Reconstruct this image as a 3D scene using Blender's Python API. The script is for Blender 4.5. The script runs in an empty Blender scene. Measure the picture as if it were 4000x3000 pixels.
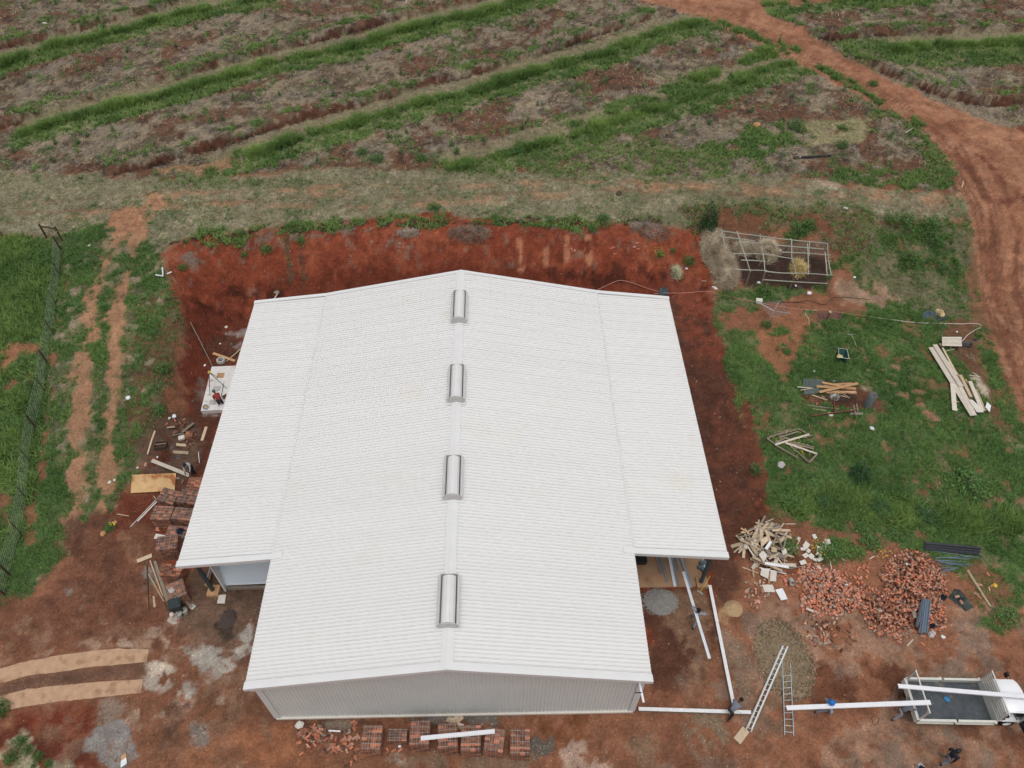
import bpy, bmesh, math, random
import numpy as np
from mathutils import Vector, Matrix
random.seed(7); rng=np.random.default_rng(7)
scn=bpy.context.scene; COL=scn.collection
# ---------------- camera, world, sun, exposure ----------------
CP=np.array([2.3216,-11.8147,38.4937]); FP=2957.8; YAW,PIT,ROL=0.0262,0.8533,0.0075
_w=np.array([math.sin(YAW)*math.cos(PIT),math.cos(YAW)*math.cos(PIT),-math.sin(PIT)])
_r=np.array([math.cos(YAW),-math.sin(YAW),0.]); _u=np.cross(_r,_w)
CR=_r*math.cos(ROL)+_u*math.sin(ROL); CU=-_r*math.sin(ROL)+_u*math.cos(ROL)
cd=bpy.data.cameras.new('camera'); cam=bpy.data.objects.new('camera',cd); COL.objects.link(cam)
cd.sensor_width=36; cd.lens=FP/4000*36; cd.clip_start=.5; cd.clip_end=3000
cam.matrix_world=Matrix(((CR[0],CU[0],-_w[0],CP[0]),(CR[1],CU[1],-_w[1],CP[1]),(CR[2],CU[2],-_w[2],CP[2]),(0,0,0,1)))
scn.camera=cam
W=bpy.data.worlds.new('World'); scn.world=W; W.use_nodes=True
SUN_EL,SUN_AZ=math.radians(76),math.radians(170)   # azimuth from +Y towards +X
nt=W.node_tree; bg=nt.nodes['Background']; sky=nt.nodes.new('ShaderNodeTexSky'); sky.sky_type='NISHITA'; sky.sun_disc=False
sky.sun_elevation=SUN_EL; sky.sun_rotation=SUN_AZ; sky.air_density=1.0; sky.dust_density=7.0
hs=nt.nodes.new('ShaderNodeHueSaturation'); hs.inputs['Saturation'].default_value=.12
nt.links.new(sky.outputs[0],hs.inputs['Color']); nt.links.new(hs.outputs[0],bg.inputs[0]); bg.inputs[1].default_value=.15
sl=bpy.data.lights.new('sun','SUN'); sl.energy=.6; sl.angle=math.radians(28); sl.color=(1,.97,.93)
so=bpy.data.objects.new('sun',sl); COL.objects.link(so)
sd=Vector((math.sin(SUN_AZ)*math.cos(SUN_EL),math.cos(SUN_AZ)*math.cos(SUN_EL),math.sin(SUN_EL)))
so.rotation_euler=sd.to_track_quat('Z','Y').to_euler(); so.location=(0,0,60)
vs=scn.view_settings; vs.view_transform='Standard'; vs.look='None'; vs.exposure=-0.40; vs.gamma=1; vs.use_curve_mapping=False
# ---------------- helpers ----------------
def lin(c): 
    return tuple(((v/255)/12.92 if v/255<=.04045 else ((v/255+.055)/1.055)**2.4) for v in c)
REG=dict(A=(400,1200,.36166),B=(400,1700,.36166),C=(400,2000,.36166),D=(0,2400,.45208),E=(900,2500,.36166),F=(1500,2500,.36166),G=(2300,2100,.36166),
H=(2700,2400,.36166),I=(3300,2500,.31646),J=(2800,1950,.36157),K=(3300,1950,.36157),M=(2900,1300,.36157),N=(3400,1200,.30136),O=(2600,800,.36166),
P=(0,0,.6329),Q=(1300,0,.6329),R=(2600,0,.6329),S=(0,800,.48222),T=(0,1500,.54264),U=(600,750,.49729),V=(1600,750,.5877),W=(0,0,1.80832))
def sst(a,b,x): 
    t=np.clip((x-a)/(b-a),0,1); return t*t*(3-2*t)
def vnoise(x,y,seed=0):
    xi=np.floor(x).astype(np.int64); yi=np.floor(y).astype(np.int64); fx=x-xi; fy=y-yi
    fx=fx*fx*(3-2*fx); fy=fy*fy*(3-2*fy)
    def h(a,b):
        n=(a*374761393+b*668265263+seed*1442695041)&0x7fffffff
        n=((n^(n>>13))*1274126177)&0x7fffffff
        return ((n^(n>>16))&0xffff)/65535.
    return (h(xi,yi)*(1-fx)+h(xi+1,yi)*fx)*(1-fy)+(h(xi,yi+1)*(1-fx)+h(xi+1,yi+1)*fx)*fy
def fbm(x,y,s,seed=0,o=4):
    t=0;a=1;n=0;x=np.asarray(x)/s;y=np.asarray(y)/s
    for i in range(o):
        t=t+a*vnoise(x,y,seed+i); n+=a; a*=.55; x=x*2.03+7.1; y=y*2.03+3.7
    return t/n
def base_terr(x,y):
    x=np.asarray(x,float); y=np.asarray(y,float)
    NL=3.5*sst(2,34,y)*sst(-13,-17,x)+3.5*sst(-17,-13,x)*1.0
    NL=np.where(x<-17,3.5*sst(2,34,y),np.where(x<-13,3.5*sst(2,34,y),3.5))
    NR=.6*sst(5,28,y)+2.9*sst(29.5,37,y)
    m=sst(11,17,x); N=NL*(1-m)+np.where(x>11,NR,3.5)*m
    dx=np.maximum(np.maximum(-16.8-x,x-15.6),0); dy=np.maximum(y-27.6,0)
    N=np.where((dy>0)&(x<17)&(x>-17),3.5*(1-m)+NR*m,N)
    bw=np.where(dy>0,6.6,3.0); d=np.hypot(dx*np.where(dy>0,1.6,1),dy)
    z=N*sst(0,1,d/bw)
    z=z+.035*np.maximum(y-35,0)+.35*sst(40,60,y)*(fbm(x,y,22,91,2)-.5)*2
    return z
SCARP=[]
def terr(x,y):
    z=base_terr(x,y)
    for q,amp in SCARP:
        x=np.asarray(x,float); y=np.asarray(y,float)
        dd,side=pdist(x,y,q,True)
        near=dd<9
        s=np.where(side>0,sst(0,.55,dd)*np.exp(-np.maximum(dd-.5,0)/2.5),0)-.25*np.where(side<=0,np.exp(-dd/1.0),0)*0
        z=z+amp*s*near
    return z
def pdist(x,y,q,signed=False):
    q=np.asarray(q,float); best=np.full(np.shape(x),1e9); side=np.zeros(np.shape(x))
    for i in range(len(q)-1):
        a=q[i];b=q[i+1];d=b-a;L=d@d+1e-9
        t=np.clip(((x-a[0])*d[0]+(y-a[1])*d[1])/L,0,1)
        ex=x-a[0]-t*d[0];ey=y-a[1]-t*d[1];dd=np.hypot(ex,ey)
        if signed: side=np.where(dd<best,np.sign(d[0]*(y-a[1])-d[1]*(x-a[0]))*(1 if True else 0),side)
        best=np.minimum(best,dd)
    return (best,side) if signed else best
def ray(R,x,y):
    a=REG[R]; X=a[0]+x*a[2]; Y=a[1]+y*a[2]
    d=_w+CR*(X-2000)/FP-CU*(Y-1500)/FP; return d/np.linalg.norm(d)
def at(R,x,y,h=0.,flat=None):
    """world point where the view line of a photo pixel meets the terrain (raised by h)"""
    d=ray(R,x,y)
    if flat is not None:
        p=CP+d*((flat-CP[2])/d[2]); return Vector(p)
    t0=(9+h-CP[2])/d[2]; t1=(-1+h-CP[2])/d[2]
    ts=np.linspace(t0,t1,60); P=CP[None]+d[None]*ts[:,None]
    f=P[:,2]-terr(P[:,0],P[:,1])-h; k=np.argmax(f<0)
    if k==0: k=59
    a,b=ts[k-1],ts[k]
    for _ in range(12):
        m=.5*(a+b);p=CP+d*m
        if p[2]-float(terr(p[0],p[1]))-h>0:a=m
        else:b=m
    return Vector(CP+d*b)
def pts(R,l,h=0.): return [at(R,a,b,h) for a,b in l]
def xy(l): return np.array([(p[0],p[1]) for p in l])
# scarps (steps cut into the slope), found on the plain slope first
_sc=[('P',[(-500,440),(0,300),(300,250),(700,130),(950,70),(1200,20),(1300,-30)],.5),
('P',[(-500,880),(0,790),(180,750),(500,650),(900,550),(1300,430),(1700,320),(2000,250),(2212,190),(2310,165),(2610,95),(2860,35),(3010,0),(3200,-60)],.6),
('P',[(720,1070),(1000,1010),(1400,890),(1700,790),(2000,710),(2212,660),(2650,530),(3250,380),(3650,230),(4010,120)],.5),
('Q',[(850,920),(1200,870),(1700,740),(2100,620)],.3),
('R',[(600,130),(700,180),(900,230),(1050,255),(1300,220),(1700,215),(2212,200),(2900,180)],.5),
('R',[(1280,420),(1500,520),(1750,610),(1950,650),(2212,640),(2800,600)],.6)]
SC=[(xy(pts(R,l)),a) for R,l,a in _sc]; SCARP.extend(SC)
# ---- properties
def tag(o,label=None,cat=None,group=None,kind=None):
    if label:o['label']=label
    if cat:o['category']=cat
    if group:o['group']=group
    if kind:o['kind']=kind
    return o
def thing(name,label,cat,loc=(0,0,0),group=None,rz=0):
    o=bpy.data.objects.new(name,None); COL.objects.link(o); o.location=loc; o.rotation_euler=(0,0,rz); o.empty_display_size=.3
    return tag(o,label,cat,group)
class B:
    def __init__(s): s.v=[];s.f=[];s.c=[]
    def add(s,v,f,c=None):
        n=len(s.v); s.v+= [tuple(p) for p in v]; s.f+=[tuple(i+n for i in q) for q in f]
        s.c+= [c or (1,1,1)]*len(f)
        return s
    def box(s,c,d,R=None,col=None):
        R=R or Matrix.Identity(3); c=Vector(c); h=Vector(d)/2
        v=[c+R@Vector((sx*h.x,sy*h.y,sz*h.z)) for sx in(-1,1) for sy in(-1,1) for sz in(-1,1)]
        return s.add(v,[(0,1,3,2),(4,6,7,5),(0,4,5,1),(2,3,7,6),(0,2,6,4),(1,5,7,3)],col)
    def beam(s,a,b,w,t,col=None,up=(0,0,1)):
        a=Vector(a);b=Vector(b);x=(b-a);L=x.length;x.normalize();y=Vector(up).cross(x)
        if y.length<1e-4:y=Vector((0,1,0)).cross(x)
        y.normalize();z=x.cross(y);R=Matrix((x,y,z)).transposed()
        return s.box((a+b)/2,(L,w,t),R,col)
    def tube(s,a,b,r0,r1=None,n=8,col=None,cap=True):
        r1=r0 if r1 is None else r1;a=Vector(a);b=Vector(b);x=(b-a).normalized()
        y=x.orthogonal().normalized();z=x.cross(y);v=[]
        for p,r in((a,r0),(b,r1)):
            for i in range(n):
                t=2*math.pi*i/n; v.append(p+(y*math.cos(t)+z*math.sin(t))*r)
        f=[(i,(i+1)%n,n+(i+1)%n,n+i) for i in range(n)]
        if cap:f+=[tuple(range(n))[::-1],tuple(range(n,2*n))]
        return s.add(v,f,col)
    def path(s,l,r,n=6,col=None):
        l=[Vector(p) for p in l];v=[];f=[]
        for k,p in enumerate(l):
            x=(l[min(k+1,len(l)-1)]-l[max(k-1,0)]).normalized()
            y=Vector((0,0,1)).cross(x); y=y.normalized() if y.length>1e-3 else Vector((1,0,0)); z=x.cross(y)
            rr=r[k] if isinstance(r,(list,tuple)) else r
            for i in range(n):
                t=2*math.pi*i/n; v.append(p+(y*math.cos(t)+z*math.sin(t))*rr)
            if k:f+=[((k-1)*n+i,(k-1)*n+(i+1)%n,k*n+(i+1)%n,k*n+i) for i in range(n)]
        f+=[tuple(range(n))[::-1],tuple(range((len(l)-1)*n,len(l)*n))]
        return s.add(v,f,col)
    def prism(s,pl,z0,z1,col=None):
        n=len(pl);v=[(p[0],p[1],z0) for p in pl]+[(p[0],p[1],z1) for p in pl]
        return s.add(v,[tuple(range(n))[::-1],tuple(range(n,2*n))]+[(i,(i+1)%n,n+(i+1)%n,n+i) for i in range(n)],col)
    def slab(s,pl,t,col=None):
        """flat sheet through 3-D corner points, thickness t"""
        n=len(pl);pl=[Vector(p) for p in pl];nn=(pl[1]-pl[0]).cross(pl[2]-pl[0]).normalized()
        if nn.z<0:nn=-nn
        v=[p for p in pl]+[p+nn*t for p in pl]
        return s.add(v,[tuple(range(n))[::-1],tuple(range(n,2*n))]+[(i,(i+1)%n,n+(i+1)%n,n+i) for i in range(n)],col)
    def lathe(s,c,prof,n=14,R=None,col=None):
        R=R or Matrix.Identity(3);c=Vector(c);v=[];f=[]
        for r,z in prof:
            for i in range(n):
                t=2*math.pi*i/n; v.append(c+R@Vector((r*math.cos(t),r*math.sin(t),z)))
        for k in range(len(prof)-1): f+=[(k*n+i,k*n+(i+1)%n,(k+1)*n+(i+1)%n,(k+1)*n+i) for i in range(n)]
        return s.add(v,f,col)
    def sheet(s,pl,col=None): return s.add(pl,[tuple(range(len(pl)))],col)
def mkmesh(name,b,org=(0,0,0),mat=None,usecol=False,smooth=False):
    m=bpy.data.meshes.new(name); o=Vector(org)
    m.from_pydata([Vector(p)-o for p in b.v],[],b.f)
    bm=bmesh.new();bm.from_mesh(m);bmesh.ops.recalc_face_normals(bm,faces=bm.faces);bm.to_mesh(m);bm.free()
    if usecol:
        ca=m.color_attributes.new('Col','FLOAT_COLOR','CORNER'); arr=[]
        for i,p in enumerate(m.polygons): arr+= [*b.c[i],1.]*p.loop_total
        ca.data.foreach_set('color',arr)
    if mat:m.materials.append(mat)
    if smooth:
        m.polygons.foreach_set('use_smooth',[True]*len(m.polygons))
    m.update(); return m
def obj(name,b,mat,parent=None,org=(0,0,0),usecol=False,smooth=False,bevel=0):
    m=b if isinstance(b,bpy.types.Mesh) else mkmesh(name,b,org,mat,usecol,smooth)
    o=bpy.data.objects.new(name,m); COL.objects.link(o)
    if parent: o.parent=parent
    else: o.location=org
    if bevel:
        md=o.modifiers.new('bevel','BEVEL');md.width=bevel;md.segments=1;md.limit_method='ANGLE'
    return o
def lsingle(name,b,mat,label,cat,org,group=None,**k):
    b.v=[Vector(v)+Vector(org) for v in b.v]; return single(name,b,mat,label,cat,org,group,**k)
def single(name,b,mat,label,cat,org,group=None,**k): return tag(obj(name,b,mat,None,org,**k),label,cat,group)
def npmesh(name,V,Fn,n,colors,mat,parent=None):
    """V (N,3), all faces with n verts in order"""
    m=bpy.data.meshes.new(name); N=len(V); m.vertices.add(N); m.vertices.foreach_set('co',np.asarray(V,np.float32).ravel())
    F=np.arange(N).reshape(-1,n) if Fn is None else Fn
    m.loops.add(F.size); m.loops.foreach_set('vertex_index',F.ravel().astype(np.int32))
    m.polygons.add(len(F)); m.polygons.foreach_set('loop_start',np.arange(0,F.size,F.shape[1],dtype=np.int32))
    m.polygons.foreach_set('loop_total',np.full(len(F),F.shape[1],dtype=np.int32))
    if colors is not None:
        ca=m.color_attributes.new('Col','FLOAT_COLOR','POINT')
        ca.data.foreach_set('color',np.concatenate([colors,np.ones((N,1))],1).astype(np.float32).ravel())
    m.materials.append(mat); m.update(calc_edges=True); m.validate()
    o=bpy.data.objects.new(name,m); COL.objects.link(o); o.parent=parent; return o
# ---- materials
def mat(name,c,rough=.8,var=.25,scale=6,metal=0,bump=.0,attr=False,stretch=None,var2=0,c2=None,c2thr=.6,spec=.3,rand=0,c2scale=None,bscale=None,detail=8):
    m=bpy.data.materials.new(name); m.use_nodes=True; n=m.node_tree.nodes; L=m.node_tree.links; p=n['Principled BSDF']
    p.inputs['Roughness'].default_value=rough; p.inputs['Metallic'].default_value=metal; p.inputs['Specular IOR Level'].default_value=spec
    tc=n.new('ShaderNodeTexCoord') ; vec=tc.outputs['Object']
    if stretch:
        mp=n.new('ShaderNodeMapping'); mp.inputs['Scale'].default_value=stretch; L.new(vec,mp.inputs[0]); vec=mp.outputs[0]
    no=n.new('ShaderNodeTexNoise'); no.inputs['Scale'].default_value=scale; no.inputs['Detail'].default_value=detail; no.inputs['Roughness'].default_value=.65
    L.new(vec,no.inputs['Vector'])
    mr=n.new('ShaderNodeMapRange'); mr.inputs[1].default_value=.3; mr.inputs[2].default_value=.7; mr.inputs[3].default_value=1-var; mr.inputs[4].default_value=1+var
    L.new(no.outputs[0],mr.inputs[0])
    if attr:
        a=n.new('ShaderNodeAttribute'); a.attribute_name='Col'; src=a.outputs['Color']
    else:
        rgb=n.new('ShaderNodeRGB'); rgb.outputs[0].default_value=(*c,1); src=rgb.outputs[0]
    if c2:
        n2=n.new('ShaderNodeTexNoise'); n2.inputs['Scale'].default_value=c2scale or scale*.5; n2.inputs['Detail'].default_value=6
        L.new(tc.outputs['Object'],n2.inputs['Vector'])
        m2=n.new('ShaderNodeMapRange'); m2.inputs[1].default_value=c2thr; m2.inputs[2].default_value=c2thr+.12; L.new(n2.outputs[0],m2.inputs[0])
        mx=n.new('ShaderNodeMix'); mx.data_type='RGBA'; L.new(m2.outputs[0],mx.inputs[0]); L.new(src,mx.inputs[6]); mx.inputs[7].default_value=(*c2,1); src=mx.outputs[2]
    vm=n.new('ShaderNodeVectorMath'); vm.operation='SCALE'; L.new(src,vm.inputs[0]); L.new(mr.outputs[0],vm.inputs['Scale']); out=vm.outputs[0]
    if rand:
        oi=n.new('ShaderNodeObjectInfo'); m3=n.new('ShaderNodeMapRange'); m3.inputs[3].default_value=1-rand; m3.inputs[4].default_value=1+rand
        L.new(oi.outputs['Random'],m3.inputs[0]); v2=n.new('ShaderNodeVectorMath'); v2.operation='SCALE'; L.new(out,v2.inputs[0]); L.new(m3.outputs[0],v2.inputs['Scale']); out=v2.outputs[0]
    L.new(out,p.inputs['Base Color'])
    if bump:
        bn=n.new('ShaderNodeTexNoise'); bn.inputs['Scale'].default_value=bscale or scale*2; bn.inputs['Detail'].default_value=10; bn.inputs['Roughness'].default_value=.7; L.new(vec,bn.inputs['Vector'])
        bp=n.new('ShaderNodeBump'); bp.inputs['Strength'].default_value=1; bp.inputs['Distance'].default_value=bump; L.new(bn.outputs[0],bp.inputs['Height']); L.new(bp.outputs[0],p.inputs['Normal'])
    return m
M={}
M['roof']=mat('white_roof_sheet',(.715,.708,.70),.5,.014,.8,0,0,stretch=(.06,1.0,.1),c2=(.70,.685,.65),c2thr=.62,c2scale=.35,spec=.4,detail=1)
M['flash']=mat('white_flashing',(.72,.72,.725),.4,.03,1.5,spec=.4)
M['clad']=mat('pale_wall_cladding',(.69,.72,.71),.5,.04,.7,c2=(.58,.60,.59),c2thr=.68,c2scale=.5)
M['vent']=mat('vent_sheet_metal',(.70,.69,.69),.35,.04,1.5,0,spec=.5)
M['ventend']=mat('vent_end_metal',(.55,.53,.52),.5,.06,2)
M['blue']=mat('sky_tinted_panel',(.74,.86,.96),.35,.03,1,spec=.5)  # blue of the reflected sky is put into the base colour
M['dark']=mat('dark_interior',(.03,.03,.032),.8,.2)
M['steel']=mat('dark_grey_steel',(.06,.075,.085),.5,.15,4)
M['galv']=mat('galvanised_steel',(.42,.48,.54),.35,.12,5,.6)
M['galvw']=mat('bright_galvanised_steel',(.78,.82,.88),.35,.05,5,.0,spec=.5)
M['white']=mat('white_painted_metal',(.76,.76,.80),.4,.04,3)
M['cream']=mat('chipped_cream_paint',(.62,.62,.57),.5,.08,4,c2=(.12,.10,.08),c2thr=.70,c2scale=9)
M['conc']=mat('concrete',(.42,.40,.38),.9,.2,5,bump=.01)
M['slab']=mat('white_cement_slab',(.66,.64,.62),.85,.1,4,c2=(.50,.34,.24),c2thr=.60,c2scale=2.2)
M['floor']=mat('sandy_screed_floor',(.36,.22,.13),.9,.15,3,c2=(.25,.14,.08),c2thr=.58,c2scale=1.5)
M['sand']=mat('yellow_building_sand',(.47,.32,.18),.95,.12,6,bump=.03)
M['grav']=mat('grey_gravel',(.23,.22,.21),.95,.35,14,bump=.04)
M['graydark']=mat('dark_ash_heap',(.075,.055,.05),.95,.35,10,bump=.05)
M['olive']=mat('olive_crushed_stone',(.25,.19,.12),.95,.3,14,bump=.04)
M['vc']=mat('weathered_mix',(1,1,1),.85,.18,9,attr=True)
M['leafvc']=mat('leaves',(1,1,1),.7,.15,3,attr=True,spec=.2)
M['strawvc']=mat('dry_plant_litter',(1,1,1),.9,.1,3,attr=True,spec=.1)
M['strip']=mat('sandy_concrete_strip',(.46,.295,.19),.95,.16,3,c2=(.34,.205,.13),c2thr=.54,c2scale=1.9,bump=.02)
M['stonevc']=mat('stones',(1,1,1),.9,.2,12,attr=True,spec=.2)
M['brick']=mat('fired_clay_brick',(.40,.165,.095),.9,.15,14,rand=.28)
M['brickold']=mat('weathered_clay_brick',(.29,.155,.11),.9,.22,12,rand=.35)
M['brickgrey']=mat('mortar_covered_brick',(.34,.28,.24),.9,.2,12,rand=.3)
M['hole']=mat('brick_hole_shade',(.05,.03,.025),.95,.1)
M['strap']=mat('grey_green_strap',(.27,.30,.29),.5,.1)
M['woodp']=mat('pale_sawn_timber',(.50,.39,.27),.85,.15,5,stretch=(1,1,1),rand=.22,c2=(.38,.25,.15),c2thr=.58,c2scale=3)
M['woodw']=mat('whitish_weathered_timber',(.58,.52,.44),.85,.12,5,rand=.12)
M['woodo']=mat('orange_stained_timber',(.46,.27,.14),.85,.15,5,rand=.15)
M['woodg']=mat('grey_weathered_timber',(.24,.20,.16),.9,.2,6,rand=.2)
M['woodd']=mat('dark_brown_timber',(.075,.05,.035),.9,.2,6)
M['ply']=mat('rust_stained_plywood',(.62,.40,.20),.8,.15,3,c2=(.36,.14,.05),c2thr=.52,c2scale=1.6)
M['board']=mat('pale_board',(.62,.58,.52),.85,.06,4,c2=(.42,.30,.22),c2thr=.63,c2scale=2)
M['rust']=mat('rusty_iron',(.14,.06,.035),.8,.3,8)
M['black']=mat('black_plastic',(.02,.022,.025),.5,.2)
M['pipe']=mat('blue_grey_pipe',(.13,.17,.22),.4,.12,5,rand=.25)
M['pipek']=mat('black_pipe',(.03,.033,.042),.4,.2,5,rand=.3)
M['bin']=mat('charcoal_bin_plastic',(.03,.04,.045),.5,.15)
M['bucket']=mat('dirty_white_bucket',(.42,.42,.37),.7,.2,8)
M['hose']=mat('faded_red_hose',(.42,.20,.14),.6,.1)
M['hosew']=mat('pale_hose',(.55,.50,.42),.6,.1)
M['wire']=mat('fence_wire',(.33,.36,.33),.5,.1,3,.3)
M['mesh']=mat('grey_wire_mesh',(.22,.25,.26),.5,.1,3,.3)
M['cloth']=mat('grey_blue_cloth',(.10,.14,.16),.9,.25,5,bump=.02)
M['yellow']=mat('yellow_foam',(.62,.50,.28),.9,.2,6)
M['tarp']=mat('black_plastic_sheet',(.045,.055,.05),.45,.4,4,bump=.04)
M['navy']=mat('navy_plastic',(.02,.03,.05),.6,.3,6)
M['blueb']=mat('blue_rag',(.04,.22,.46),.8,.15)
M['bed']=mat('worn_dark_truck_bed',(.075,.085,.095),.75,.35,3,c2=(.15,.12,.09),c2thr=.6,c2scale=3)
M['tyre']=mat('tyre_rubber',(.02,.02,.02),.8,.2)
M['glass']=mat('tinted_glass',(.02,.025,.03),.08,.05,spec=.6)
M['truckw']=mat('white_truck_paint',(.84,.85,.88),.25,.02,2,spec=.5)
M['skin']=mat('dark_brown_skin',(.085,.045,.03),.6,.1)
M['hair']=mat('black_hair',(.012,.011,.011),.9,.2)
M['teal']=mat('teal_cap',(.05,.14,.15),.8,.1)
M['green']=mat('dark_green_barrow_paint',(.02,.07,.06),.5,.2)
M['yband']=mat('yellow_tape',(.60,.45,.06),.6,.1)
M['bag']=mat('torn_cement_bag',(.45,.38,.33),.9,.2,8,c2=(.40,.07,.05),c2thr=.58,c2scale=5)
M['whitebag']=mat('white_plastic_bag',(.75,.75,.77),.5,.1,6,bump=.02)
M['kerbw']=mat('plinth_white_coping',(.72,.71,.72),.6,.1,4,c2=(.25,.2,.17),c2thr=.66,c2scale=5)
M['rock']=mat('orange_rock',(.46,.25,.11),.9,.2,5,bump=.02)
M['log']=mat('charred_log',(.05,.045,.045),.9,.4,5,c2=(.35,.32,.3),c2thr=.6,c2scale=3)
# ---------------- ground: one sheet, painted by where each kind of soil and growth lies ----------------
ys=[-18.]
while ys[-1]<112: ys.append(ys[-1]+.10+.0042*max(ys[-1],0))
NYC=len(ys); yy=ys[-1]
while yy<1500: yy=yy+max(3,(yy-100)*.35); ys.append(yy)
ys=[-900,-300,-120,-60,-35,-24]+ys
ys=np.array(ys); NX=740
tt=np.linspace(-1,1,NX); tt=np.concatenate([[-25,-8,-3,-1.6],tt,[1.6,3,8,25]])
hw=np.clip(33+ys*.53,26,95); cxs=3+ys.clip(-18,112)*.03
GX=(cxs[:,None]+tt[None]*hw[:,None]); GY=np.repeat(ys[:,None],len(tt),1)
gx=GX.ravel();gy=GY.ravel(); N=len(gx)
gz=terr(gx,gy)
col=np.zeros((N,3)); DEN={k:np.zeros(N) for k in('lawn','tall','dry','straw','weed','peb','clod')}
rough=np.zeros(N)
lab=np.zeros(N,int)
core=(gy>-20)&(gy<140)&(gx>-110)&(gx<120)
nA=fbm(gx,gy,6,1,3);nB=fbm(gx,gy,.9,11,4);nC=fbm(gx,gy,2.4,21,4)
def fill(c):
    c=np.array(c,float); g=c@[.3,.59,.11]; return np.array(lin((g+(c-g)*.80)*1.05))
col[:]=fill((138,88,62)); 
v=sst(.35,.65,nC)[:,None]; col[:]=col*(1-v*.5)+fill((120,72,50))*v*.5
def paint(q,rgb=None,f=.35,n=.45,ns=1.4,cover=1,cs=1.3,a=1.,line=None,seed=0,lb=None,r=None,**den):
    global col
    q=np.asarray(q); m=(line or 0)+f+n+.2
    i=np.where((gx>q[:,0].min()-m)&(gx<q[:,0].max()+m)&(gy>q[:,1].min()-m)&(gy<q[:,1].max()+m))[0]
    if not len(i): return
    x=gx[i];y=gy[i]
    if line: sdv=line/2-pdist(x,y,q)
    else:
        qq=np.vstack([q,q[:1]]); d=pdist(x,y,qq); ins=np.zeros(len(x),bool)
        for k in range(len(q)):
            x1,y1=qq[k];x2,y2=qq[k+1]
            c=((y1>y)!=(y2>y)); ins^=c&(x<(x2-x1)*(y-y1)/((y2-y1) if y2!=y1 else 1e-9)+x1)
        sdv=np.where(ins,d,-d)
    f=f*.5; al=sst(-f,f,sdv+n*2.6*(fbm(x,y,ns,seed+31,5)-.5)+min(n,.5)*1.1*(fbm(x,y,.32,seed+33,2)-.5))
    if lb is not None: 
        lab[i[al>.5]]=lb
    if cover<1:
        t=.5+(.5-cover)*.42; al=al*sst(t-.035,t+.035,.8*fbm(x,y,cs,seed+57,5)+.2*fbm(x,y,.3,seed+59,2))
    al=al*a
    if rgb is not None:
        c=fill(rgb); col[i]=col[i]*(1-al[:,None])+c*al[:,None]
    for k,vv in den.items(): DEN[k][i]=DEN[k][i]*(1-al)+vv*al
    for k in DEN:
        if k not in den and rgb is not None and k!='peb': DEN[k][i]*=(1-al)
def ZP(R,l,*a,**k): paint(xy(pts(R,l)),*a,**k)
# --- field above
FIELD=[(-900,-330),(3100,-330),(3100,420),(2260,470),(2212,300),(2060,330),(2085,410),(1900,400),(1750,385),(1500,387),(1200,375),(700,365),(300,385),(0,375),(-900,390)]
ZP('W',FIELD,(94,79,62),straw=.8,lb=1,f=.5,n=1,peb=.3)
fq=xy(pts('W',FIELD))
paint(fq,(122,110,94),cover=.52,cs=2.2,a=.85,seed=3,straw=1.6)
paint(fq,(140,124,98),cover=.42,cs=1.1,a=.75,seed=8,straw=2.0)
paint(fq,(102,66,47),cover=.36,cs=2.6,a=.85,seed=5,straw=.12,clod=1.0)
paint(fq,(62,50,44),cover=.28,cs=.8,a=.7,seed=14,straw=.6)
paint(fq,(84,92,60),cover=.19,cs=1.2,a=.7,seed=6,weed=.4,straw=.4)
# scarps, paths and grass rows
def off(q,d): 
    q=np.asarray(q,float).copy(); q[:,1]-=d; return q
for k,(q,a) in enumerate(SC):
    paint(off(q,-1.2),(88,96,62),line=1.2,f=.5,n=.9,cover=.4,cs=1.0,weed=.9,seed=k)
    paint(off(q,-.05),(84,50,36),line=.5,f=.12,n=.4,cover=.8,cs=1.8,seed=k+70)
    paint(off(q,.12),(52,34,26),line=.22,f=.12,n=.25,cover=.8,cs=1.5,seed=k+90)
ROWS=[('P',[(-500,560),(0,400),(300,300),(600,230),(900,150),(1150,80),(1400,30),(1560,0),(1700,-40)],1.7),
('P',[(170,820),(400,740),(700,670),(1000,590),(1300,500),(1700,390),(2212,280),(2400,215),(2750,120),(3000,75),(3240,0),(3400,-40)],1.5),
('P',[(1310,1050),(1400,1010),(1600,940),(1900,840),(2212,760),(2550,650),(2950,560),(3350,430),(3750,330),(4050,200),(4280,150),(4400,125)],1.5),
('Q',[(730,1035),(1000,990),(1130,940),(1400,870),(1700,760),(2000,670),(2212,600),(2350,560),(2550,480),(2750,400),(2930,385)],1.4),
('R',[(1380,310),(1700,288),(2000,275),(2212,265),(2800,240)],1.7),
('R',[(600,40),(800,15),(1200,-10),(1600,-40)],1.2)]
RW=[(xy(pts(R,l)),w) for R,l,w in ROWS]
for k,(q,w) in enumerate(RW):
    paint(off(q,-1.6),(126,114,86),line=1.6,f=.5,n=.5,dry=.5,seed=k+3)
    paint(off(q,1.3),(122,124,82),line=2.0,f=.5,n=.6,seed=k,weed=.45,dry=.4)
    paint(off(q,1.9),(82,98,56),line=1.3,f=.4,n=.8,cover=.5,cs=.9,seed=k+20,weed=1.2)
    paint(q,(66,88,46),line=w*.47,f=.3,n=.55,cover=.88,cs=1.6,seed=k+9,tall=1.0,weed=.3); paint(q,(92,104,60),line=w*1.0,f=.3,n=.8,cover=.2,cs=.9,a=.6,seed=k+29,tall=.35,weed=.8)
ZP('R',[(140,480),(330,430),(350,470),(200,510)],(55,85,42),f=.3,n=.4,tall=.6)
ZP('R',[(430,390),(600,300),(690,340),(500,410)],(55,85,42),f=.3,n=.4,tall=.5)
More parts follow.
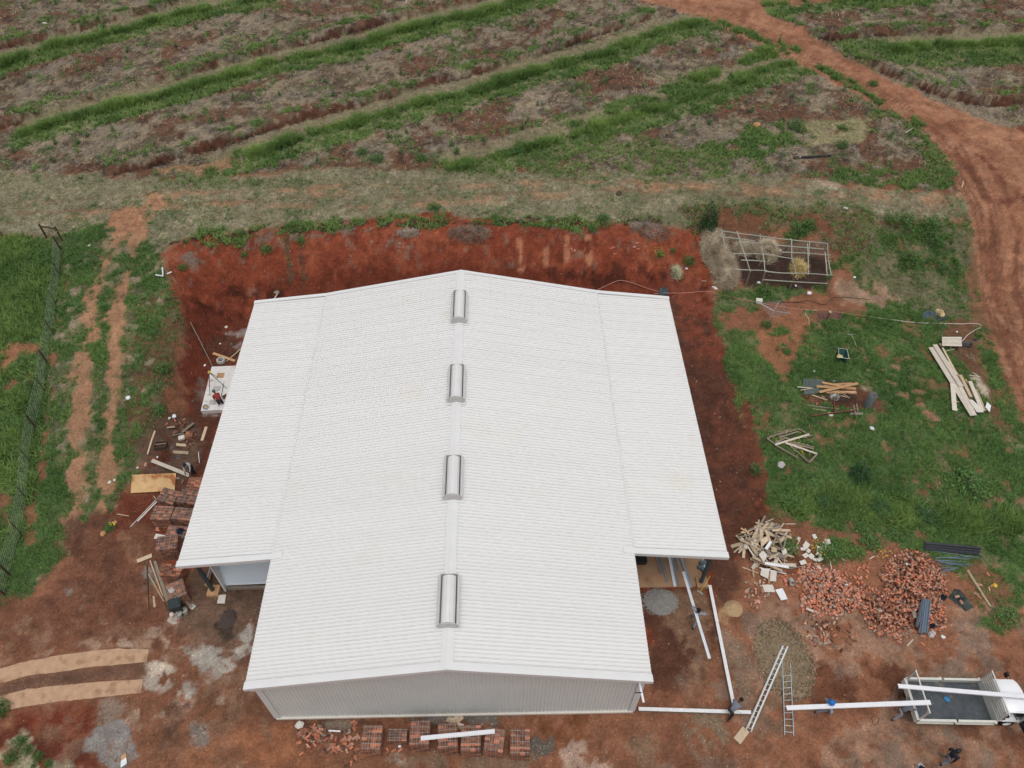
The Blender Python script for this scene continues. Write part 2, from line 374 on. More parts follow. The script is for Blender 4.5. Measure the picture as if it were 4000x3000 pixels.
ZP('R',[(0,560),(150,500),(300,560),(100,640),(0,640)],(75,95,52),f=.6,n=.8,cover=.6,weed=1)
ZP('Q',[(1430,760),(1600,700),(1800,620),(2000,580),(2212,480),(2212,600),(1900,660),(1500,790)],(70,92,48),f=.6,n=1,cover=.62,weed=1.2,seed=2)
ZP('R',[(250,890),(700,760),(900,830),(700,900),(600,990),(450,960),(100,1010),(0,1050),(0,940)],(66,86,46),f=.6,n=1.2,cover=.72,weed=1.2,seed=4)
ZP('R',[(860,760),(1250,740),(1180,870),(880,900)],(140,130,88),f=.6,n=.9,cover=.75,dry=1,seed=5)
ZP('R',[(880,1060),(1800,1060),(1760,1180),(1300,1160),(950,1120)],(72,94,50),f=.5,n=.9,cover=.66,weed=1,seed=6)
ZP('R',[(1330,640),(1750,800),(1830,1050),(1650,1090),(1500,800),(1250,720)],(88,84,56),f=.6,n=1,cover=.6,weed=.7,seed=7)
ZP('R',[(1050,260),(1380,250),(1400,330),(2212,320),(2212,400),(1250,420),(1100,330)],(104,110,70),f=.6,n=.8,cover=.7,weed=.8,dry=.5,seed=8)
# --- mown band
MOWN=[(-900,390),(0,372),(300,388),(420,395),(700,365),(1000,372),(1300,378),(1500,385),(1750,385),(1800,402),(2080,425),(2095,470),(1900,470),(1700,455),(1520,492),(1300,482),(1100,476),(920,462),(740,478),(560,492),(400,515),(345,545),(350,620),(300,600),(200,520),(0,500),(-900,520)]
ZP('W',MOWN,(132,124,99),dry=1.0,lb=2,f=.5,n=.7)
mq=xy(pts('W',MOWN))
paint(mq,(112,108,80),cover=.42,cs=1.6,a=.8,dry=.8,seed=2)
paint(mq,(150,138,110),cover=.4,cs=.6,a=.8,dry=1.2,seed=4)
paint(mq,(100,98,68),cover=.3,cs=.5,a=.7,dry=1,seed=24); paint(mq,(98,104,70),cover=.38,cs=1.1,a=.7,dry=.8,lawn=.15,seed=25); paint(mq,(120,96,74),cover=.2,cs=.7,a=.6,dry=.4,seed=26)
for l in ([(0,440),(300,425),(700,400),(1000,398),(1250,388),(1500,396),(1750,408),(2060,440)],[(0,462),(300,450),(700,425),(1000,424),(1250,410),(1500,416),(1750,425),(2070,455)]): ZP('W',l,(118,92,68),line=.35,f=.2,n=.3,cover=.72,cs=2.2,a=.75)
for l,w in (([(330,420),(600,412),(900,412),(1200,392),(1500,402),(1700,412),(2050,436)],.8),([(250,452),(500,440),(800,448),(1100,430),(1300,412),(1700,392),(1900,412),(2080,425)],.6),([(330,425),(260,440),(150,470)],.8)):
    ZP('W',l,(150,112,80),line=w,f=.4,n=.6,cover=.5,cs=1.2,a=.8)
ZP('P',[(900,1040),(1300,1010),(1500,940),(1440,1060),(1100,1090)],(150,110,78),f=.4,n=.5,cover=.55,dry=.3)
ZP('P',[(1050,1080),(1700,1100),(2000,1130),(1500,1180),(1000,1130)],(104,108,74),f=.6,n=1,cover=.7,dry=.9,weed=.3)
ZP('W',[(980,355),(1400,300),(1750,380),(1500,390),(1000,380)],(112,108,72),f=.9,n=1,cover=.5,weed=.6,dry=.6)
ZP('R',[(900,1100),(1100,1120),(1100,1180),(900,1170)],(176,164,138),f=.5,n=.4,dry=.2,a=.5)
# --- left meadow, tracks
ZP('W',[(-500,515),(60,510),(110,520),(140,600),(115,800),(90,1000),(60,1150),(40,1290),(-300,1500),(-700,1400)],(56,82,40),lawn=.9,tall=.10,lb=3,f=.5,n=.6)
paint(xy(pts('W',[(-500,515),(110,520),(140,600),(90,1000),(-300,1400)])),(70,98,48),cover=.45,cs=1.5,a=.8,lawn=1,tall=.16,seed=3)
ZP('S',[(0,1180),(110,1110),(250,1110),(320,1150),(310,1190),(150,1240),(0,1390)],(150,98,66),f=.4,n=.5)
ZP('S',[(0,1470),(120,1430),(230,1400),(180,1480),(0,1560)],(118,78,54),f=.4,n=.6,cover=.7)
ZP('T',[(0,760),(120,800),(100,880),(0,900)],(128,84,60),f=.5,n=.7,cover=.8)
ZP('T',[(0,900),(120,960),(60,1200),(0,1200)],(120,84,60),f=.5,n=1,cover=.6)
ZP('W',[(110,510),(240,480),(350,540),(360,640),(400,700),(360,830),(330,960),(250,1100),(190,1130),(60,1290),(90,1100),(115,800),(140,600)],(96,94,66),lawn=.6,dry=.2,lb=3,f=.6,n=.7)
tq=xy(pts('W',[(110,510),(240,480),(350,540),(360,640),(390,700),(330,830),(280,960),(250,1100),(60,1290),(90,1100),(115,800),(140,600)]))
paint(tq,(66,90,46),cover=.62,cs=1.3,lawn=1.1,seed=1)
paint(tq,(140,124,98),cover=.25,cs=1.0,dry=.6,seed=9)
ZP('W',[(150,1010),(190,1130),(60,1290),(-60,1330),(-100,1200),(60,1180),(90,1050)],(64,88,44),lawn=1.1,f=.5,n=.9,seed=12,cover=.85)
for l,w,cv in (([(335,425),(300,455),(262,500),(225,580),(205,650),(195,720),(182,800),(175,880),(168,1000),(160,1120)],1.4,.68),([(345,440),(300,500),(285,560),(262,640),(250,720),(245,800),(240,880),(235,960),(235,1060),(225,1140)],1.2,.72)):
    ZP('W',l,(124,104,72),line=w*1.5,f=.5,n=1,cover=.5,cs=.8,a=.7,lawn=.4,seed=8); ZP('W',l,(156,112,80),line=w*.72,f=.35,n=.7,cover=.80,cs=1.6)
ZP('W',[(215,600),(235,600),(230,700),(220,800),(205,790)],(60,86,42),f=.4,n=.5,lawn=1.2,cover=.8)
ZP('S',[(880,60),(1100,0),(1200,60),(1180,200),(1000,230),(870,230)],(156,108,76),f=.5,n=.6,cover=.8)
ZP('W',[(300,640),(400,640),(400,800),(350,900),(280,1000),(260,900),(290,750)],(100,72,50),f=.8,n=.9,cover=.6,lawn=.35,seed=5)
# --- cut bank and pad
ZP('W',[(345,545),(400,520),(480,508),(560,500),(650,492),(740,478),(920,462),(1100,478),(1300,486),(1440,488),(1510,500),(1530,570),(1550,690),(1580,790),(1620,900),(1650,1000),(1660,1100),(1600,1200),(1480,1400),(560,1400),(330,1200),(300,1150),(330,1000),(390,880),(400,760),(400,660),(370,600)],(134,60,37),lb=4,f=.25,n=.5,clod=.7)
bq=xy(pts('W',[(345,545),(560,500),(740,478),(920,462),(1300,486),(1510,500),(1545,690),(1400,650),(1000,600),(560,660),(400,640)]))
paint(bq,(150,76,48),cover=.4,cs=1.5,a=.6,clod=.6,seed=2)
paint(bq,(112,48,31),cover=.35,cs=.8,a=.7,clod=.8,seed=6)
paint(bq,(122,96,80),cover=.15,cs=.5,a=.6,straw=.6,seed=9)
ZP('W',[(370,560),(560,500),(900,465),(920,490),(700,520),(480,540),(400,580)],(120,94,78),f=.5,n=.9,cover=.38,cs=.8,straw=1.2)
ZP('W',[(390,640),(560,600),(800,585),(1000,560),(1300,600),(1540,600),(1550,700),(1000,700),(540,720)],(104,45,29),f=.8,n=.9,cover=.8,a=.8,clod=1)
for l in ([(300,370),(500,340),(680,350),(800,290),(1000,265),(1250,270),(1500,250),(1700,230),(2000,240),(2212,230)],):
    ZP('U',l,(70,84,46),line=1.1,f=.3,n=.8,cover=.62,cs=.9,weed=1.6)
ZP('V',[(50,180),(300,200),(600,190),(850,170),(1300,180),(1350,240),(1150,260),(700,215),(400,230),(100,200)],(66,80,44),f=.3,n=.7,cover=.68,cs=.9,weed=1.6)
ZP('V',[(1700,190),(1900,190),(1990,240),(1900,240)],(50,70,38),f=.3,n=.5,weed=1.5)
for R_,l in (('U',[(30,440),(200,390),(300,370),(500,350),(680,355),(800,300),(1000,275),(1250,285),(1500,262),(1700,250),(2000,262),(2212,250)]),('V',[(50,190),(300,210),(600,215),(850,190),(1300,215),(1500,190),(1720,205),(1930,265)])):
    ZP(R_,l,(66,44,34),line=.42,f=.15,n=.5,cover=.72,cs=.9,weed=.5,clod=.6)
for R_,l in (('U',[(400,900),(560,960),(700,1000)],),('U',[(600,790),(700,820),(900,810),(1000,800)]),('V',[(900,520),(1050,560),(1250,580),(1500,520),(1750,560),(1950,640)])):
    ZP(R_,l,(70,34,26),line=.5,f=.3,n=.7,cover=.65,cs=.8,clod=1.5,a=.8)
for a,b,c in (((1060,300),(1050,460),(1080,680)),((1150,330),(1165,480),(1185,690))):
    ZP('U',[a,b,c],(96,66,48),line=.28,f=.15,n=.2,cover=.8,weed=.4)
for a,b in (((730,330),(745,490)),((905,380),(900,470)),((1045,300),(1045,450)),((1190,300),(1195,460))):
    ZP('V',[a,b],(168,104,72),line=.45,f=.2,n=.2,cover=.8)
ZP('W',[(1440,650),(1540,690),(1575,800),(1620,900),(1650,1000),(1655,1090),(1600,1160),(1590,1240),(1500,1240),(1480,1000)],(90,54,41),f=.6,n=.9,peb=.4)
paint(xy(pts('W',[(1440,650),(1540,690),(1575,800),(1650,1000),(1655,1090),(1600,1160),(1500,1240),(1480,1000)])),(112,60,42),cover=.5,cs=.9,a=.7)
ZP('W',[(1440,590),(1530,600),(1560,700),(1570,780),(1500,760)],(122,60,42),f=.6,n=.9,cover=.7,cs=.9,clod=.8)
# pad, left side
ZP('W',[(400,660),(540,700),(480,900),(430,1060),(330,1150),(300,1150),(330,1000),(390,880),(400,760)],(92,52,38),f=.8,n=.8)
ZP('W',[(400,660),(540,700),(500,850),(400,900)],(112,50,34),f=1,n=1,cover=.55)
ZP('W',[(300,960),(400,880),(430,960),(400,1060),(300,1000)],(100,74,60),f=.6,n=.7,cover=.7)
ZP('A',[(1300,260),(1540,250),(1560,330),(1480,440),(1380,350)],(138,120,112),f=.3,n=.4,cover=.75)
ZP('T',[(1180,390),(1290,400),(1290,560),(1150,560)],(128,112,102),f=.3,n=.5,cover=.5,peb=3)
ZP('A',[(1040,1130),(1300,1140),(1290,1180),(1060,1170)],(140,130,124),f=.2,n=.3)
ZP('A',[(980,900),(1080,780),(1130,780),(1080,1000),(1040,1100),(960,1060)],(110,86,74),f=.3,n=.5,cover=.55,peb=3)
# red soil left front
ZP('T',[(850,850),(880,760),(1290,720),(1290,1100),(1000,1300),(800,1450),(640,1500),(500,1250),(480,1050),(700,1000)],(112,56,38),lb=0,f=.7,n=.8)
ZP('T',[(480,1000),(850,930),(800,1300),(640,1560),(560,1400)],(108,76,56),f=.6,n=.6,cover=.85)
ZP('W',[(200,1150),(330,1150),(380,1260),(540,1260),(600,1330),(560,1420),(300,1420),(150,1400),(60,1420),(-80,1450),(-80,1330),(60,1290)],(116,72,52),f=.9,n=1)
for x0 in (158,228): ZP('W',[(x0,1120),(x0+8,1230),(x0+30,1310),(x0+40,1390)],(86,56,42),line=.5,f=.5,n=.6,cover=.7,cs=1.2,a=.6)
for l in ([(40,1400),(180,1340),(300,1310),(420,1300)],[(60,1370),(200,1390),(320,1380)],[(260,1150),(290,1230),(380,1290)]): ZP('W',l,(150,104,76),line=.6,f=.5,n=.8,cover=.55,cs=.8,a=.6)
for l in ([(80,1490),(200,1400),(330,1385),(420,1395)],[(330,1400),(420,1420),(520,1400)],[(150,1560),(330,1540),(470,1500)]): ZP('W',l,(178,150,126),line=1.1,f=.7,n=1.2,cover=.5,cs=.6,a=.75,peb=1)
ZP('T',[(430,1450),(560,1420),(580,1659),(400,1659)],(130,116,106),f=.5,n=.7,cover=.6,peb=2)
ZP('C',[(330,700),(450,560),(640,520),(650,700),(520,760),(330,760)],(132,118,106),f=.4,n=.6,cover=.6,peb=3)
# under / front of left wing
ZP('C',[(860,620),(1800,600),(1760,1150),(1500,1250),(1300,1200),(1000,1000)],(98,74,58),f=.5,n=.5)
ZP('C',[(900,1000),(1300,900),(1750,1150),(1650,1500),(1000,1450),(850,1250)],(112,84,66),f=.8,n=.8,cover=.8)
ZP('C',[(1000,1450),(1500,1420),(1650,1659),(900,1659)],(110,78,60),f=.6,n=.8)
ZP('D',[(1560,280),(1750,270),(1900,300),(2120,300),(2150,350),(2060,450),(1940,540),(1900,600),(1750,640),(1640,720),(1600,740),(1600,600),(1700,540),(1700,440),(1560,380)],(160,150,138),f=.2,n=.5,ns=1,cover=.92,cs=.7)
ZP('D',[(2020,180),(2160,0),(2212,0),(2190,290),(2100,300)],(158,148,138),f=.2,n=.4,cover=.93,cs=.7)
ZP('D',[(1860,60),(2060,40),(2040,200),(1960,250),(1870,180)],(70,56,48),f=.3,n=.4)
ZP('D',[(1230,300),(1400,330),(1440,400),(1400,560),(1250,560),(1230,680),(1500,640),(1560,560),(1500,400),(1400,300)],(186,160,136),f=.4,n=.7,cover=.6,cs=.8,peb=1)
ZP('D',[(1270,420),(1500,420),(1690,470),(1600,560),(1420,540),(1300,480)],(182,164,146),f=.4,n=.6,cover=.62,cs=.6)
ZP('D',[(1590,740),(1660,740),(1640,840),(1570,800)],(112,76,66),f=.2,n=.3)
# front-left yard
ZP('D',[(-300,450),(0,420),(300,320),(700,170),(1100,140),(1400,250),(1400,330),(1000,300),(600,340),(200,420),(0,480),(-300,560)],(150,116,92),f=.5,n=.8,cover=.45,cs=.7,peb=1)
ZP('D',[(0,330),(500,130),(1000,90),(1250,150),(900,200),(500,220),(0,420)],(128,88,66),f=.6,n=.8,cover=.7)
S1=[(-900,780),(-500,640),(-200,560),(0,470),(250,400),(500,360),(800,320),(1000,300),(1150,295),(1290,310),(1400,330),(1400,400),(1180,420),(1000,435),(750,460),(500,500),(250,530),(0,595),(-200,650),(-500,760),(-900,930)]
S2=[(-900,1060),(-500,880),(0,715),(250,640),(500,620),(850,580),(920,585),(1240,560),(1500,560),(1450,620),(1220,680),(920,710),(700,730),(500,755),(80,825),(-200,890),(-500,1010),(-900,1200)]
ZP('D',[(0,600),(500,500),(900,440),(1240,420),(1240,560),(850,580),(500,620),(0,715)],(124,86,64),f=.3,n=.3)

#ZP('D',[(950,300),(1290,310),(1290,420),(1000,400)],(196,156,124),f=.4,n=.4,cover=.6)
ZP('D',[(1240,600),(1500,590),(1530,660),(1300,680)],(164,148,134),f=.3,n=.5,cover=.7,peb=2)
ZP('D',[(80,830),(500,770),(800,740),(860,820),(800,1000),(700,1100),(400,1050),(0,950)],(128,66,44),f=.6,n=.8)
ZP('D',[(200,900),(480,830),(740,880),(740,1000),(450,960)],(118,48,32),f=.5,n=.7,cover=.75)
ZP('D',[(-200,950),(300,1000),(660,1080),(860,1250),(850,1400),(-200,1400)],(108,52,36),f=.6,n=.8,cover=.85)
ZP('D',[(100,1080),(300,1060),(380,1130),(300,1230),(380,1300),(300,1400),(30,1400),(30,1200)],(150,140,108),f=.2,n=.6,cover=.9,dry=.6)
ZP('D',[(380,1260),(460,1230),(620,1260),(610,1400),(420,1400)],(150,140,112),f=.2,n=.4,dry=.5)
ZP('D',[(870,740),(1000,760),(1060,860),(940,930),(880,900)],(130,108,92),f=.4,n=.6,cover=.7,peb=2)
ZP('D',[(670,1110),(900,960),(1050,900),(1140,1050),(1170,1220),(1100,1250),(1050,1400),(930,1400),(850,1230),(700,1160)],(132,126,122),f=.2,n=.4,peb=8,lb=6)
ZP('D',[(1640,940),(1720,890),(1830,960),(1860,1080),(1740,1160),(1620,1120)],(126,116,106),f=.3,n=.4,peb=7,cover=.93)
ZP('D',[(1420,700),(1560,760),(1600,900),(1560,1100),(1440,1200),(1430,1000)],(104,68,50),f=.5,n=.6,cover=.8)
ZP('D',[(1560,550),(2212,640),(2212,900),(1900,1000),(1650,900),(1680,700)],(124,80,56),f=.8,n=.9,cover=.8)
ZP('D',[(1800,900),(2212,1000),(2212,1400),(1400,1400),(1500,1200),(1850,1150)],(152,96,64),f=.9,n=1,cover=.75)
# front, along the wall
ZP('E',[(500,860),(2212,820),(2212,960),(1700,900),(1000,1000)],(84,56,42),f=.4,n=.5)
ZP('E',[(980,900),(1400,840),(1380,900),(1100,960)],(128,110,92),f=.3,n=.4,cover=.7)
ZP('E',[(0,900),(700,900),(720,1200),(900,1400),(0,1400)],(150,92,60),f=.9,n=1,cover=.75)
ZP('E',[(0,560),(250,640),(500,860),(400,900),(0,700)],(116,76,54),f=.8,n=.8,cover=.8)
ZP('F',[(300,810),(1470,790),(1480,860),(1200,880),(900,840),(500,900),(300,860)],(108,102,94),f=.3,n=.4,peb=8,cover=.85)
ZP('F',[(1500,800),(2212,770),(2212,1100),(1700,1100),(1560,950)],(122,72,44),f=.6,n=.8,cover=.85)
ZP('F',[(1560,1050),(1800,1080),(1750,1250),(1560,1260)],(92,88,80),f=.4,n=.6,peb=6,cover=.7)
ZP('F',[(280,1200),(1560,1270),(1500,1400),(0,1400),(0,1300)],(126,98,76),f=.6,n=.9,cover=.8,peb=2)
ZP('F',[(1940,1220),(2050,1140),(2200,1150),(2400,1200),(2450,1400),(1950,1400)],(166,134,114),f=.3,n=.5,peb=6,cover=.85)
ZP('F',[(0,1240),(180,1210),(280,1290),(180,1400),(0,1400)],(162,146,128),f=.3,n=.5,peb=5,cover=.8)
# front-right yard
ZP('G',[(560,540),(1290,540),(1450,1100),(1540,1659),(700,1659),(640,1100)],(96,58,42),f=.3,n=.4,lb=0)
ZP('G',[(900,560),(1280,560),(1340,800),(1300,1300),(1250,1659),(1100,1659),(1000,1300),(850,950)],(134,98,74),f=.7,n=.8,cover=.85)
ZP('G',[(1380,1000),(1540,980),(1640,1150),(1560,1250),(1450,1200)],(142,128,116),f=.4,n=.5,peb=5,cover=.8)
ZP('G',[(1550,1050),(1800,1000),(1900,1659),(1560,1659),(1480,1300)],(132,98,74),f=.6,n=.8,cover=.7,peb=4)
ZP('G',[(1380,780),(1460,720),(1560,900),(1540,980),(1440,940)],(182,142,98),f=.2,n=.4,cover=.9)
ZP('G',[(1350,230),(1620,200),(1700,480),(1650,650),(1400,760),(1320,500)],(96,60,45),f=.5,n=.7)
ZP('J',[(560,1000),(800,1000),(900,1250),(880,1330),(700,1250),(600,1150)],(140,116,104),f=.5,n=.7,cover=.65,peb=2)
ZP('W',[(1640,1180),(1800,1180),(2100,1200),(2300,1300),(2300,1660),(1640,1700),(1500,1550),(1560,1330)],(146,92,64),f=.8,n=.8,a=.7)
for l in ([(1290,640),(1700,670),(2212,700)],[(1250,740),(1600,790),(2212,760)],[(1380,860),(1900,900),(2212,880)]):
    ZP('H',l,(112,66,46),line=1.0,f=.5,n=.7,cover=.6,cs=1.6,a=.8)
for l in ([(-200,470),(700,480)],[(-200,640),(640,660)],[(0,860),(500,870)],[(900,1120),(1500,1150),(2000,1180)],[(1500,240),(2300,420)],[(400,1200),(420,1600)]):
    ZP('I',l,(104,60,40),line=1.1,f=.6,n=.8,cover=.6,cs=1.6,a=.7)
paint(xy(pts('W',[(1640,1300),(2300,1300),(2300,1700),(1560,1700)])),(156,122,98),cover=.42,cs=1.8,a=.6,seed=301); paint(xy(pts('W',[(1500,1330),(2300,1330),(2300,1700),(1400,1700)])),(122,104,90),cover=.28,cs=1.1,a=.6,seed=302,peb=.6); paint(xy(pts('W',[(1500,1330),(2300,1330),(2300,1700),(1400,1700)])),(112,72,52),cover=.3,cs=.7,a=.5,seed=303)
paint(xy(pts('W',[(-100,1330),(560,1330),(600,1700),(-100,1700)])),(140,106,84),cover=.3,cs=.9,a=.45,seed=304,peb=.8)
ZP('H',[(640,900),(1250,870),(1270,1150),(1000,1300),(600,1300),(640,1100)],(126,94,72),f=.8,n=.9,cover=.75,peb=1.5)
ZP('H',[(0,1080),(320,1100),(350,1350),(150,1420),(0,1300)],(128,104,80),f=.6,n=.8,cover=.8,peb=7)
ZP('H',[(350,150),(520,200),(600,400),(700,900),(600,1000),(500,900),(380,500)],(132,104,82),f=.6,n=.8,cover=.7,peb=5)
ZP('X2' if False else 'F',[(2300,1000),(3000,900),(3000,1450),(2400,1450)],(128,96,72),f=.9,n=1,cover=.6,peb=2)
# --- right-hand lawn and its soil
LAWN=[(1545,690),(1640,640),(1800,560),(1880,500),(2100,480),(2110,640),(2150,760),(2200,900),(2330,1180),(2300,1360),(2100,1250),(1950,1170),(1700,1120),(1660,1090),(1640,1000),(1600,880)]
ZP('W',LAWN,(64,92,44),lawn=1.0,lb=3,f=.4,n=.6)
lq=xy(pts('W',LAWN))
paint(lq,(76,104,50),cover=.45,cs=1.6,a=.8,lawn=1.2,seed=4)
paint(lq,(52,78,38),cover=.35,cs=1.0,a=.8,lawn=1.2,seed=14)
paint(lq,(112,108,70),cover=.26,cs=.8,a=.7,lawn=.5,dry=.3,seed=18)
paint(lq,(134,88,60),cover=.15,cs=1.1,a=.8,lawn=.1,seed=19)
paint(lq,(132,100,72),cover=.10,cs=.6,a=.8,lawn=.1,seed=29)
ZP('O',[(0,0),(1600,0),(2212,80),(2212,500),(1900,620),(1800,500),(1700,300),(600,250),(380,270),(200,220)],(98,80,56),f=.6,n=.9,weed=.4,dry=.3)
ZP('O',[(300,60),(1600,90),(1900,250),(1900,600),(1750,420),(700,260),(500,250)],(110,70,48),f=.7,n=.9,cover=.5,cs=1.4)
ZP('O',[(800,20),(1300,20),(1200,90),(820,80)],(72,88,50),f=.5,n=.7,cover=.6,weed=1.2)
ZP('O',[(1340,230),(1560,220),(1540,320),(1300,420),(1200,380)],(70,96,46),f=.4,n=.6,weed=1.6,cover=.8)
ZP('O',[(700,520),(1780,540),(1740,900),(880,880)],(66,48,40),f=.4,n=.3)
ZP('O',[(640,300),(1740,420),(1780,540),(700,520)],(98,78,62),f=.4,n=.5,straw=1)
ZP('O',[(530,950),(750,900),(1000,950),(1100,1060),(950,1200),(600,1230),(540,1050)],(92,96,58),f=.4,n=.6,lawn=.8,dry=.4)
ZP('O',[(600,1230),(1000,1080),(1500,1000),(1750,900),(1800,620),(1950,640),(2000,900),(2212,1000),(2212,1180),(1700,1160),(1500,1180),(1300,1300),(900,1382),(650,1382)],(134,84,58),f=.4,n=.7)
ZP('O',[(1900,850),(2212,950),(2212,1020),(1950,980)],(158,122,100),f=.4,n=.5)
ZP('O',[(1600,1150),(1900,1160),(1900,1240),(1600,1260)],(104,72,62),f=.4,n=.4)
ZP('W',[(1800,620),(1880,600),(1960,640),(1940,670),(1820,655)],(148,116,92),f=.5,n=.5,cover=.8)
ZP('W',[(1560,700),(1640,760),(1680,840),(1660,870),(1600,820)],(72,96,46),f=.5,n=.6,lawn=1.2)
ZP('W',[(1620,690),(1760,680),(1720,760),(1700,830),(1660,790),(1630,740)],(142,90,60),f=.5,n=.6,cover=.85)
ZP('W',[(1800,505),(1880,495),(2100,478),(2108,600),(2120,700),(2000,690),(1900,620),(1850,560)],(102,96,68),f=.6,n=1.0,cover=.62,cs=1.4,lawn=.35,dry=.4,seed=61)
ZP('M',[(0,700),(60,700),(130,1100),(200,1300),(300,1600),(200,1700),(100,1659),(60,1300),(0,1100)],(112,62,42),f=.3,n=.3,lb=0)
ZP('M',[(180,1200),(220,1000),(240,850),(300,780),(280,900),(240,1150)],(122,82,54),f=.3,n=.4,cover=.7)
ZP('M',[(600,640),(900,640),(1250,560),(1450,600),(1520,760),(1540,860),(1250,880),(900,800),(640,780)],(104,66,48),f=.4,n=.5)
ZP('M',[(1280,580),(1420,570),(1450,640),(1300,640)],(140,128,96),f=.3,n=.3,dry=.6)
ZP('N',[(950,160),(1150,120),(1420,250),(1450,400),(1350,600),(1500,900),(1650,1300),(1850,1659),(1600,1480),(1400,1000),(1000,560),(960,300)],(110,76,54),f=.5,n=.6,cover=.85)
ZP('N',[(1240,920),(1400,930),(1500,1060),(1560,1200),(1480,1200),(1380,1040),(1260,980)],(168,154,132),f=.3,n=.5,cover=.75)
ZP('N',[(1530,520),(1650,620),(1760,900),(1850,1300),(1900,1400),(1820,1300),(1640,950),(1540,650)],(66,94,44),f=.3,n=.5,lawn=1.1)
for a,b in ((500,650),(900,680),(640,1270),(730,1360),(800,1420),(610,1080),(300,760),(160,800),(440,1140),(270,970)):
    ZP('N',[(a-30,b),(a+40,b+20)],(146,108,78),line=.35,f=.15,n=.2)
ZP('W',[(1670,1060),(1800,1050),(2000,1080),(2200,1100),(2230,1150),(2000,1140),(1700,1110)],(40,60,32),f=.5,n=.8,lawn=.8,weed=3.0,tall=.35)
ZP('J',[(1250,400),(1500,500),(1700,550),(1560,660),(1350,640),(1200,560)],(60,82,42),f=.5,n=.7,weed=1.4,lawn=.6,cover=.85)
ZP('J',[(180,0),(520,0),(560,240),(500,430),(900,540),(1250,700),(900,760),(600,760),(200,620)],(96,56,38),f=.5,n=.6,cover=.8)
ZP('J',[(560,180),(760,120),(1060,230),(1150,400),(900,380),(700,260)],(120,82,56),f=.5,n=.7,cover=.6,lawn=.3)
ZP('K',[(1300,740),(1500,700),(1700,850),(1800,1000),(1700,1200),(1500,1200),(1350,1000)],(124,84,58),f=.6,n=.7,cover=.7,lawn=.3)
ZP('K',[(1500,1240),(1900,1130),(1936,1300),(1680,1440),(1520,1330)],(76,90,50),f=.5,n=.7,lawn=.9,cover=.7)
ZP('K',[(1700,400),(1936,600),(1936,900),(1800,700)],(110,92,62),f=.6,n=.8,cover=.6,lawn=.4)
# --- dirt roads
R1=[(1330,-60),(1385,0),(1540,48),(1650,105),(1760,158),(1880,220),(1975,265),(2040,330),(2070,385),(2085,420),(2100,480),(2112,560),(2125,650),(2150,760),(2200,880),(2260,1000),(2400,1200),(2900,1300),(2900,330),(2300,300),(2160,270),(2060,235),(1940,180),(1820,115),(1740,70),(1660,30),(1640,0),(1600,-60)]
ZP('W',R1,(150,98,70),f=.3,n=.45,lb=5)
r1=xy(pts('W',R1))
paint(r1,(164,112,82),cover=.42,cs=2.5,a=.7,seed=2); paint(r1,(128,78,54),cover=.33,cs=1.4,a=.6,seed=3)
ZP('W',[(1640,0),(1640,-60),(1900,-80),(1900,-10),(1720,15)],(138,92,66),f=.4,n=.5,cover=.8,lb=5)
for l in ([(2000,270),(2090,350),(2130,430),(2145,520),(2150,640),(2190,800),(2280,1000)],[(2040,260),(2130,350),(2180,430),(2200,520),(2200,640),(2240,800)],[(2060,330),(2110,380),(2100,440)],[(2080,430),(2130,440),(2212,430)],[(2080,300),(2200,420),(2240,520)]):
    ZP('W',l,(108,58,40),line=.5,f=.3,n=.3,cover=.7,a=.65,cs=3)
for dx in (0,14,40,54):
    ZP('W',[(1500+dx,10),(1640+dx,95),(1800+dx,175),(1930+dx,240),(2020+dx,310),(2090+dx*.8,420),(2120+dx*.8,560),(2150+dx*.8,720),(2240+dx,920)],(112,70,50),line=.22,f=.1,n=.12,cover=.75,cs=2.5,a=.7)
for a,b in (((1560,48),(1600,70)),((1620,75),(1700,115)),((1700,100),(1720,108)),((1770,145),(1900,220)),((1970,258),(1985,270)),((1790,155),(1850,185))):
    ZP('W',[a,b],(78,90,52),line=.8,f=.3,n=.5,cover=.7,cs=.8,weed=1.6)
ZP('W',[(2112,560),(2130,700),(2160,800),(2100,700),(2090,560),(2090,490)],(120,84,58),f=.5,n=.6,cover=.7)
ZP('W',[(2190,270),(2400,280),(2400,420),(2270,360)],(124,62,42),f=.5,n=.6,lb=0)
ZP('D',[(0,597),(500,502),(900,440),(1180,424),(1240,480),(850,560),(400,600),(0,700)],(112,78,60),f=.2,n=.2)
col*= (1+.16*(fbm(gx,gy,.35,77,3)-.5)[:,None]*2)*(1+.14*(nA-.5)[:,None]*2)
bankm=(gz>.15)&(gz<3.45)&(gy>27.5)&(gy<36)&(np.abs(gx)<18)
gz=gz+np.where(bankm,.22*(fbm(gx*1.0,gy*.22,.55,141,3)-.5)+.10*(fbm(gx,gy,.3,143,2)-.5),0)
gzm=gz+np.where(core,(fbm(gx,gy,.6,41,3)-.5)*(.075+.16*np.clip(DEN['straw']+DEN['weed']*.6+DEN['clod'],0,1)*(gz>.25)),0)
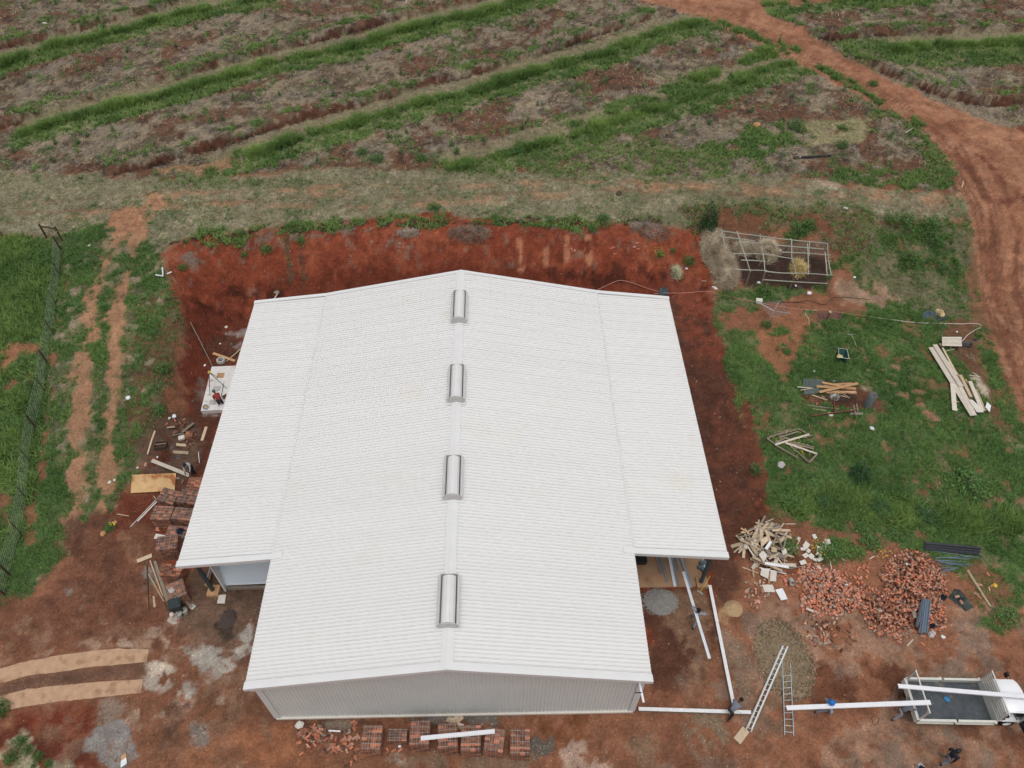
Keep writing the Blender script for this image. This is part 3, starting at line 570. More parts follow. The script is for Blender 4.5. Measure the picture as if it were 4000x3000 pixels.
# ground shader: soil grain, small stones, plant litter, painted hollow shade in the field
def groundmat(name,rough=.95,a1=(1.1,9,.62,1.36),a2=(8,6,.60,1.42,.8)):
    m=bpy.data.materials.new(name); m.use_nodes=True; n=m.node_tree.nodes; L=m.node_tree.links; p=n['Principled BSDF']
    p.inputs['Roughness'].default_value=rough; p.inputs['Specular IOR Level'].default_value=.12
    a=n.new('ShaderNodeAttribute'); a.attribute_name='Col'; g=n.new('ShaderNodeNewGeometry')
    def noise(s,d,lo,hi,r=.7):
        t=n.new('ShaderNodeTexNoise'); t.inputs['Scale'].default_value=s; t.inputs['Detail'].default_value=d; t.inputs['Roughness'].default_value=r; L.new(g.outputs['Position'],t.inputs['Vector'])
        q=n.new('ShaderNodeMapRange'); q.inputs[1].default_value=.3; q.inputs[2].default_value=.7; q.inputs[3].default_value=lo; q.inputs[4].default_value=hi; L.new(t.outputs[0],q.inputs[0]); return t,q
    t1,q1=noise(*a1); t2,q2=noise(*a2)
    mu=n.new('ShaderNodeMath'); mu.operation='MULTIPLY'; L.new(q1.outputs[0],mu.inputs[0]); L.new(q2.outputs[0],mu.inputs[1])
    v=n.new('ShaderNodeVectorMath'); v.operation='SCALE'; L.new(a.outputs['Color'],v.inputs[0]); L.new(mu.outputs[0],v.inputs['Scale'])
    vo=n.new('ShaderNodeTexVoronoi'); vo.inputs['Scale'].default_value=9; L.new(g.outputs['Position'],vo.inputs['Vector'])
    sp=n.new('ShaderNodeSeparateColor'); L.new(vo.outputs['Color'],sp.inputs[0])
    s1=n.new('ShaderNodeMapRange'); s1.inputs[1].default_value=.80; s1.inputs[2].default_value=.95; L.new(sp.outputs[0],s1.inputs[0])
    s2=n.new('ShaderNodeMapRange'); s2.inputs[1].default_value=.42; s2.inputs[2].default_value=.22; L.new(vo.outputs['Distance'],s2.inputs[0])
    ml=n.new('ShaderNodeMath'); ml.operation='MULTIPLY'; L.new(s1.outputs[0],ml.inputs[0]); L.new(s2.outputs[0],ml.inputs[1])
    gr=n.new('ShaderNodeMapRange'); gr.inputs[3].default_value=.35; gr.inputs[4].default_value=2.1; L.new(sp.outputs[1],gr.inputs[0])
    v3=n.new('ShaderNodeVectorMath'); v3.operation='SCALE'; L.new(v.outputs[0],v3.inputs[0]); L.new(gr.outputs[0],v3.inputs['Scale'])
    mx=n.new('ShaderNodeMix'); mx.data_type='RGBA'; L.new(ml.outputs[0],mx.inputs[0]); L.new(v.outputs[0],mx.inputs[6]); L.new(v3.outputs[0],mx.inputs[7])
    L.new(mx.outputs[2],p.inputs['Base Color'])
    t3,_=noise(3.2,12,0,1,.72); bp=n.new('ShaderNodeBump'); bp.inputs['Strength'].default_value=1; bp.inputs['Distance'].default_value=.15; L.new(t3.outputs[0],bp.inputs['Height']); L.new(bp.outputs[0],p.inputs['Normal'])
    return m
M['ground']=groundmat('soil_and_litter'); M['groundf']=groundmat('field_litter_and_shade',.95,(1.6,9,.58,1.40),(4.2,8,.38,1.62,.85)); M['groundb']=groundmat('cut_soil',.95,(1.3,9,.66,1.3),(5.5,8,.55,1.45,.85))  # field contrast mixes litter tones with painted shade of small hollows
nr,ncol=GX.shape
idx=np.arange(N).reshape(nr,ncol); F=np.stack([idx[:-1,:-1],idx[:-1,1:],idx[1:,1:],idx[1:,:-1]],-1).reshape(-1,4)
fl=lab[F[:,0]]
names={0:'yard_ground',1:'field',2:'mown_verge',3:'grassland',4:'earth_bank',5:'dirt_road',6:'gravel_patch'}
V3=np.stack([gx,gy,gzm],1)
for k,nm in names.items():
    f=F[fl==k]
    if not len(f): continue
    u,inv=np.unique(f.ravel(),return_inverse=True)
    o=npmesh(nm,V3[u],inv.reshape(-1,4),4,col[u],M['groundf' if k in(1,2) else ('groundb' if k==4 else 'ground')]); o['kind']='structure'
    o.data.polygons.foreach_set('use_smooth',[True]*len(o.data.polygons))
def stripmesh(S,name):
    A=pts('D',S[0]); Z=pts('D',S[1]); b=B()
    def dens(l,k):
        l=[Vector(v) for v in l]; d=[0]
        for i in range(len(l)-1): d.append(d[-1]+(l[i+1]-l[i]).length)
        return [Vector((np.interp(t*d[-1],d,[v.x for v in l]),np.interp(t*d[-1],d,[v.y for v in l]),0)) for t in np.linspace(0,1,k)]
    A=dens(A,70);Z=dens(Z,70); v=[]
    for p,q in zip(A,Z):
        for w,zz in ((p,-.06),(p,.038),(q,.038),(q,-.06)):
            j=float(fbm(np.array([w.x]),np.array([w.y]),.5,301,2)[0]-.5)*.10
            v.append((w.x,w.y+j,float(terr(w.x,w.y))+zz))
    f=[(4*i+k,4*i+k+1,4*i+k+5,4*i+k+4) for i in range(len(A)-1) for k in range(3)]+[(0,1,2,3),tuple(range(len(v)-4,len(v)))]
    b.add(v,f); o=obj(name,b,M['strip']); o['kind']='structure'
stripmesh(([(-900,760),(-500,620),(-200,545),(0,470),(250,400),(500,360),(800,320),(1000,300),(1150,295),(1290,308)],[(-900,900),(-500,745),(-200,655),(0,595),(250,530),(500,498),(750,460),(1000,435),(1180,420),(1270,412)]),'path')
stripmesh(([(-900,1040),(-500,870),(-200,780),(0,715),(250,645),(500,620),(850,582),(1050,575),(1240,558)],[(-900,1190),(-500,1000),(-200,905),(80,825),(300,785),(500,756),(700,730),(920,710),(1222,680)]),'path')

# ---------------- growth and litter scattered over it ----------------
cellA=np.zeros(N); dyr=np.gradient(ys)[:,None]; dxr=(hw*2/NX)[:,None]
cellA=(np.repeat(dyr,ncol,1)*np.repeat(dxr,ncol,1)).ravel()
dxv=np.repeat(dxr,ncol,1).ravel(); dyv=np.repeat(dyr,ncol,1).ravel()
vis=(gy>-5)&(gy<118)&(np.abs(gx-3)<36+gy*.6)
# leave the building's footprint clear
inb=(np.abs(gx)<13.2)&(gy>7)&(gy<25)|(np.abs(gx)<8.7)&(gy>.3)&(gy<25)
def sample(den,n,pw=.8):
    w=den*cellA**pw*vis*(~inb); w=w/w.sum(); i=rng.choice(N,n,p=w)
    x=gx[i]+(rng.random(n)-.5)*dxv[i]*1.2; y=gy[i]+(rng.random(n)-.5)*dyv[i]*1.2
    return i,x,y,terr(x,y)+(gzm[i]-gz[i])
def blades(name,x,y,z,nb,h,w,lean,cA,cB,sc,clump=None):
    n=len(x); k=nb
    X=np.repeat(x,k)+rng.normal(0,1,n*k)*np.repeat(sc,k)*.35*h; Y=np.repeat(y,k)+rng.normal(0,1,n*k)*np.repeat(sc,k)*.35*h; Z=np.repeat(z,k)-.02
    H=h*np.repeat(sc,k)*rng.uniform(.6,1.25,n*k); a=rng.uniform(0,2*math.pi,n*k); ln=lean*H*rng.uniform(.5,1.4,n*k); b=rng.uniform(0,2*math.pi,n*k)
    ww=w*np.repeat(np.sqrt(sc),k)*rng.uniform(.7,1.4,n*k)
    p0=np.stack([X-np.cos(b)*ww,Y-np.sin(b)*ww,Z],1);p1=np.stack([X+np.cos(b)*ww,Y+np.sin(b)*ww,Z],1)
    p2=np.stack([X+np.cos(a)*ln,Y+np.sin(a)*ln,Z+H],1)
    V=np.stack([p0,p1,p2],1).reshape(-1,3)
    t=np.clip(np.repeat(rng.random(n)*.35+.9*(fbm(x,y,2.2,201,3)-.28),k)+rng.random(n*k)*.35,0,1.15)
    c=np.array(cA)[None]*(1-t[:,None])+np.array(cB)[None]*t[:,None]; c=np.repeat(c,3,0)
    return V,c
def put(name,parts_,mt,kind='stuff',label=None,cat=None):
    V=np.concatenate([p[0] for p in parts_]); c=np.concatenate([p[1] for p in parts_])
    o=npmesh(name,V,None,3,c,mt); tag(o,label,cat,None,kind); return o
DEN['lawn']*=.25+1.5*sst(.38,.62,fbm(gx,gy,.8,211,3)); DEN['straw']*=.15+1.9*sst(.42,.62,fbm(gx,gy,.9,212,3)); DEN['tall']*=.35+1.2*sst(.35,.6,fbm(gx,gy,1.3,213,3))
i,x,y,z=sample(DEN['lawn'],66000); s=(cellA[i]/.012)**.35
put('grass',[blades('',x,y,z,6,.13,.020,1.0,lin((60,98,50)),lin((122,150,84)),s)],M['leafvc'],label='short green grass of the lawn and meadow around the yard',cat='grass')
i,x,y,z=sample(DEN['tall'],13000); s=(cellA[i]/.03)**.18*(.55+.9*fbm(x,y,1.1,221,2))
put('tall_grass',[blades('',x,y,z,13,.42,.026,1.0,lin((58,92,46)),lin((132,158,84)),s)],M['leafvc'],label='tall green grass growing in long rows across the field',cat='tall grass')
i,x,y,z=sample(DEN['weed'],30000); s=(cellA[i]/.03)**.3
put('weeds',[blades('',x,y,z,7,.22,.032,1.1,lin((66,100,52)),lin((128,152,84)),s)],M['leafvc'],label='low green weeds along terrace edges and banks',cat='weeds')
i,x,y,z=sample(DEN['dry'],52000); s=(cellA[i]/.03)**.35
put('dry_mown_grass',[blades('',x,y,z,4,.07,.03,1.6,lin((112,112,84)),lin((172,164,132)),s)],M['strawvc'],label='short dry mown grass on the verge below the field',cat='dry grass')
# litter: long thin straws lying about
i,x,y,z=sample(DEN['straw'],125000); s=(cellA[i]/.03)**.4; n=len(x)
a=rng.uniform(0,math.pi*2,n); L=rng.uniform(.12,.42,n)*s; wd=rng.uniform(.010,.026,n)*s; up=rng.uniform(0,.35,n)*L; z=z+.03
dx=np.cos(a)*L;dy=np.sin(a)*L; px=-np.sin(a)*wd;py=np.cos(a)*wd
V=np.stack([np.stack([x-px,y-py,z],1),np.stack([x+px,y+py,z],1),np.stack([x+dx,y+dy,z+up],1)],1).reshape(-1,3)
t=rng.random((n,1)); cc=np.where(rng.random((n,1))<.45,np.array(lin((156,148,138)))[None],np.array(lin((180,158,126)))[None])*(.55+.6*t)
put('dry_litter',[(V,np.repeat(cc,3,0))],M['strawvc'],label='dry cane litter lying over the field strips',cat='dry litter')
def stones(name,x,y,z,r,c,label,cat):
    n=len(x); O=np.array([(1,0,0),(-.5,.87,0),(-.5,-.87,0),(0,0,1),(0,0,-.6)]); T=[(0,1,3),(1,2,3),(2,0,3)]
    a=rng.uniform(0,6.28,n); sq=rng.uniform(.6,1.3,(n,3)); V=O[None]*sq[:,None]*r[:,None,None]
    ca,sa=np.cos(a)[:,None],np.sin(a)[:,None]; X=V[...,0]*ca-V[...,1]*sa; Y=V[...,0]*sa+V[...,1]*ca
    P=np.stack([X+x[:,None],Y+y[:,None],V[...,2]*.7+z[:,None]],-1)
    tri=P[:,np.array(T)].reshape(-1,3); return tri,np.repeat(c,9,0)
DEN['peb']=np.maximum(DEN['peb'],.12*(gz<3.2)*(gy<34)*(DEN['lawn']<.3))
i,x,y,z=sample(DEN['peb'],46000,1.0); n=len(x); r=rng.uniform(.014,.042,n)*np.where(rng.random(n)<.05,2.2,1)
c=np.array(lin((158,148,136)))[None]*rng.uniform(.35,1.6,(n,1)); mr=rng.random((n,1))<.35; c=np.where(mr,np.array(lin((140,84,58)))[None]*rng.uniform(.6,1.3,(n,1)),c)
put('pebbles',[stones('',x,y,z,r,c,'','')],M['stonevc'],label='loose pebbles and stone chips scattered over the yard soil',cat='pebbles')
i,x,y,z=sample(DEN['clod'],9000,1.0); n=len(x); r=rng.uniform(.03,.10,n)*np.where(rng.random(n)<.06,1.8,1)
c=np.array(lin((138,66,42)))[None]*rng.uniform(.7,1.3,(n,1))
put('soil_clods',[stones('',x,y,z,r,c,'','')],M['stonevc'],label='red soil clods lying on the cut bank and bare field patches',cat='soil clods')
# ======================= the warehouse =======================
ZR,Z1,Z2,W1,W2,LB,YW=6.94,5.08,4.49,8.87,13.63,25.34,6.2
WH=thing('warehouse','large white ribbed-metal warehouse with low gable roof, two side wings and four ridge vents','warehouse',(0,0,0))
def ribroof(x0,z0,x1,z1,y0,y1,pitch=.184,h0=.040):
    b=B(); n=int(round((y1-y0)/pitch)); p=(y1-y0)/n; prof=[]
    for k in range(n):
        h=h0*(1.35 if k%4==0 else .95); y=y0+k*p; prof+=[(y,0),(y+p*.64,0),(y+p*.68,h),(y+p*.80,h)]
    prof+=[(y1,0)]
    d=Vector((x1-x0,0,z1-z0)).normalized(); nn=Vector((-d.z,0,d.x)); nn=nn if nn.z>0 else -nn
    v=[]
    for y,o in prof: v+= [Vector((x0,y,z0))+nn*o,Vector((x1,y,z1))+nn*o]
    return b.add(v,[(2*i,2*i+1,2*i+3,2*i+2) for i in range(len(prof)-1)])
for s in(-1,1):
    obj('roof_slope',ribroof(s*.12,ZR-.025,s*(W1),Z1,0.05,LB-.05),M['roof'],WH)
    obj('wing_roof',ribroof(s*(W1-.12),Z1-.035,s*W2,Z2,YW+.05,LB-.05),M['roof'],WH)
zr=lambda x:(ZR-(ZR-Z1)*abs(x)/W1) if abs(x)<=W1 else Z1-(Z1-Z2)*(abs(x)-W1)/(W2-W1)
def barge(xs,y0,y1,face,up=.045,drop=.24):
    """folded flashing over the sheet ends: flat strip and down-turned face"""
    b=B()
    for a,c in zip(xs[:-1],xs[1:]):
        za,zc=zr(a)+up,zr(c)+up
        b.add([(a,y0,za),(c,y0,zc),(c,y1,zc),(a,y1,za)],[(0,1,2,3)])
        yf=face; b.add([(a,yf,za),(c,yf,zc),(c,yf,zc-drop),(a,yf,za-drop),(a,yf+(.02 if yf<12 else -.02),za-drop),(c,yf+(.02 if yf<12 else -.02),zc-drop)],[(0,1,2,3),(3,2,5,4)])
    for a in(xs[0],xs[-1]):
        z=zr(a)+up; b.add([(a,y0,z),(a,y1,z),(a,y1,z-drop*.5),(a,y0,z-drop)],[(0,1,2,3)])
    return b
obj('barge_flashing',barge([-W1-.03,0,W1+.03],-.03,.30,-.03),M['flash'],WH)
obj('barge_flashing',barge([-W2-.03,-W1,0,W1,W2+.03],LB-.25,LB+.03,LB+.03),M['flash'],WH)
obj('barge_flashing',barge([-W2-.03,-W1,-W1+.55],YW-.02,YW+.30,YW-.02,.06),M['flash'],WH)
obj('barge_flashing',barge([W1-.55,W1,W2+.03],YW-.02,YW+.30,YW-.02,.06),M['flash'],WH)
for s in(-1,1): obj('lap_shadow_strip',B().beam((s*(W1-.02),YW+.1,Z1+.026),(s*(W1-.02),LB-.1,Z1+.050),.05,.014),M['vent'],WH)  # thin darker strip standing in for the shadow line at the lap
# ridge capping: folded over the ridge
b=B(); hw_=.26
for y0,y1 in ((0,3.02),(3.02,LB)):
    b.add([(-hw_,y0,zr(hw_)+.05),(0,y0,ZR+.07),(hw_,y0,zr(hw_)+.05),(hw_,y1,zr(hw_)+.05),(0,y1,ZR+.07),(-hw_,y1,zr(hw_)+.05)],[(0,1,4,5),(1,2,3,4)])
for s in(-1,1): b.add([(s*hw_,0,zr(hw_)+.05),(s*hw_,LB,zr(hw_)+.05),(s*hw_,LB,zr(hw_)+.01),(s*hw_,0,zr(hw_)+.01)],[(0,1,2,3)])
obj('ridge_cap',b,M['flash'],WH)
M['throat']=mat('shaded_vent_throat',(.16,.16,.165),.7,.1)  # dark grey paints the shade in the gap beside the hood
# ridge ventilators
for yt,yb in ((1135,1253),(1423,1563),(1778,1944),(2241,2445)):
    ya=at('W',1780/1.80832,yt/1.80832,flat=7.35).y; yc=at('W',1770/1.80832,yb/1.80832,flat=7.15).y
    y0,y1=yc,ya; z=ZR
    v=B()
    v.add([(-.50,y0-.14,zr(.5)+.062),(0,y0-.14,z+.082),(.50,y0-.14,zr(.5)+.062),(.50,y1+.12,zr(.5)+.062),(0,y1+.12,z+.082),(-.50,y1+.12,zr(.5)+.062)],[(0,1,4,5),(1,2,3,4)])
    vent=obj('ridge_vent',v,M['flash'],WH)
    h=B(); prof=[(-.31,.26),(-.30,.36),(-.22,.47),(-.07,.54),(.07,.54),(.22,.47),(.30,.36),(.31,.26)]
    vv=[];n=len(prof)
    for y in(y0+.03,y1-.10): vv+=[(x,y,z+q) for x,q in prof]
    h.add(vv,[(i,i+1,n+i+1,n+i) for i in range(n-1)]+[tuple(range(n))[::-1],tuple(range(n,2*n))])
    obj('hood',h,M['vent'],vent)
    for s in(-1,1):
        w=B(); w.add([(s*.36,y0,z+.30),(s*.38,y0,z+.44),(s*.49,y0,z+.24),(s*.43,y0,z-.02),(s*.36,y1,z+.30),(s*.38,y1,z+.44),(s*.49,y1,z+.24),(s*.43,y1,z-.02)],
          [(0,1,5,4),(1,2,6,5),(2,3,7,6),(0,4,7,3),(0,3,2,1),(4,5,6,7)])
        obj('wind_baffle',w,M['flash'],vent)
    k=B(); k.box((0,(y0+y1)/2,z+.14),(.70,y1-y0-.04,.10)); obj('throat',k,M['throat'],vent)
    for ye in(y0-.015,y1-.035):
        e=B(); pl=[(-.40,.40),(-.30,.46),(.30,.46),(.40,.40),(.50,.22),(.38,.02),(.16,.07),(-.16,.07),(-.38,.02),(-.50,.22)]
        m_=len(pl); e.add([(x,ye,z+q) for x,q in pl]+[(x,ye+.03,z+q) for x,q in pl],[tuple(range(m_)),tuple(range(m_,2*m_))[::-1]]+[(i,(i+1)%m_,m_+(i+1)%m_,m_+i) for i in range(m_)])
        obj('end_plate',e,M['ventend'],vent)
# front gable wall, ribbed upright sheets
def ribwall(x0,x1,y,topf,zb=.14,pitch=.1715,h=.03,sgn=-1):
    b=B(); n=int(round((x1-x0)/pitch)); p=(x1-x0)/n; pr=[]
    for k in range(n):
        x=x0+k*p; pr+=[(x,0),(x+p*.6,0),(x+p*.7,h),(x+p*.9,h)]
    pr.append((x1,0)); v=[]
    for x,o in pr: v+=[(x,y+sgn*o,zb),(x,y+sgn*o,topf(x))]
    return b.add(v,[(2*i,2*i+1,2*i+3,2*i+2) for i in range(len(pr)-1)])
HWF=8.62
obj('gable_wall',ribwall(-HWF,HWF,.40,lambda x:zr(x)-.02),M['clad'],WH)
b=B().box((0,.37,.07),(2*HWF+.1,.16,.14)); obj('base_sill',b,M['board'],WH)
b=B().box((0,.335,.30),(2*HWF,.02,.02)); 
for s in(-1,1):
    c=B(); c.box((s*(HWF-.02),.345,2.2),(.30,.03,4.1)); c.box((s*(HWF+.13),.5,2.2),(.02,.3,4.1)); c.box((s*(HWF-.02),.28,4.6),(.52,.14,.8)); obj('corner_flashing',c,M['clad'],WH)
    w=B(); w.box((s*(HWF+.04),12.9,2.35),(.10,24.8,4.7)); obj('side_wall',w,M['clad'],WH)
w=B().box((0,LB-.4,2.2),(2*W2-.5,.10,4.4)); obj('rear_wall',w,M['clad'],WH)
# left wing: set-back sheeted wall (blue tint paints its sky reflection) with white end post and a timber board at its foot
bl=at('C',1352,790,flat=.12); br=at('C',1760,775,flat=.12)
w=B(); xe=bl.x; ye=bl.y
tl=at('C',1225,520,flat=2.35); tr=at('C',1900,505,flat=2.35); bl=at('C',1352,785,flat=.42); br=at('C',1800,765,flat=.42)
bw_=obj('sloping_sheeting',B().slab([bl,br,tr,tl],.03),M['blue'],WH)
for f_ in (.30,.68): obj('panel_seam',B().beam(bl.lerp(br,f_)+Vector((0,-.02,.035)),tl.lerp(tr,f_)+Vector((0,-.02,.035)),.02,.006),M['galv'],bw_)
obj('edge_trim',B().beam(bl+Vector((-.05,0,.02)),tl+Vector((-.05,0,.02)),.10,.10),M['white'],bw_)
obj('edge_trim',B().beam(bl+Vector((-.05,-.02,.02)),br+Vector((0,-.02,.02)),.05,.05),M['white'],bw_)
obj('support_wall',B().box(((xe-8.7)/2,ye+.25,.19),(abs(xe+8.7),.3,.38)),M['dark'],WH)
f=B().box(((xe-8.7)/2,ye-.16,.10),(abs(xe+8.7),.16,.20)); obj('base_board',f,M['woodg'],WH)
f=B().box((xe-.03,15,2.1),(.08,16,4.0)); obj('wing_side_wall',f,M['clad'],WH)
# columns on pads
for s,x in((-1,-13.30),(1,13.25)):
    for y in (7.05,13.0,19.0,24.6):
        c=B().tube((x,y,.1),(x,y,zr(x)-.12),.115,n=14); co=obj('column',c,M['steel'],WH)
        p=B().box((x+.04,y-.02,.12),(.62,.62,.24)); obj('column_pad',p,M['floor'] if s>0 else M['woodo'],WH)
    f=B(); f.beam((s*8.7,YW+.25,Z1-.25),(s*13.55,YW+.25,Z2-.2),.12,.22); obj('rafter',f,M['steel'],WH)
# right wing floor
fq_=[(8.75,6.5),(13.45,6.5),(13.45,25),(8.75,25)]
yb=at('G',900,540).y
f=B().prism([(8.75,yb),(13.62,yb),(13.62,24.8),(8.75,24.8)],-.02,.10); obj('wing_floor',f,M['floor'],WH)
f=B().box((13.62,yb+3.3,.14),(.10,5.2,.08)); obj('floor_edge',f,M['galv'],WH)
# left low brick wall under the wing
p0=at('C',1140,810,.1); f=B()
for k in range(46):
    for l in range(3): f.box((p0.x+random.uniform(-.008,.008),p0.y+.115+k*.235,.04+l*.085),(.11,.222,.073))
obj('brick_footing',f,M['brickold'],WH); f=B().box((p0.x-.09,p0.y+5.3,.16),(.04,10.6,.28)); obj('footing_strip',f,M['galv'],WH)
# slotted strut with clamps projecting from the gable corner
q=at('G',545,1550,flat=4.45); f=B(); a_=Vector((q.x,.38,4.35)); b_=Vector((q.x+.10,-.62,4.30)); f.beam(a_,b_,.09,.05); st=obj('bracket_strut',f,M['galvw'],WH)
obj('clamp',B().tube(a_+Vector((-.25,-.6,.02)),a_+Vector((.05,-.6,.02)),.025),M['black'],st); obj('clamp',B().tube(a_+Vector((-.12,-.14,.03)),a_+Vector((.06,-.14,.03)),.03),M['black'],st)
# --------- low plinth for the annex, white coping
def plinth(a,b,label,w=.15,h=.22):
    n=math.hypot(b.x-a.x,b.y-a.y); t=thing('plinth',label,'low wall',(a.x,a.y,0)); A=Vector((0,0,0));Bv=Vector((b.x-a.x,b.y-a.y,0))
    obj('footing',B().beam(A+Vector((0,0,h/2-.03)),Bv+Vector((0,0,h/2-.03)),w,h),M['woodg'],t)
    obj('coping',B().beam(A+Vector((0,0,h+.0)),Bv+Vector((0,0,h+.0)),w+.02,.03),M['kerbw'],t)
plinth(at('G',1305,515,.2),at('H',470,1035,.2),'long low white-topped wall running from the wing column to the front corner of the annex')
plinth(Vector((8.95,.42,0)),at('H',645,1058,.2),'low white-topped wall running out from the right corner of the gable wall')
# ======================= people =======================
def skinmesh(name,nodes,edges,mt,parent,root=0,sub=1):
    m=bpy.data.meshes.new(name); m.from_pydata([n[0] for n in nodes],edges,[]); m.materials.append(mt)
    o=bpy.data.objects.new(name,m); COL.objects.link(o); o.parent=parent
    sk=o.modifiers.new('skin','SKIN'); sk.use_smooth_shade=True; sk.branch_smoothing=.4
    for i,n in enumerate(nodes):
        d=m.skin_vertices[0].data[i]; r=n[1]; d.radius=r if isinstance(r,tuple) else (r,r); d.use_root=(i==root)
    sb=o.modifiers.new('sub','SUBSURF'); sb.levels=sub; sb.render_levels=sub
    return o
def ik(a,c,l1,l2,hint):
    a=Vector(a);c=Vector(c);d=c-a;L=min(d.length,(l1+l2)*.995)
    if d.length>L: c=a+d.normalized()*L
    d=(c-a);x=(l1*l1-l2*l2+L*L)/(2*L) if L>1e-6 else 0; h=math.sqrt(max(l1*l1-x*x,0))
    n=Vector(hint)-d.normalized()*Vector(hint).dot(d.normalized()); n.normalize()
    return a+d.normalized()*x+n*h,c
def person(label,loc,head,shirt,trouser,shoe='black',hat='hair',bend=0,twist=0,feet=((.05,.10),(-.05,-.10)),hands=((.05,.27,.85),(.05,-.27,.85)),group=None,drop=0,sleeve=.6,hc=None,side=0,vest=None):
    t=thing('person',label,'person',loc,group,rz=head)
    Rb=Matrix.Rotation(bend,3,'Y')@Matrix.Rotation(side,3,'X')@Matrix.Rotation(twist,3,'Z'); pz=.93-drop; pel=Vector((-.12*math.sin(bend),0,pz))
    up=lambda x,y,z: pel+Rb@Vector((x,y,z-.93))
    waist=up(0,0,1.10);chest=up(.01,0,1.30);neckb=up(0,0,1.44);neck=up(.01,0,1.50);hd0=up(.03,0,1.58);hd1=up(.02,0,1.68)
    body=[(pel,(.08,.08)),(waist,(.08,.08)),(chest,(.085,.085)),(neckb,(.06,.06)),(neck,(.055,.055)),(hd0,(.078,.085)),(hd1,(.075,.085)),(up(.02,0,1.735),(.045,.05)),(up(.125,0,1.60),(.016,.016))]
    E=[(0,1),(1,2),(2,3),(3,4),(4,5),(5,6),(6,7),(5,8)]
    for s in(-1,1):
        body.append((up(.0,s*.088,1.62),.018)); E.append((5,len(body)-1))
    sh=[(pel+Vector((0,0,.0)),(.155,.14)),(waist,(.15,.14)),(chest,(.175,.15)),(neckb,(.10,.10))]; SE=[(0,1),(1,2),(2,3)]
    tr=[(pel+Vector((0,0,.08)),(.15,.12)),(pel+Vector((0,0,-.04)),(.155,.125))]; TE=[(0,1)]
    shoes=[]
    for s,hd,ft in((1,hands[0],feet[0]),(-1,hands[1],feet[1])):
        sho=up(0,s*.185,1.40); w0=Vector(hd); el,w0=ik(sho,w0,.29,.26,Rb@Vector((-.6,s*.8,-.3)))
        i0=len(body); body+=[(sho,.045),(el,.036),(w0,.028)]; E+=[(2,i0),(i0,i0+1),(i0+1,i0+2)]
        dr=(w0-el).normalized(); sd_=dr.cross(Vector((1,0,0.3))).normalized(); palm=w0+dr*.05; body.append((palm,(.035,.018))); E.append((i0+2,i0+3))
        for k,(o_,ln) in enumerate(((-.028,.07),(-.010,.08),(.010,.076),(.028,.06))):
            r_=palm+dr*.035+sd_*o_; m_=r_+dr*ln*.5+Vector((0,0,-.006)); e_=r_+dr*ln*.9+Vector((0,0,-.02)); j=len(body)
            body+=[(r_,.010),(m_,.009),(e_,.008)]; E+=[(i0+3,j),(j,j+1),(j+1,j+2)]
        j=len(body); body+=[(palm+sd_*s*.035,.011),(palm+sd_*s*.055+dr*.03,.009)]; E+=[(i0+3,j),(j,j+1)]
        k0=len(sh); sh+=[(sho,.078),(el,.058)]; SE+=[(2,k0),(k0,k0+1)]
        if sleeve>.5: sh.append((el.lerp(w0,.85),.045)); SE.append((k0+1,k0+2))
        hip=pel+Vector((0,s*.095,-.03)); fx,fy=ft[0],ft[1]; fz=ft[2] if len(ft)>2 else 0; an=Vector((fx,fy,.09+fz)); kn,an=ik(hip,an,.43,.42,(1,0,.05))
        i0=len(body); body+=[(hip,.07),(kn,.048),(an,.038),(an+Vector((.13,0,-.055)),(.035,.025))]; E+=[(0,i0),(i0,i0+1),(i0+1,i0+2),(i0+2,i0+3)]
        k0=len(tr); tr+=[(hip,.10),(kn,.075),(kn.lerp(an,.85),.062)]; TE+=[(1,k0),(k0,k0+1),(k0+1,k0+2)]
        shoes.append([(an+Vector((-.03,0,.0)),(.052,.05)),(an+Vector((.05,0,-.04)),(.05,.045)),(an+Vector((.17,0,-.055)),(.045,.03))])
    bo=skinmesh('body',body,E,M['skin'],t)
    skinmesh('shirt',sh,SE,shirt,t); skinmesh('trousers',tr,TE,trouser,t)
    for q in shoes: skinmesh('shoe',q,[(0,1),(1,2)],M[shoe],t)
    R_=Rb; c=up(.015,0,1.66)
    if hat=='hair':
        b=B().lathe(c,[(.001,.115),(.05,.105),(.085,.07),(.102,.02),(.10,-.02),(.09,-.05)],14,R_); obj('hair',b,M[hc or 'hair'],t,smooth=True)
    elif hat=='helmet':
        b=B().lathe(c,[(.001,.155),(.06,.145),(.105,.10),(.128,.03),(.13,.0),(.165,-.005),(.168,-.015),(.12,-.01)],18,R_); b.box(c+R_@Vector((.17,0,-.01)),(.09,.16,.012),R_); obj('hard_hat',b,hc,t,smooth=True)
    elif hat=='cap':
        b=B().lathe(c,[(.001,.125),(.06,.115),(.10,.07),(.112,.01),(.108,-.01)],14,R_); b.box(c+R_@Vector((.14,0,.0)),(.10,.13,.012),R_); obj('cap',b,M[hc or 'navy'],t,smooth=True)
    return t
MG=mat('grey_work_overall',(.27,.285,.33),.85,.15,9); MGd=mat('charcoal_overall',(.17,.175,.21),.85,.15,9); MJ=mat('light_grey_jacket',(.42,.41,.38),.85,.12,9)
MN=mat('navy_jacket',(.018,.022,.035),.8,.15,9); MBl=mat('faded_blue_jeans',(.20,.25,.32),.85,.15,9); MK=mat('black_trousers',(.02,.02,.025),.85,.2,9)
MR=mat('red_top',(.25,.03,.03),.8,.2,9); MHb=mat('blue_hard_hat',(.02,.16,.48),.35,.03); MLG=mat('pale_grey_shirt',(.38,.41,.45),.85,.1,9); MTe=mat('teal_trousers',(.03,.05,.055),.85,.2)
g=at('H',345,965); 
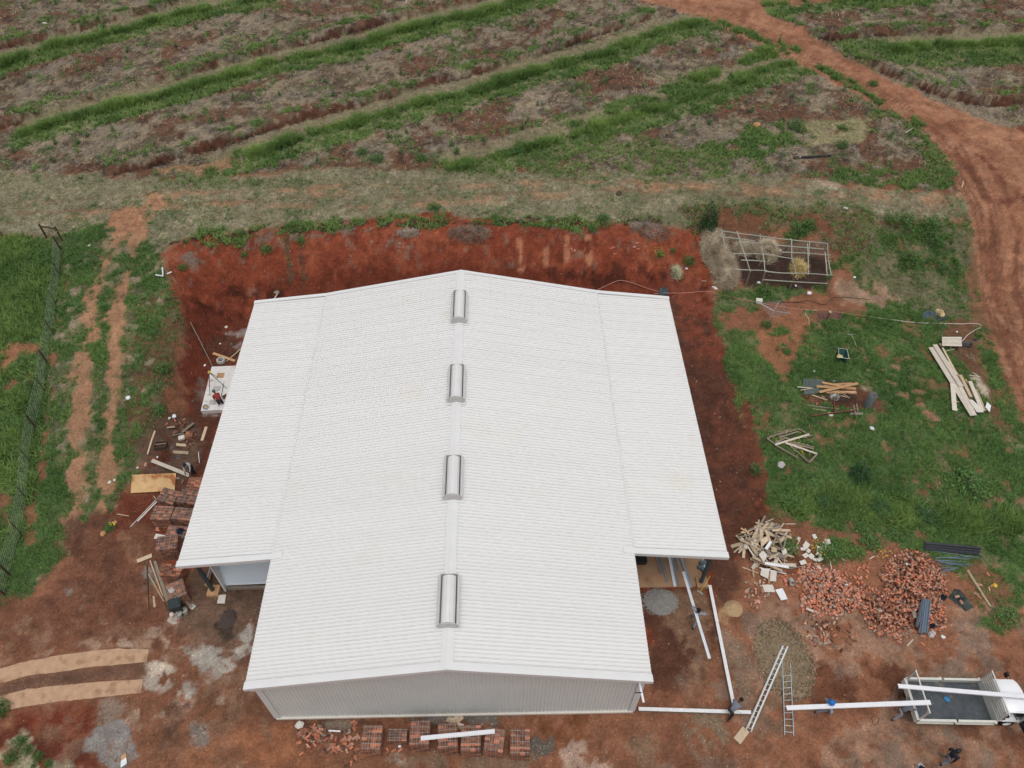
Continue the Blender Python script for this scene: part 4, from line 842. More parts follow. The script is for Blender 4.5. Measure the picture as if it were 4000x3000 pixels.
person('stooping worker in grey shirt and black trousers astride the corner of the white-topped low walls',at('H',405,1085),math.radians(38),MGd,MK,bend=1.05,feet=((.28,.08),(-.32,-.16)),hands=((.55,.28,.45),(.50,-.18,.42)),drop=.12,sleeve=.2,hat='hair')
g=at('H',1395,1075)
person('worker in grey overalls and blue hard hat carrying the end of a long white channel',g,math.radians(8),MG,MG,hat='helmet',hc=MHb,feet=((.30,.02),(-.30,.10)),hands=((.18,.16,1.18),(.18,-.22,1.16)))
g=at('I',575,975)
person('worker in grey overalls leaning in at the truck tailboard under the white channel',g+Vector((.25,.12,0)),math.radians(25),MGd,MG,bend=.55,feet=((.22,.10),(-.35,-.08)),hands=((.62,.25,1.05),(.62,-.2,1.05)),hat='hair')
g=at('I',1200,1500)
person('person in navy jacket and faded blue jeans walking across the yard below the truck',g,math.radians(22),MN,MBl,feet=((.28,.06),(-.22,-.10)),hands=((.16,.22,.86),(-.10,-.24,.86)),hat='cap',hc='black')
g=at('I',760,1700)
person('person in pale grey shirt with black hair at the bottom edge of the photo',g,math.radians(-10),MLG,MBl,hands=((.30,.12,1.35),(.10,-.27,.9)),hat='hair')
g=at('G',1115,940)
person('worker in pale grey overalls carrying a long bright purlin',g+Vector((.05,.05,0)),math.radians(70),MG,MG,feet=((.30,.12),(-.35,-.05)),hands=((.18,.10,1.45),(.20,-.24,1.35)),hat='hair')
g=at('B',985,445)
person('bricklayer in light grey jacket bending over the opened brick pack beside the roof edge',g+Vector((0,.15,0)),math.radians(-95),MJ,MN,bend=.55,feet=((.0,.12),(-.10,-.12)),hands=((.52,.16,.78),(.52,-.12,.80)),hat='cap',hc='navy',vest=1)
g=at('A',1300,1100)
person('worker in red top and teal cap crouching on the white slab beside the roof edge',g+Vector((-.05,.15,.12)),math.radians(130),MR,MK,bend=1.0,feet=((.05,.10),(-.15,-.14)),hands=((.50,.15,.35),(.50,-.1,.35)),drop=.28,hat='cap',hc='teal',sleeve=.6)
# ======================= the truck =======================
rear=at('I',770,745,flat=.95); rz=math.radians(-2.2)
T=thing('flatbed_truck','small white cab-over truck with drop sides, headboard rack and its door swung open','truck',(21.98,.33,0),rz=rz)
def tb(name,mt,parent=T,bev=0,**k):
    def f(*bs): 
        b=B(); [b.box(*x) for x in bs]; return obj(name,b,mt,parent,bevel=bev,**k)
    return f
BL,BWH=3.72,.98
tb('load_bed',M['bed'])(((BL/2,0,.80),(BL-.08,1.90,.06)))
tb('chassis',M['black'])(((2.3,.35,.55),(4.6,.09,.16)),((2.3,-.35,.55),(4.6,.09,.16)),((.35,0,.55),(.1,.9,.12)))
for s in(-1,1):
    for a,b_ in((.05,1.80),(1.90,BL-.02)):
        x=B(); L=b_-a; y=s*BWH; x.box(((a+b_)/2,y,.99),(L,.03,.38)); x.box(((a+b_)/2,y+s*.0,1.175),(L,.11,.035)); x.box(((a+b_)/2,y+s*.03,.83),(L,.05,.05)); x.box(((a+b_)/2,y+s*.025,1.0),(L,.04,.04))
        o=obj('drop_side',x,M['cream'],T,bevel=.004)
        obj('latch',B().box((b_-.06,y+s*.06,1.14),(.10,.08,.08)),M['cream'],o)
x=B(); x.box((0,0,.99),(.03,1.96,.38)); x.box((0,0,1.175),(.11,1.96,.035)); x.box((-.03,0,1.0),(.05,1.9,.05)); x.box((-.03,0,.84),(.05,1.9,.05)); x.box((.06,0,1.17),(.03,1.9,.03)); obj('tailboard',x,M['cream'],T,bevel=.004)
# rear rack
x=B(); 
for s in(-1,1): x.beam((.10,s*.93,1.10),(.12,s*.93,2.20),.07,.07); x.add([(.12,s*.90,2.16),(.12,s*.70,2.16),(.12,s*.90,1.85),(.15,s*.90,2.16),(.15,s*.70,2.16),(.15,s*.90,1.85)],[(0,1,2),(3,5,4),(0,3,4,1),(1,4,5,2),(2,5,3,0)])
x.beam((.12,-1.0,2.20),(.12,1.0,2.20),.06,.06); obj('rear_rack',x,M['cream'],T,bevel=.004)
x=B(); x.box((BL-.02,0,1.08),(.04,1.96,.50))
for s in(-1,1): x.beam((BL,s*.96,.9),(BL+.03,s*.96,2.25),.06,.06)
x.beam((BL+.03,-1.02,2.24),(BL+.03,1.02,2.24),.06,.06); x.beam((BL+.0,-.2,1.3),(BL+.03,-.2,2.2),.05,.05)
for k in range(5): x.beam((BL+.0,-.96,1.42+k*.165),(BL+.0,.96,1.42+k*.165),.03,.085)
obj('headboard_rack',x,M['cream'],T,bevel=.003)
# cab: rounded white shell
prof=[(BL+.12,.70),(BL+.12,1.93),(BL+.20,1.99),(BL+1.05,2.0),(BL+1.22,1.94),(BL+1.50,1.35),(BL+1.62,1.05),(BL+1.64,.50),(BL+1.35,.48),(BL+1.28,.70),(BL+1.1,.85),(BL+.75,.85),(BL+.58,.70)]
x=B(); v=[];ny=9
for k in range(ny):
    u=-1+2*k/(ny-1); y=.80*u; ins=.10*abs(u)**6; bow=.16*(1-u*u)-.08
    for (a,z) in prof:
        zz=z-(ins*.9 if z>1.9 else 0); yy_=y*(1-.06*max(0,(z-1.2))/.8); v.append((a+(bow if a>BL+.9 and z>.9 else 0),yy_,zz))
n=len(prof); fc=[]
for k in range(ny-1):
    for i in range(n):
        if i==4 : continue
        j=(i+1)%n; fc.append((k*n+i,k*n+j,(k+1)*n+j,(k+1)*n+i))
x.add(v,fc); a=0
x.add([v[i] for i in range((ny-1)*n,ny*n)],[tuple(range(n))])
cab=obj('cab',x,M['truckw'],T); cab.data.polygons.foreach_set('use_smooth',[len(p.vertices)==4 for p in cab.data.polygons]); 
w=B(); g4=[v[k*n+4] for k in range(ny)]; g5=[v[k*n+5] for k in range(ny)]
w.add(g4+g5,[(k,k+1,ny+k+1,ny+k) for k in range(ny-1)]); obj('windscreen',w,M['glass'],cab)
w=B(); w.add([(BL+.30,.795,1.30),(BL+1.3,.795,1.30),(BL+1.14,.755,1.82),(BL+.32,.755,1.86)],[(0,1,2,3)]); w.add([(x_,y_+.012,z_) for x_,y_,z_ in [(BL+.30,.795,1.30),(BL+1.3,.795,1.30),(BL+1.14,.755,1.82),(BL+.32,.755,1.86)]],[(0,1,2,3)]); obj('side_window',w,M['glass'],cab)
# open doorway on the near side: interior seen
w=B(); w.box((BL+.72,-.42,.75),(1.0,.7,.06)); w.box((BL+.30,-.42,1.05),(.12,.65,.60)); w.box((BL+.52,-.42,.95),(.5,.6,.16)); w.box((BL+1.25,0,1.10),(.25,1.4,.22)); obj('seat_and_dash',w,M['black'],cab)
w=B(); w.lathe((BL+1.02,-.40,1.22),[(.17,0),(.185,.012),(.17,.024),(.155,.012),(.17,0)],18,Matrix.Rotation(math.radians(-30),3,'Y')); w.beam((BL+1.02,-.56,1.23),(BL+1.02,-.24,1.23),.03,.015); obj('steering_wheel',w,M['black'],cab,smooth=True)
w=B(); w.box((BL+1.02,-.80,.72),(1.0,.06,.08)); w.box((BL+.22,-.80,1.3),(.12,.05,1.1)); w.box((BL+1.42,-.80,1.0),(.10,.05,.7)); w.box((BL+.78,-.79,1.9),(1.0,.05,.05)); obj('door_frame',w,M['truckw'],cab)
# swung door
dt=Matrix.Rotation(math.radians(-83),3,'Z'); hp=Vector((BL+1.36,-.84,0))
def dv(x,z,o=0): return hp+dt@Vector((x*-1,o,z)) 
dd=Matrix.Rotation(math.radians(96),3,'Z')
def D(x,z,o=0): return hp+dd@Vector((-x,o,z))
x=B(); low=[(0,.62),(0,1.28),(1.02,1.28),(1.04,.9),(.85,.62)]
for o in(0,): 
    vv=[D(a,z,-.03) for a,z in low]+[D(a,z,.03) for a,z in low]; m_=len(low); x.add(vv,[tuple(range(m_)),tuple(range(m_,2*m_))[::-1]]+[(i,(i+1)%m_,m_+(i+1)%m_,m_+i) for i in range(m_)])
fr=[(0,1.28),(.16,1.75),(.22,1.84),(.95,1.84),(1.0,1.78),(1.02,1.28)]
for a_,c_ in zip(fr[:-1],fr[1:]): x.beam(D(*a_),D(*c_),.05,.05)
door=obj('open_door',x,M['truckw'],cab); x=B(); x.box((0,0,0),(.001,.001,.001)); 
x=B(); vv=[D(a*.93+.03,z*.97+.03,.036) for a,z in low]+[D(a*.93+.03,z*.97+.03,.045) for a,z in low]; x.add(vv,[tuple(range(m_)),tuple(range(m_,2*m_))[::-1]]); x.beam(D(.2,1.05,.07),D(.75,1.0,.07),.06,.05); obj('door_lining',x,M['bin'],door)
x=B(); x.add([D(a,z,0) for a,z in [(.03,1.29),(.18,1.8),(.94,1.82),(1.0,1.29)]],[(0,1,2,3)]); obj('door_window',x,M['glass'],door)
x=B(); x.box(hp+Vector((.12,-.30,1.42)),(.10,.22,.30)); x.tube(hp+Vector((.05,-.05,1.4)),hp+Vector((.12,-.28,1.42)),.015); obj('wing_mirror',x,M['black'],door,bevel=.02)
x=B(); x.box((BL+1.12,1.12,1.52),(.10,.20,.30)); x.tube((BL+1.15,.8,1.4),(BL+1.12,1.1,1.5),.018); x.tube((BL+1.15,.8,1.65),(BL+1.12,1.1,1.6),.018); obj('wing_mirror',x,M['black'],cab,bevel=.02)
for xw,s in((.95,-1),(.95,1),(BL+.93,-1),(BL+.93,1)):
    x=B().lathe((0,0,0),[(.20,-.10),(.31,-.10),(.335,-.06),(.335,.06),(.31,.10),(.20,.10)],24,Matrix.Rotation(math.pi/2,3,'X')); x.v=[(a+xw,b+s*.72,c+.335) for a,b,c in x.v]
    wh=obj('wheel',x,M['tyre'],T,smooth=True); x=B().lathe((0,0,0),[(.0,-.03),(.12,-.03),(.20,-.085),(.20,.085),(.12,.03),(0,.03)],18,Matrix.Rotation(math.pi/2,3,'X')); x.v=[(a+xw,b+s*.73,c+.335) for a,b,c in x.v]; obj('rim',x,M['white'],wh)
b=B(); q=[(0,0),(.09,-.13),(.24,-.17),(.27,.0),(.16,.10),(.04,.08)]
o_=at('I',1255,728,flat=.84); b.prism(q,0,.02); lsingle('rag',b,M['blueb'],'crumpled blue rag lying on the dark truck bed','rag',(o_.x-.12,o_.y+.02,.835))
# channels (folded steel, open section)
def channel(a,b,w,mt,name,label,cat,h=.07,group=None,lip=.02,t=.006,flip=False):
    a=Vector(a);b=Vector(b);x=(b-a).normalized();y=Vector((0,0,1)).cross(x).normalized();z=x.cross(y)
    if flip: z=-z
    pr=[(-w/2+lip,h),(-w/2,h),(-w/2,0),(w/2,0),(w/2,h),(w/2-lip,h)]; m=B()
    for (p,q),(r,s) in zip(pr[:-1],pr[1:]):
        A=[a+y*p+z*q,a+y*r+z*s,b+y*r+z*s,b+y*p+z*q]; nn=(A[1]-A[0]).cross(A[2]-A[0]).normalized()*t
        m.add([v for v in A]+[v+nn for v in A],[(0,1,2,3),(7,6,5,4),(0,4,5,1),(1,5,6,2),(2,6,7,3),(3,7,4,0)])
    return single(name,m,mt,label,cat,a,group)
channel(at('H',1030,1008,1.22),at('I',1060,768,flat=2.26),.22,M['white'],'steel_channel','long white channel carried from the blue-helmeted worker up onto the rear truck rack','steel channel',flip=True)
a=at('I',660,565,flat=2.27); b=at('I',2212,695,flat=2.31); channel(a,a+(b-a)*1.45,.20,M['white'],'steel_channel','long white channel lying on the truck racks and jutting over the cab','steel channel',flip=True,h=.08)
a=at('F',397,1064,flat=1.10); b=at('F',1197,988,flat=1.10); channel(a,b,.19,M['white'],'steel_channel','white channel laid across the row of brick packs in front of the gable wall','steel channel',h=.05)
a=at('G',1018,368,1.0); b=at('G',1302,1306,1.75); channel(a,b,.13,M['galvw'],'purlin','bright galvanised purlin carried on a worker\'s shoulder','purlin',h=.05)
pl=[((1000,215),(1103,540),.16,'wide grey galvanised channel lying beside the carried purlin on the wing floor'),((735,205),(785,395),.12,'leftmost grey purlin lying on the sandy wing floor'),
((785,205),(850,485),.13,'second purlin from the left on the wing floor, with a shiny lip'),((868,205),(930,527),.14,'brightest purlin of the bundle in the middle of the wing floor'),
((900,205),(962,515),.11,'dark grey purlin pressed against the brightest one on the wing floor'),((945,205),(975,355),.10,'short purlin on the right of the bundle on the wing floor')]
for k,(p,q,w,lb) in enumerate(pl):
    b=at('G',*q,flat=.13); a=at('G',*p,flat=.13); a=b+(a-b)*1.35; channel(a,b,w,M['galvw'] if k==3 else M['galv'],'purlin',lb,'purlin',h=.05,group='purlins on the wing floor')
b=B(); b.box((0,0,.16),(.62,.50,.32)); b.box((0,0,.34),(.66,.54,.05)); lsingle('black_crate',b,M['black'],'black plastic crate against the wall on the wing floor','crate',(at('G',555,252,.1)).xyz,bevel=.02)
for (x_,y_,r_,lb) in((1228,280,.1,'grey block nearest the barge shadow at the wing floor edge'),(1207,337,-.7,'slanted grey block in the middle of the wing floor edge'),(1247,390,.2,'smallest grey block by the column foot')):
    b=B(); s_=.36 if lb[0]!='s' or 'slanted' in lb else .22; b.box((0,0,.09),(s_,.2,.18),Matrix.Rotation(r_,3,'Z')); b.box((0,0,.19),(s_*.6,.08,.02),Matrix.Rotation(r_,3,'Z')); lsingle('concrete_block',b,M['cloth'],lb,'block',at('G',x_,y_,.1).xyz,'grey blocks on the wing floor',bevel=.015)
# ======================= bricks =======================
M['brickvc']=mat('clay_brick',(1,1,1),.9,.14,14,attr=True,rand=.22)
OR=lin((196,126,98));PK=lin((196,150,132));BR=lin((136,96,78));GY=lin((150,134,120));PL=lin((190,166,146));DK=lin((104,72,60));HO=lin((58,36,28))
def brickgeo(b,c,R,col,holes=True,s=1.):
    b.box(c,(.222*s,.106*s,.073*s),R,col)
    if holes:
        z=R@Vector((0,0,.0375*s)); x=R@Vector((1,0,0)); y=R@Vector((0,1,0)); c=Vector(c)+z
        for i in(-1,0,1):
            for j in(-1,1):
                o=c+x*(i*.062*s)+y*(j*.022*s); b.add([o+x*.017+y*.011,o-x*.017+y*.011,o-x*.017-y*.011,o+x*.017-y*.011],[(0,1,2,3)],HO)  # flat dark quads; shade inside the holes is painted on
BM=[]
for c_ in (OR,OR,PK,BR,GY,PL,DK):
    b=B(); brickgeo(b,(0,0,0),Matrix.Identity(3),c_); BM.append(mkmesh('brick',b,(0,0,0),M['brickvc'],True))
NB=0
def brick(p,label,group,w=(0,1,2,3,4,6),flat=False,tilt=.5,rz=None):
    global NB; NB+=1
    wi=random.choice(w); o=bpy.data.objects.new('brick',BM[wi]); COL.objects.link(o); o.location=p
    face=random.random(); rx=0 if (flat or face<.55) else math.pi/2
    o.rotation_euler=(rx+random.gauss(0,tilt*(.12 if flat else .55)),random.gauss(0,tilt*(.12 if flat else .55)),random.uniform(0,6.28) if rz is None else rz)
    cw=('orange','orange','pinkish','brown','grey','pale','dark')[wi]
    return tag(o,label.replace('loose clay',cw).replace('loose brick',cw+' brick').replace('dark perforated',cw+' perforated'),'brick',group)
def inpoly(q,n):
    q=np.asarray(q,float);out=[]
    while len(out)<n:
        x=random.uniform(q[:,0].min(),q[:,0].max());y=random.uniform(q[:,1].min(),q[:,1].max());c=False
        for k in range(len(q)):
            x1,y1=q[k];x2,y2=q[(k+1)%len(q)]
            if (y1>y)!=(y2>y) and x<(x2-x1)*(y-y1)/(y2-y1)+x1:c=not c
        if c: out.append((x,y))
    return out
# spilled bricks by the gable wall
LB_='loose brick in the spilled heap left of the brick packs below the gable wall'; GB_='spilled bricks by the gable wall'
c1=at('E',1130,1090);c0=at('E',900,1080)
for k,(x,y) in enumerate(inpoly([(740,1010),(850,930),(1010,930),(1060,1000),(1240,990),(1400,1000),(1390,1050),(1330,1120),(1300,1200),(1120,1230),(1010,1220),(860,1180),(780,1080)],118)):
    p=at('E',x,y); r=min(math.hypot((p.x-c1.x)/1.0,(p.y-c1.y)/.5),math.hypot((p.x-c0.x)/.6,(p.y-c0.y)/.5)); p.z=terr(p.x,p.y)+.045+random.random()*.30*max(0,1-r)
    brick(p,LB_,GB_,w=(0,0,2,3,3,6,4))
for x,y in ((1320,885),(1350,905),(1335,958),(1350,1275),(1330,1310),(1300,1330),(1325,1225),(1350,1210),(1370,1180),(1690,1220),(1835,1190),(1925,1245),(1760,1200),(745,970),(740,1110),(770,1230),(1700,1190),(1280,1345),(1255,1360)):
    brick(at('E',x,y,.04),'stray brick lying on the soil around the front packs','stray bricks near the front packs',w=(0,3,6,0))
for k,(x,y) in enumerate(inpoly([(690,1260),(860,1240),(1000,1290),(1010,1420),(980,1500),(880,1490),(820,1400),(740,1330)],30)):
    p=at('A',x,y,.05); brick(p,'dark perforated brick in the small messy pile left of the wing eave','bricks in the small pile left of the wing',w=(3,3,6,3,0))
for x,y in ((785,1225),(880,1215),(1035,1225),(1030,1520),(920,1520),(695,1265),(630,1460),(650,1450)):
    brick(at('A',x,y,.04),'single brick lying apart from the small messy pile on the left','single bricks left of the wing',w=(3,6,0))
for x,y in ((465,318),(595,1000),(600,1030),(590,1015),(870,505)): brick(at('B',x,y,.04),'brick chip on red soil beside the left brick packs','brick chips by the left packs',w=(2,0,3))
for x,y in ((1078,378),(1082,393),(1097,389),(1343,374),(1356,368),(1363,412),(1513,339),(1493,366),(1518,380)):
    brick(at('V',x,y,.05),'orange brick lying on the red cut bank behind the warehouse','bricks on the cut bank',w=(0,1,2),flat=True)
# the large heap: a mound of rubble, nearest bricks one by one
HA=[(880,760),(960,700),(1100,690),(1180,760),(1290,760),(1400,870),(1500,960),(1600,1000),(1580,1130),(1500,1200),(1360,1270),(1150,1250),(920,1230),(880,1100),(940,960),(870,860)]
HB=[(480,660),(560,600),(680,540),(880,580),(960,680),(1060,800),(1110,1000),(1030,1080),(1080,1180),(1090,1290),(1080,1420),(940,1480),(900,1440),(700,1440),(600,1570),(520,1490),(330,1460),(230,1380),(200,1290),(140,1180),(40,1130),(0,1000),(180,900),(330,980),(420,960),(360,800),(420,720)]
PA=xy(pts('J',HA));PB=xy(pts('K',HB))
def insd(q,x,y):
    d=pdist(x,y,np.vstack([q,q[:1]]));ins=np.zeros(np.shape(x),bool)
    for k in range(len(q)):
        x1,y1=q[k];x2,y2=q[(k+1)%len(q)]; c=((y1>y)!=(y2>y)); ins^=c&(x<(x2-x1)*(y-y1)/((y2-y1) if y2!=y1 else 1e-9)+x1)
    return np.where(ins,d,-d)
def heaph(x,y): 
    a=insd(PA,x,y);b=insd(PB,x,y); return .14*sst(0,.9,a)+.28*sst(0,1.7,b)+.10*(fbm(x,y,.8,5,2)-.5)*((a>0)|(b>0))
mn=np.minimum(PA.min(0),PB.min(0))-.3;mx=np.maximum(PA.max(0),PB.max(0))+.3
gx2,gy2=np.meshgrid(np.arange(mn[0],mx[0],.08),np.arange(mn[1],mx[1],.08)); hh=heaph(gx2,gy2); sh_=gx2.shape
vv=np.stack([gx2.ravel(),gy2.ravel(),(terr(gx2,gy2)+np.where(hh>.02,hh-.06,-.08)).ravel()],1); id2=np.arange(len(vv)).reshape(sh_)
ff=np.stack([id2[:-1,:-1],id2[:-1,1:],id2[1:,1:],id2[1:,:-1]],-1).reshape(-1,4); ff=ff[(hh.ravel()[ff]>.0).any(1)]
u,inv=np.unique(ff.ravel(),return_inverse=True); cc=np.array(lin((118,72,52)))*np.ones((len(u),1)); rubV=[(vv[u],inv.reshape(-1,4),cc)]
cand=[]
for q,n,w in ((PA,760,(0,1,2,0,3,2,4)),(PB,1750,(0,2,3,3,4,3,0,6,3,0))):
    for x,y in inpoly(q,n): cand.append((x,y,w,q is PB))
for x,y in inpoly([(900,1240),(1280,1270),(1340,1330),(1350,1480),(1240,1560),(1080,1600),(960,1500),(940,1340)],75): p=at('J',x,y); cand.append((p.x,p.y,(3,6,4,2,0,5),False))
for x,y in inpoly([(300,900),(560,860),(600,1000),(520,1100),(400,1200),(300,1130),(290,1000)],55): p=at('J',x,y); cand.append((p.x,p.y,(2,2,3,4,5),False))
for x,y in inpoly([(640,830),(900,800),(1010,700),(1040,760),(900,900),(880,960),(700,920)],26)+inpoly([(1350,720),(1650,690),(1600,960),(1400,850)],30): p=at('J',x,y); cand.append((p.x,p.y,(0,0,1,2),False))
cand.sort(key=lambda c:c[1])
IV=[];nI=0
bx=np.array([(sx*.111,sy*.053,sz*.0365) for sx in(-1,1) for sy in(-1,1) for sz in(-1,1)]); bf=np.array([(0,1,3,2),(4,6,7,5),(0,4,5,1),(2,3,7,6),(0,2,6,4),(1,5,7,3)])
cols7=[OR,OR,PK,BR,GY,PL,DK]
NMAX=300-NB
for k,(x,y,w,isb) in enumerate(cand):
    h=float(heaph(np.array([x]),np.array([y]))[0]); z=float(terr(x,y))+h+.04+ (random.random()*.07 if h>.1 else 0)
    if k<NMAX-14:
        brick((x,y,z),'loose clay brick on the near side of the big brick rubble heap','bricks on the near side of the rubble heap',w=w,tilt=1 if h>.1 else .4)
    else:
        from mathutils import Euler
        R=np.array(Euler((random.choice((0,0,math.pi/2))+random.gauss(0,.4),random.gauss(0,.45),random.uniform(0,6.3))).to_matrix())
        s=random.choice((1,.85,.7,.5,.4)); v=(bx*[s,1,1])@R.T+[x,y,z]; c=np.array(cols7[random.choice(w)])*random.uniform(.75,1.25); IV.append((v,bf,np.repeat(c[None],8,0)))
for x,y in ((1445,1360),(1425,1430),(1505,1465),(1440,1495),(1490,1530),(1430,1555),(1345,1635),(1290,1590),(1590,1390)): brick(at('J',x,y,.04),'stray brick lying on bare soil in front of the rubble heap','stray bricks in front of the rubble heap',w=(0,6,4,3))
for x,y in ((1455,925),(1585,940),(1555,970),(1420,1025),(1450,1062),(1545,815),(1700,1205),(840,1565),(845,1480)): brick(at('K',x,y,.04),'stray orange brick lying right of the rubble heap','stray bricks right of the rubble heap',w=(0,0,2))
allV=[];allF=[];allC=[];n0=0
for v,f,c in rubV+IV: allV.append(v);allF.append(f+n0);allC.append(c);n0+=len(v)
o=npmesh('brick_rubble',np.concatenate(allV),np.concatenate(allF),4,np.concatenate(allC),M['stonevc']); tag(o,'far part of the big heap of broken orange and brown bricks','brick rubble',None,'stuff')
# strapped brick packs
def packmesh(nx,ny,nz,holes_top,gone=0,seed=1):
    rr=random.Random(seed); b=B(); sx,sy,sz=.225,.112,.078
    for k in range(nz):
        for i in range(nx):
            for j in range(ny):
                if not(k==nz-1 or i in(0,nx-1) or j in(0,ny-1)): continue
                if k==nz-1 and gone and rr.random()<gone: continue
                f_=rr.uniform(.8,1.15); c=[v*f_ for v in rr.choice((OR,BR,BR,BR,DK,BR))]
                ctr=((i-(nx-1)/2)*sx+rr.uniform(-.006,.006),(j-(ny-1)/2)*sy+rr.uniform(-.004,.004),sz*(k+.5))
                brickgeo(b,ctr,Matrix.Identity(3),c,holes=(k>=nz-2))
    b.box((0,0,(nz-1)*sz/2),(nx*sx-.12,ny*sy-.08,(nz-1)*sz-.01),None,DK)
    return mkmesh('bricks',b,(0,0,0),M['brickvc'],True)
PMs={}
def pmesh(key):
    if key not in PMs:
        nx,ny,nz,gone,seed=key; PMs[key]=packmesh(nx,ny,nz,True,gone,seed)
    return PMs[key]
def strapmesh(w,h,d,along,o):
    b=B(); t=.013
    if along=='x': b.box((0,o,h+.006),(w+.02,t,.006)); b.box((-w/2-.006,o,h/2),(.006,t,h)); b.box((w/2+.006,o,h/2),(.006,t,h))
    else: b.box((o,0,h+.010),(t,d+.02,.006)); b.box((o,-d/2-.006,h/2),(t,.006,h)); b.box((o,d/2+.006,h/2),(t,.006,h))
    return mkmesh('strap',b,(0,0,0),M['strap'])
SM={}
def pack(R,cs,label,nz=13,gone=0,straps=True,seed=1,group='strapped brick packs',h=None,zb=0.):
    hh=nz*.078; P=[at(R,x,y,flat=hh+zb) for x,y in cs]; c=(P[0]+P[1]+P[2]+P[3])/4
    ex=((P[1]-P[0])+(P[2]-P[3]))/2; ey=((P[0]-P[3])+(P[1]-P[2]))/2
    w,d=ex.length,ey.length; nx=max(2,round(w/.225)); ny=max(3,round(d/.112))
    t=thing('brick_pack',label,'brick pack',(c.x,c.y,zb),group,rz=math.atan2(ex.y,ex.x))
    o=bpy.data.objects.new('bricks',pmesh((nx,ny,nz,gone,seed))); COL.objects.link(o); o.parent=t
    if straps:
        W_,D_=nx*.225,ny*.112
        for al,os in (('x',[-.43,-.22,0,.22,.43]),('y',[-.4,-.13,.13,.4])):
            for f in os:
                key=(nx,ny,nz,al,f)
                if key not in SM: SM[key]=strapmesh(W_,hh,D_,al,f*(D_ if al=='x' else W_))
                s=bpy.data.objects.new('strap',SM[key]); COL.objects.link(s); s.parent=t
    return t
pack('E',[(1440,920),(1640,925),(1605,1190),(1415,1190)],'leftmost full brick pack in the front row, right of the spilled bricks',nz=12)
pack('E',[(1705,960),(1905,960),(1900,1090),(1705,1090)],'low half-emptied brick pack between two full packs in the front row',nz=8,gone=.3,seed=4)
pack('F',[(297,870),(490,870),(480,1130),(285,1130)],'full brick pack under the left end of the white channel')
pack('F',[(590,900),(790,895),(780,1155),(590,1175)],'full brick pack crossed by the white channel, second under it from the left')
pack('F',[(848,925),(1045,925),(1025,1190),(830,1195)],'full brick pack crossed by the white channel just right of its middle',seed=2)
pack('F',[(1115,940),(1310,968),(1268,1215),(1080,1190)],'slightly turned brick pack at the right end of the white channel')
pack('F',[(1372,962),(1568,965),(1565,1235),(1378,1230)],'rightmost brick pack of the front row, clear of the white channel',seed=2)
pack('B',[(960,455),(1090,455),(1050,590),(890,580)],'opened unstrapped brick pack the bricklayer bends over',nz=10,straps=False,group='opened brick packs',seed=3)
pack('B',[(655,560),(832,612),(780,750),(580,695)],'turned brick pack beside the stained plywood sheet')
pack('B',[(852,590),(1040,600),(1005,745),(800,715)],'brick pack against the eave, right of the turned pack')
pack('B',[(550,762),(775,772),(735,910),(512,905)],'brick pack nearest the two white sticks, left of its row',seed=2)
pack('B',[(785,770),(990,785),(950,925),(738,905)],'brick pack against the eave in the lower row of two')
pack('B',[(705,990),(915,978),(880,1125),(690,1088)],'brick pack under the dark bag',nz=9,seed=2)
pack('B',[(602,1098),(812,1072),(795,1220),(572,1250)],'tall strapped brick pack beside the pale slab near the wing corner',nz=15)
pack('C',[(655,545),(850,590),(842,685),(622,682)],'unstrapped brick pack with uneven top at the wing eave corner',nz=12,gone=.35,straps=False,group='opened brick packs',seed=5)
pack('C',[(692,792),(862,722),(893,882),(728,958)],'brick pack with a shovel on it, behind the charcoal bin',nz=11,seed=2)
# ======================= timber and scraps =======================
def plank(R,p,q,w,label,mt='woodp',t=.035,h=.03,name='plank',cat='plank',group=None,h2=None,cuts=True):
    a=at(R,p[0],p[1],h);b=at(R,q[0],q[1],h if h2 is None else h2)
    return single(name,B().beam(a,b,w,t),M[mt],label,cat,a,group,bevel=.004)
def pole(R,p,q,r,label,mt='woodg',h=.04,h2=None,name='pole',cat='pole',group=None,n=8):
    a=at(R,p[0],p[1],h);b=at(R,q[0],q[1],h if h2 is None else h2); m=(a+b)/2+Vector((random.uniform(-1,1),random.uniform(-1,1),0))*(b-a).length*.012
    return single(name,B().path([a,m,b],[r,r*.95,r*.8],n),M[mt],label,cat,a,group)
plank('A',(1195,497),(1432,580),.20,'short stained plank on red soil above the white slab','woodo')
plank('A',(1345,583),(1510,435),.06,'thin stick leaning over the stained plank to the eave','woodp',h=.06,h2=.5)
plank('A',(1122,1292),(1075,1440),.18,'pale plank lying lengthwise just left of the wing eave')
plank('A',(797,1483),(903,1492),.22,'short pale plank below the small brick pile')
plank('A',(764,1563),(930,1573),.24,'wider pale plank, the lower of the two near the brick frame')
plank('A',(700,1300),(783,1292),.12,'offcut resting at the left of the small brick pile',h=.2)
plank('A',(755,1386),(880,1362),.10,'grey offcut across the bottom of the small brick pile','woodg',h=.15)
plank('A',(860,1350),(985,1252),.14,'upper grey plank slanting over the small brick pile','woodg',h=.25)
pole('A',(568,1338),(487,1590),.06,'weathered round post lying on the grass edge left of the box frame','woodp')
pole('A',(950,160),(1190,640),.03,'long thin bent rod running down the bank to the white slab','woodg',h=.15)
plank('A',(712,1611),(862,1615),.04,'thin dark steel bar below the pale planks','steel')
pole('B',(1038,180),(1048,302),.022,'short white rod by the bricklayer','white')
plank('B',(533,272),(940,435),.24,'long weathered scaffold plank pointing at the bricklayer','woodw')
a=pts('B',[(320,430),(795,411),(780,603),(305,625)],.10); single('plywood_sheet',B().slab(a,.02),M['ply'],'large orange rust-stained plywood sheet on the ground','sheet',a[0])
plank('B',(270,492),(835,466),.17,'grey plank sticking out under the stained plywood sheet','woodg',t=.06)
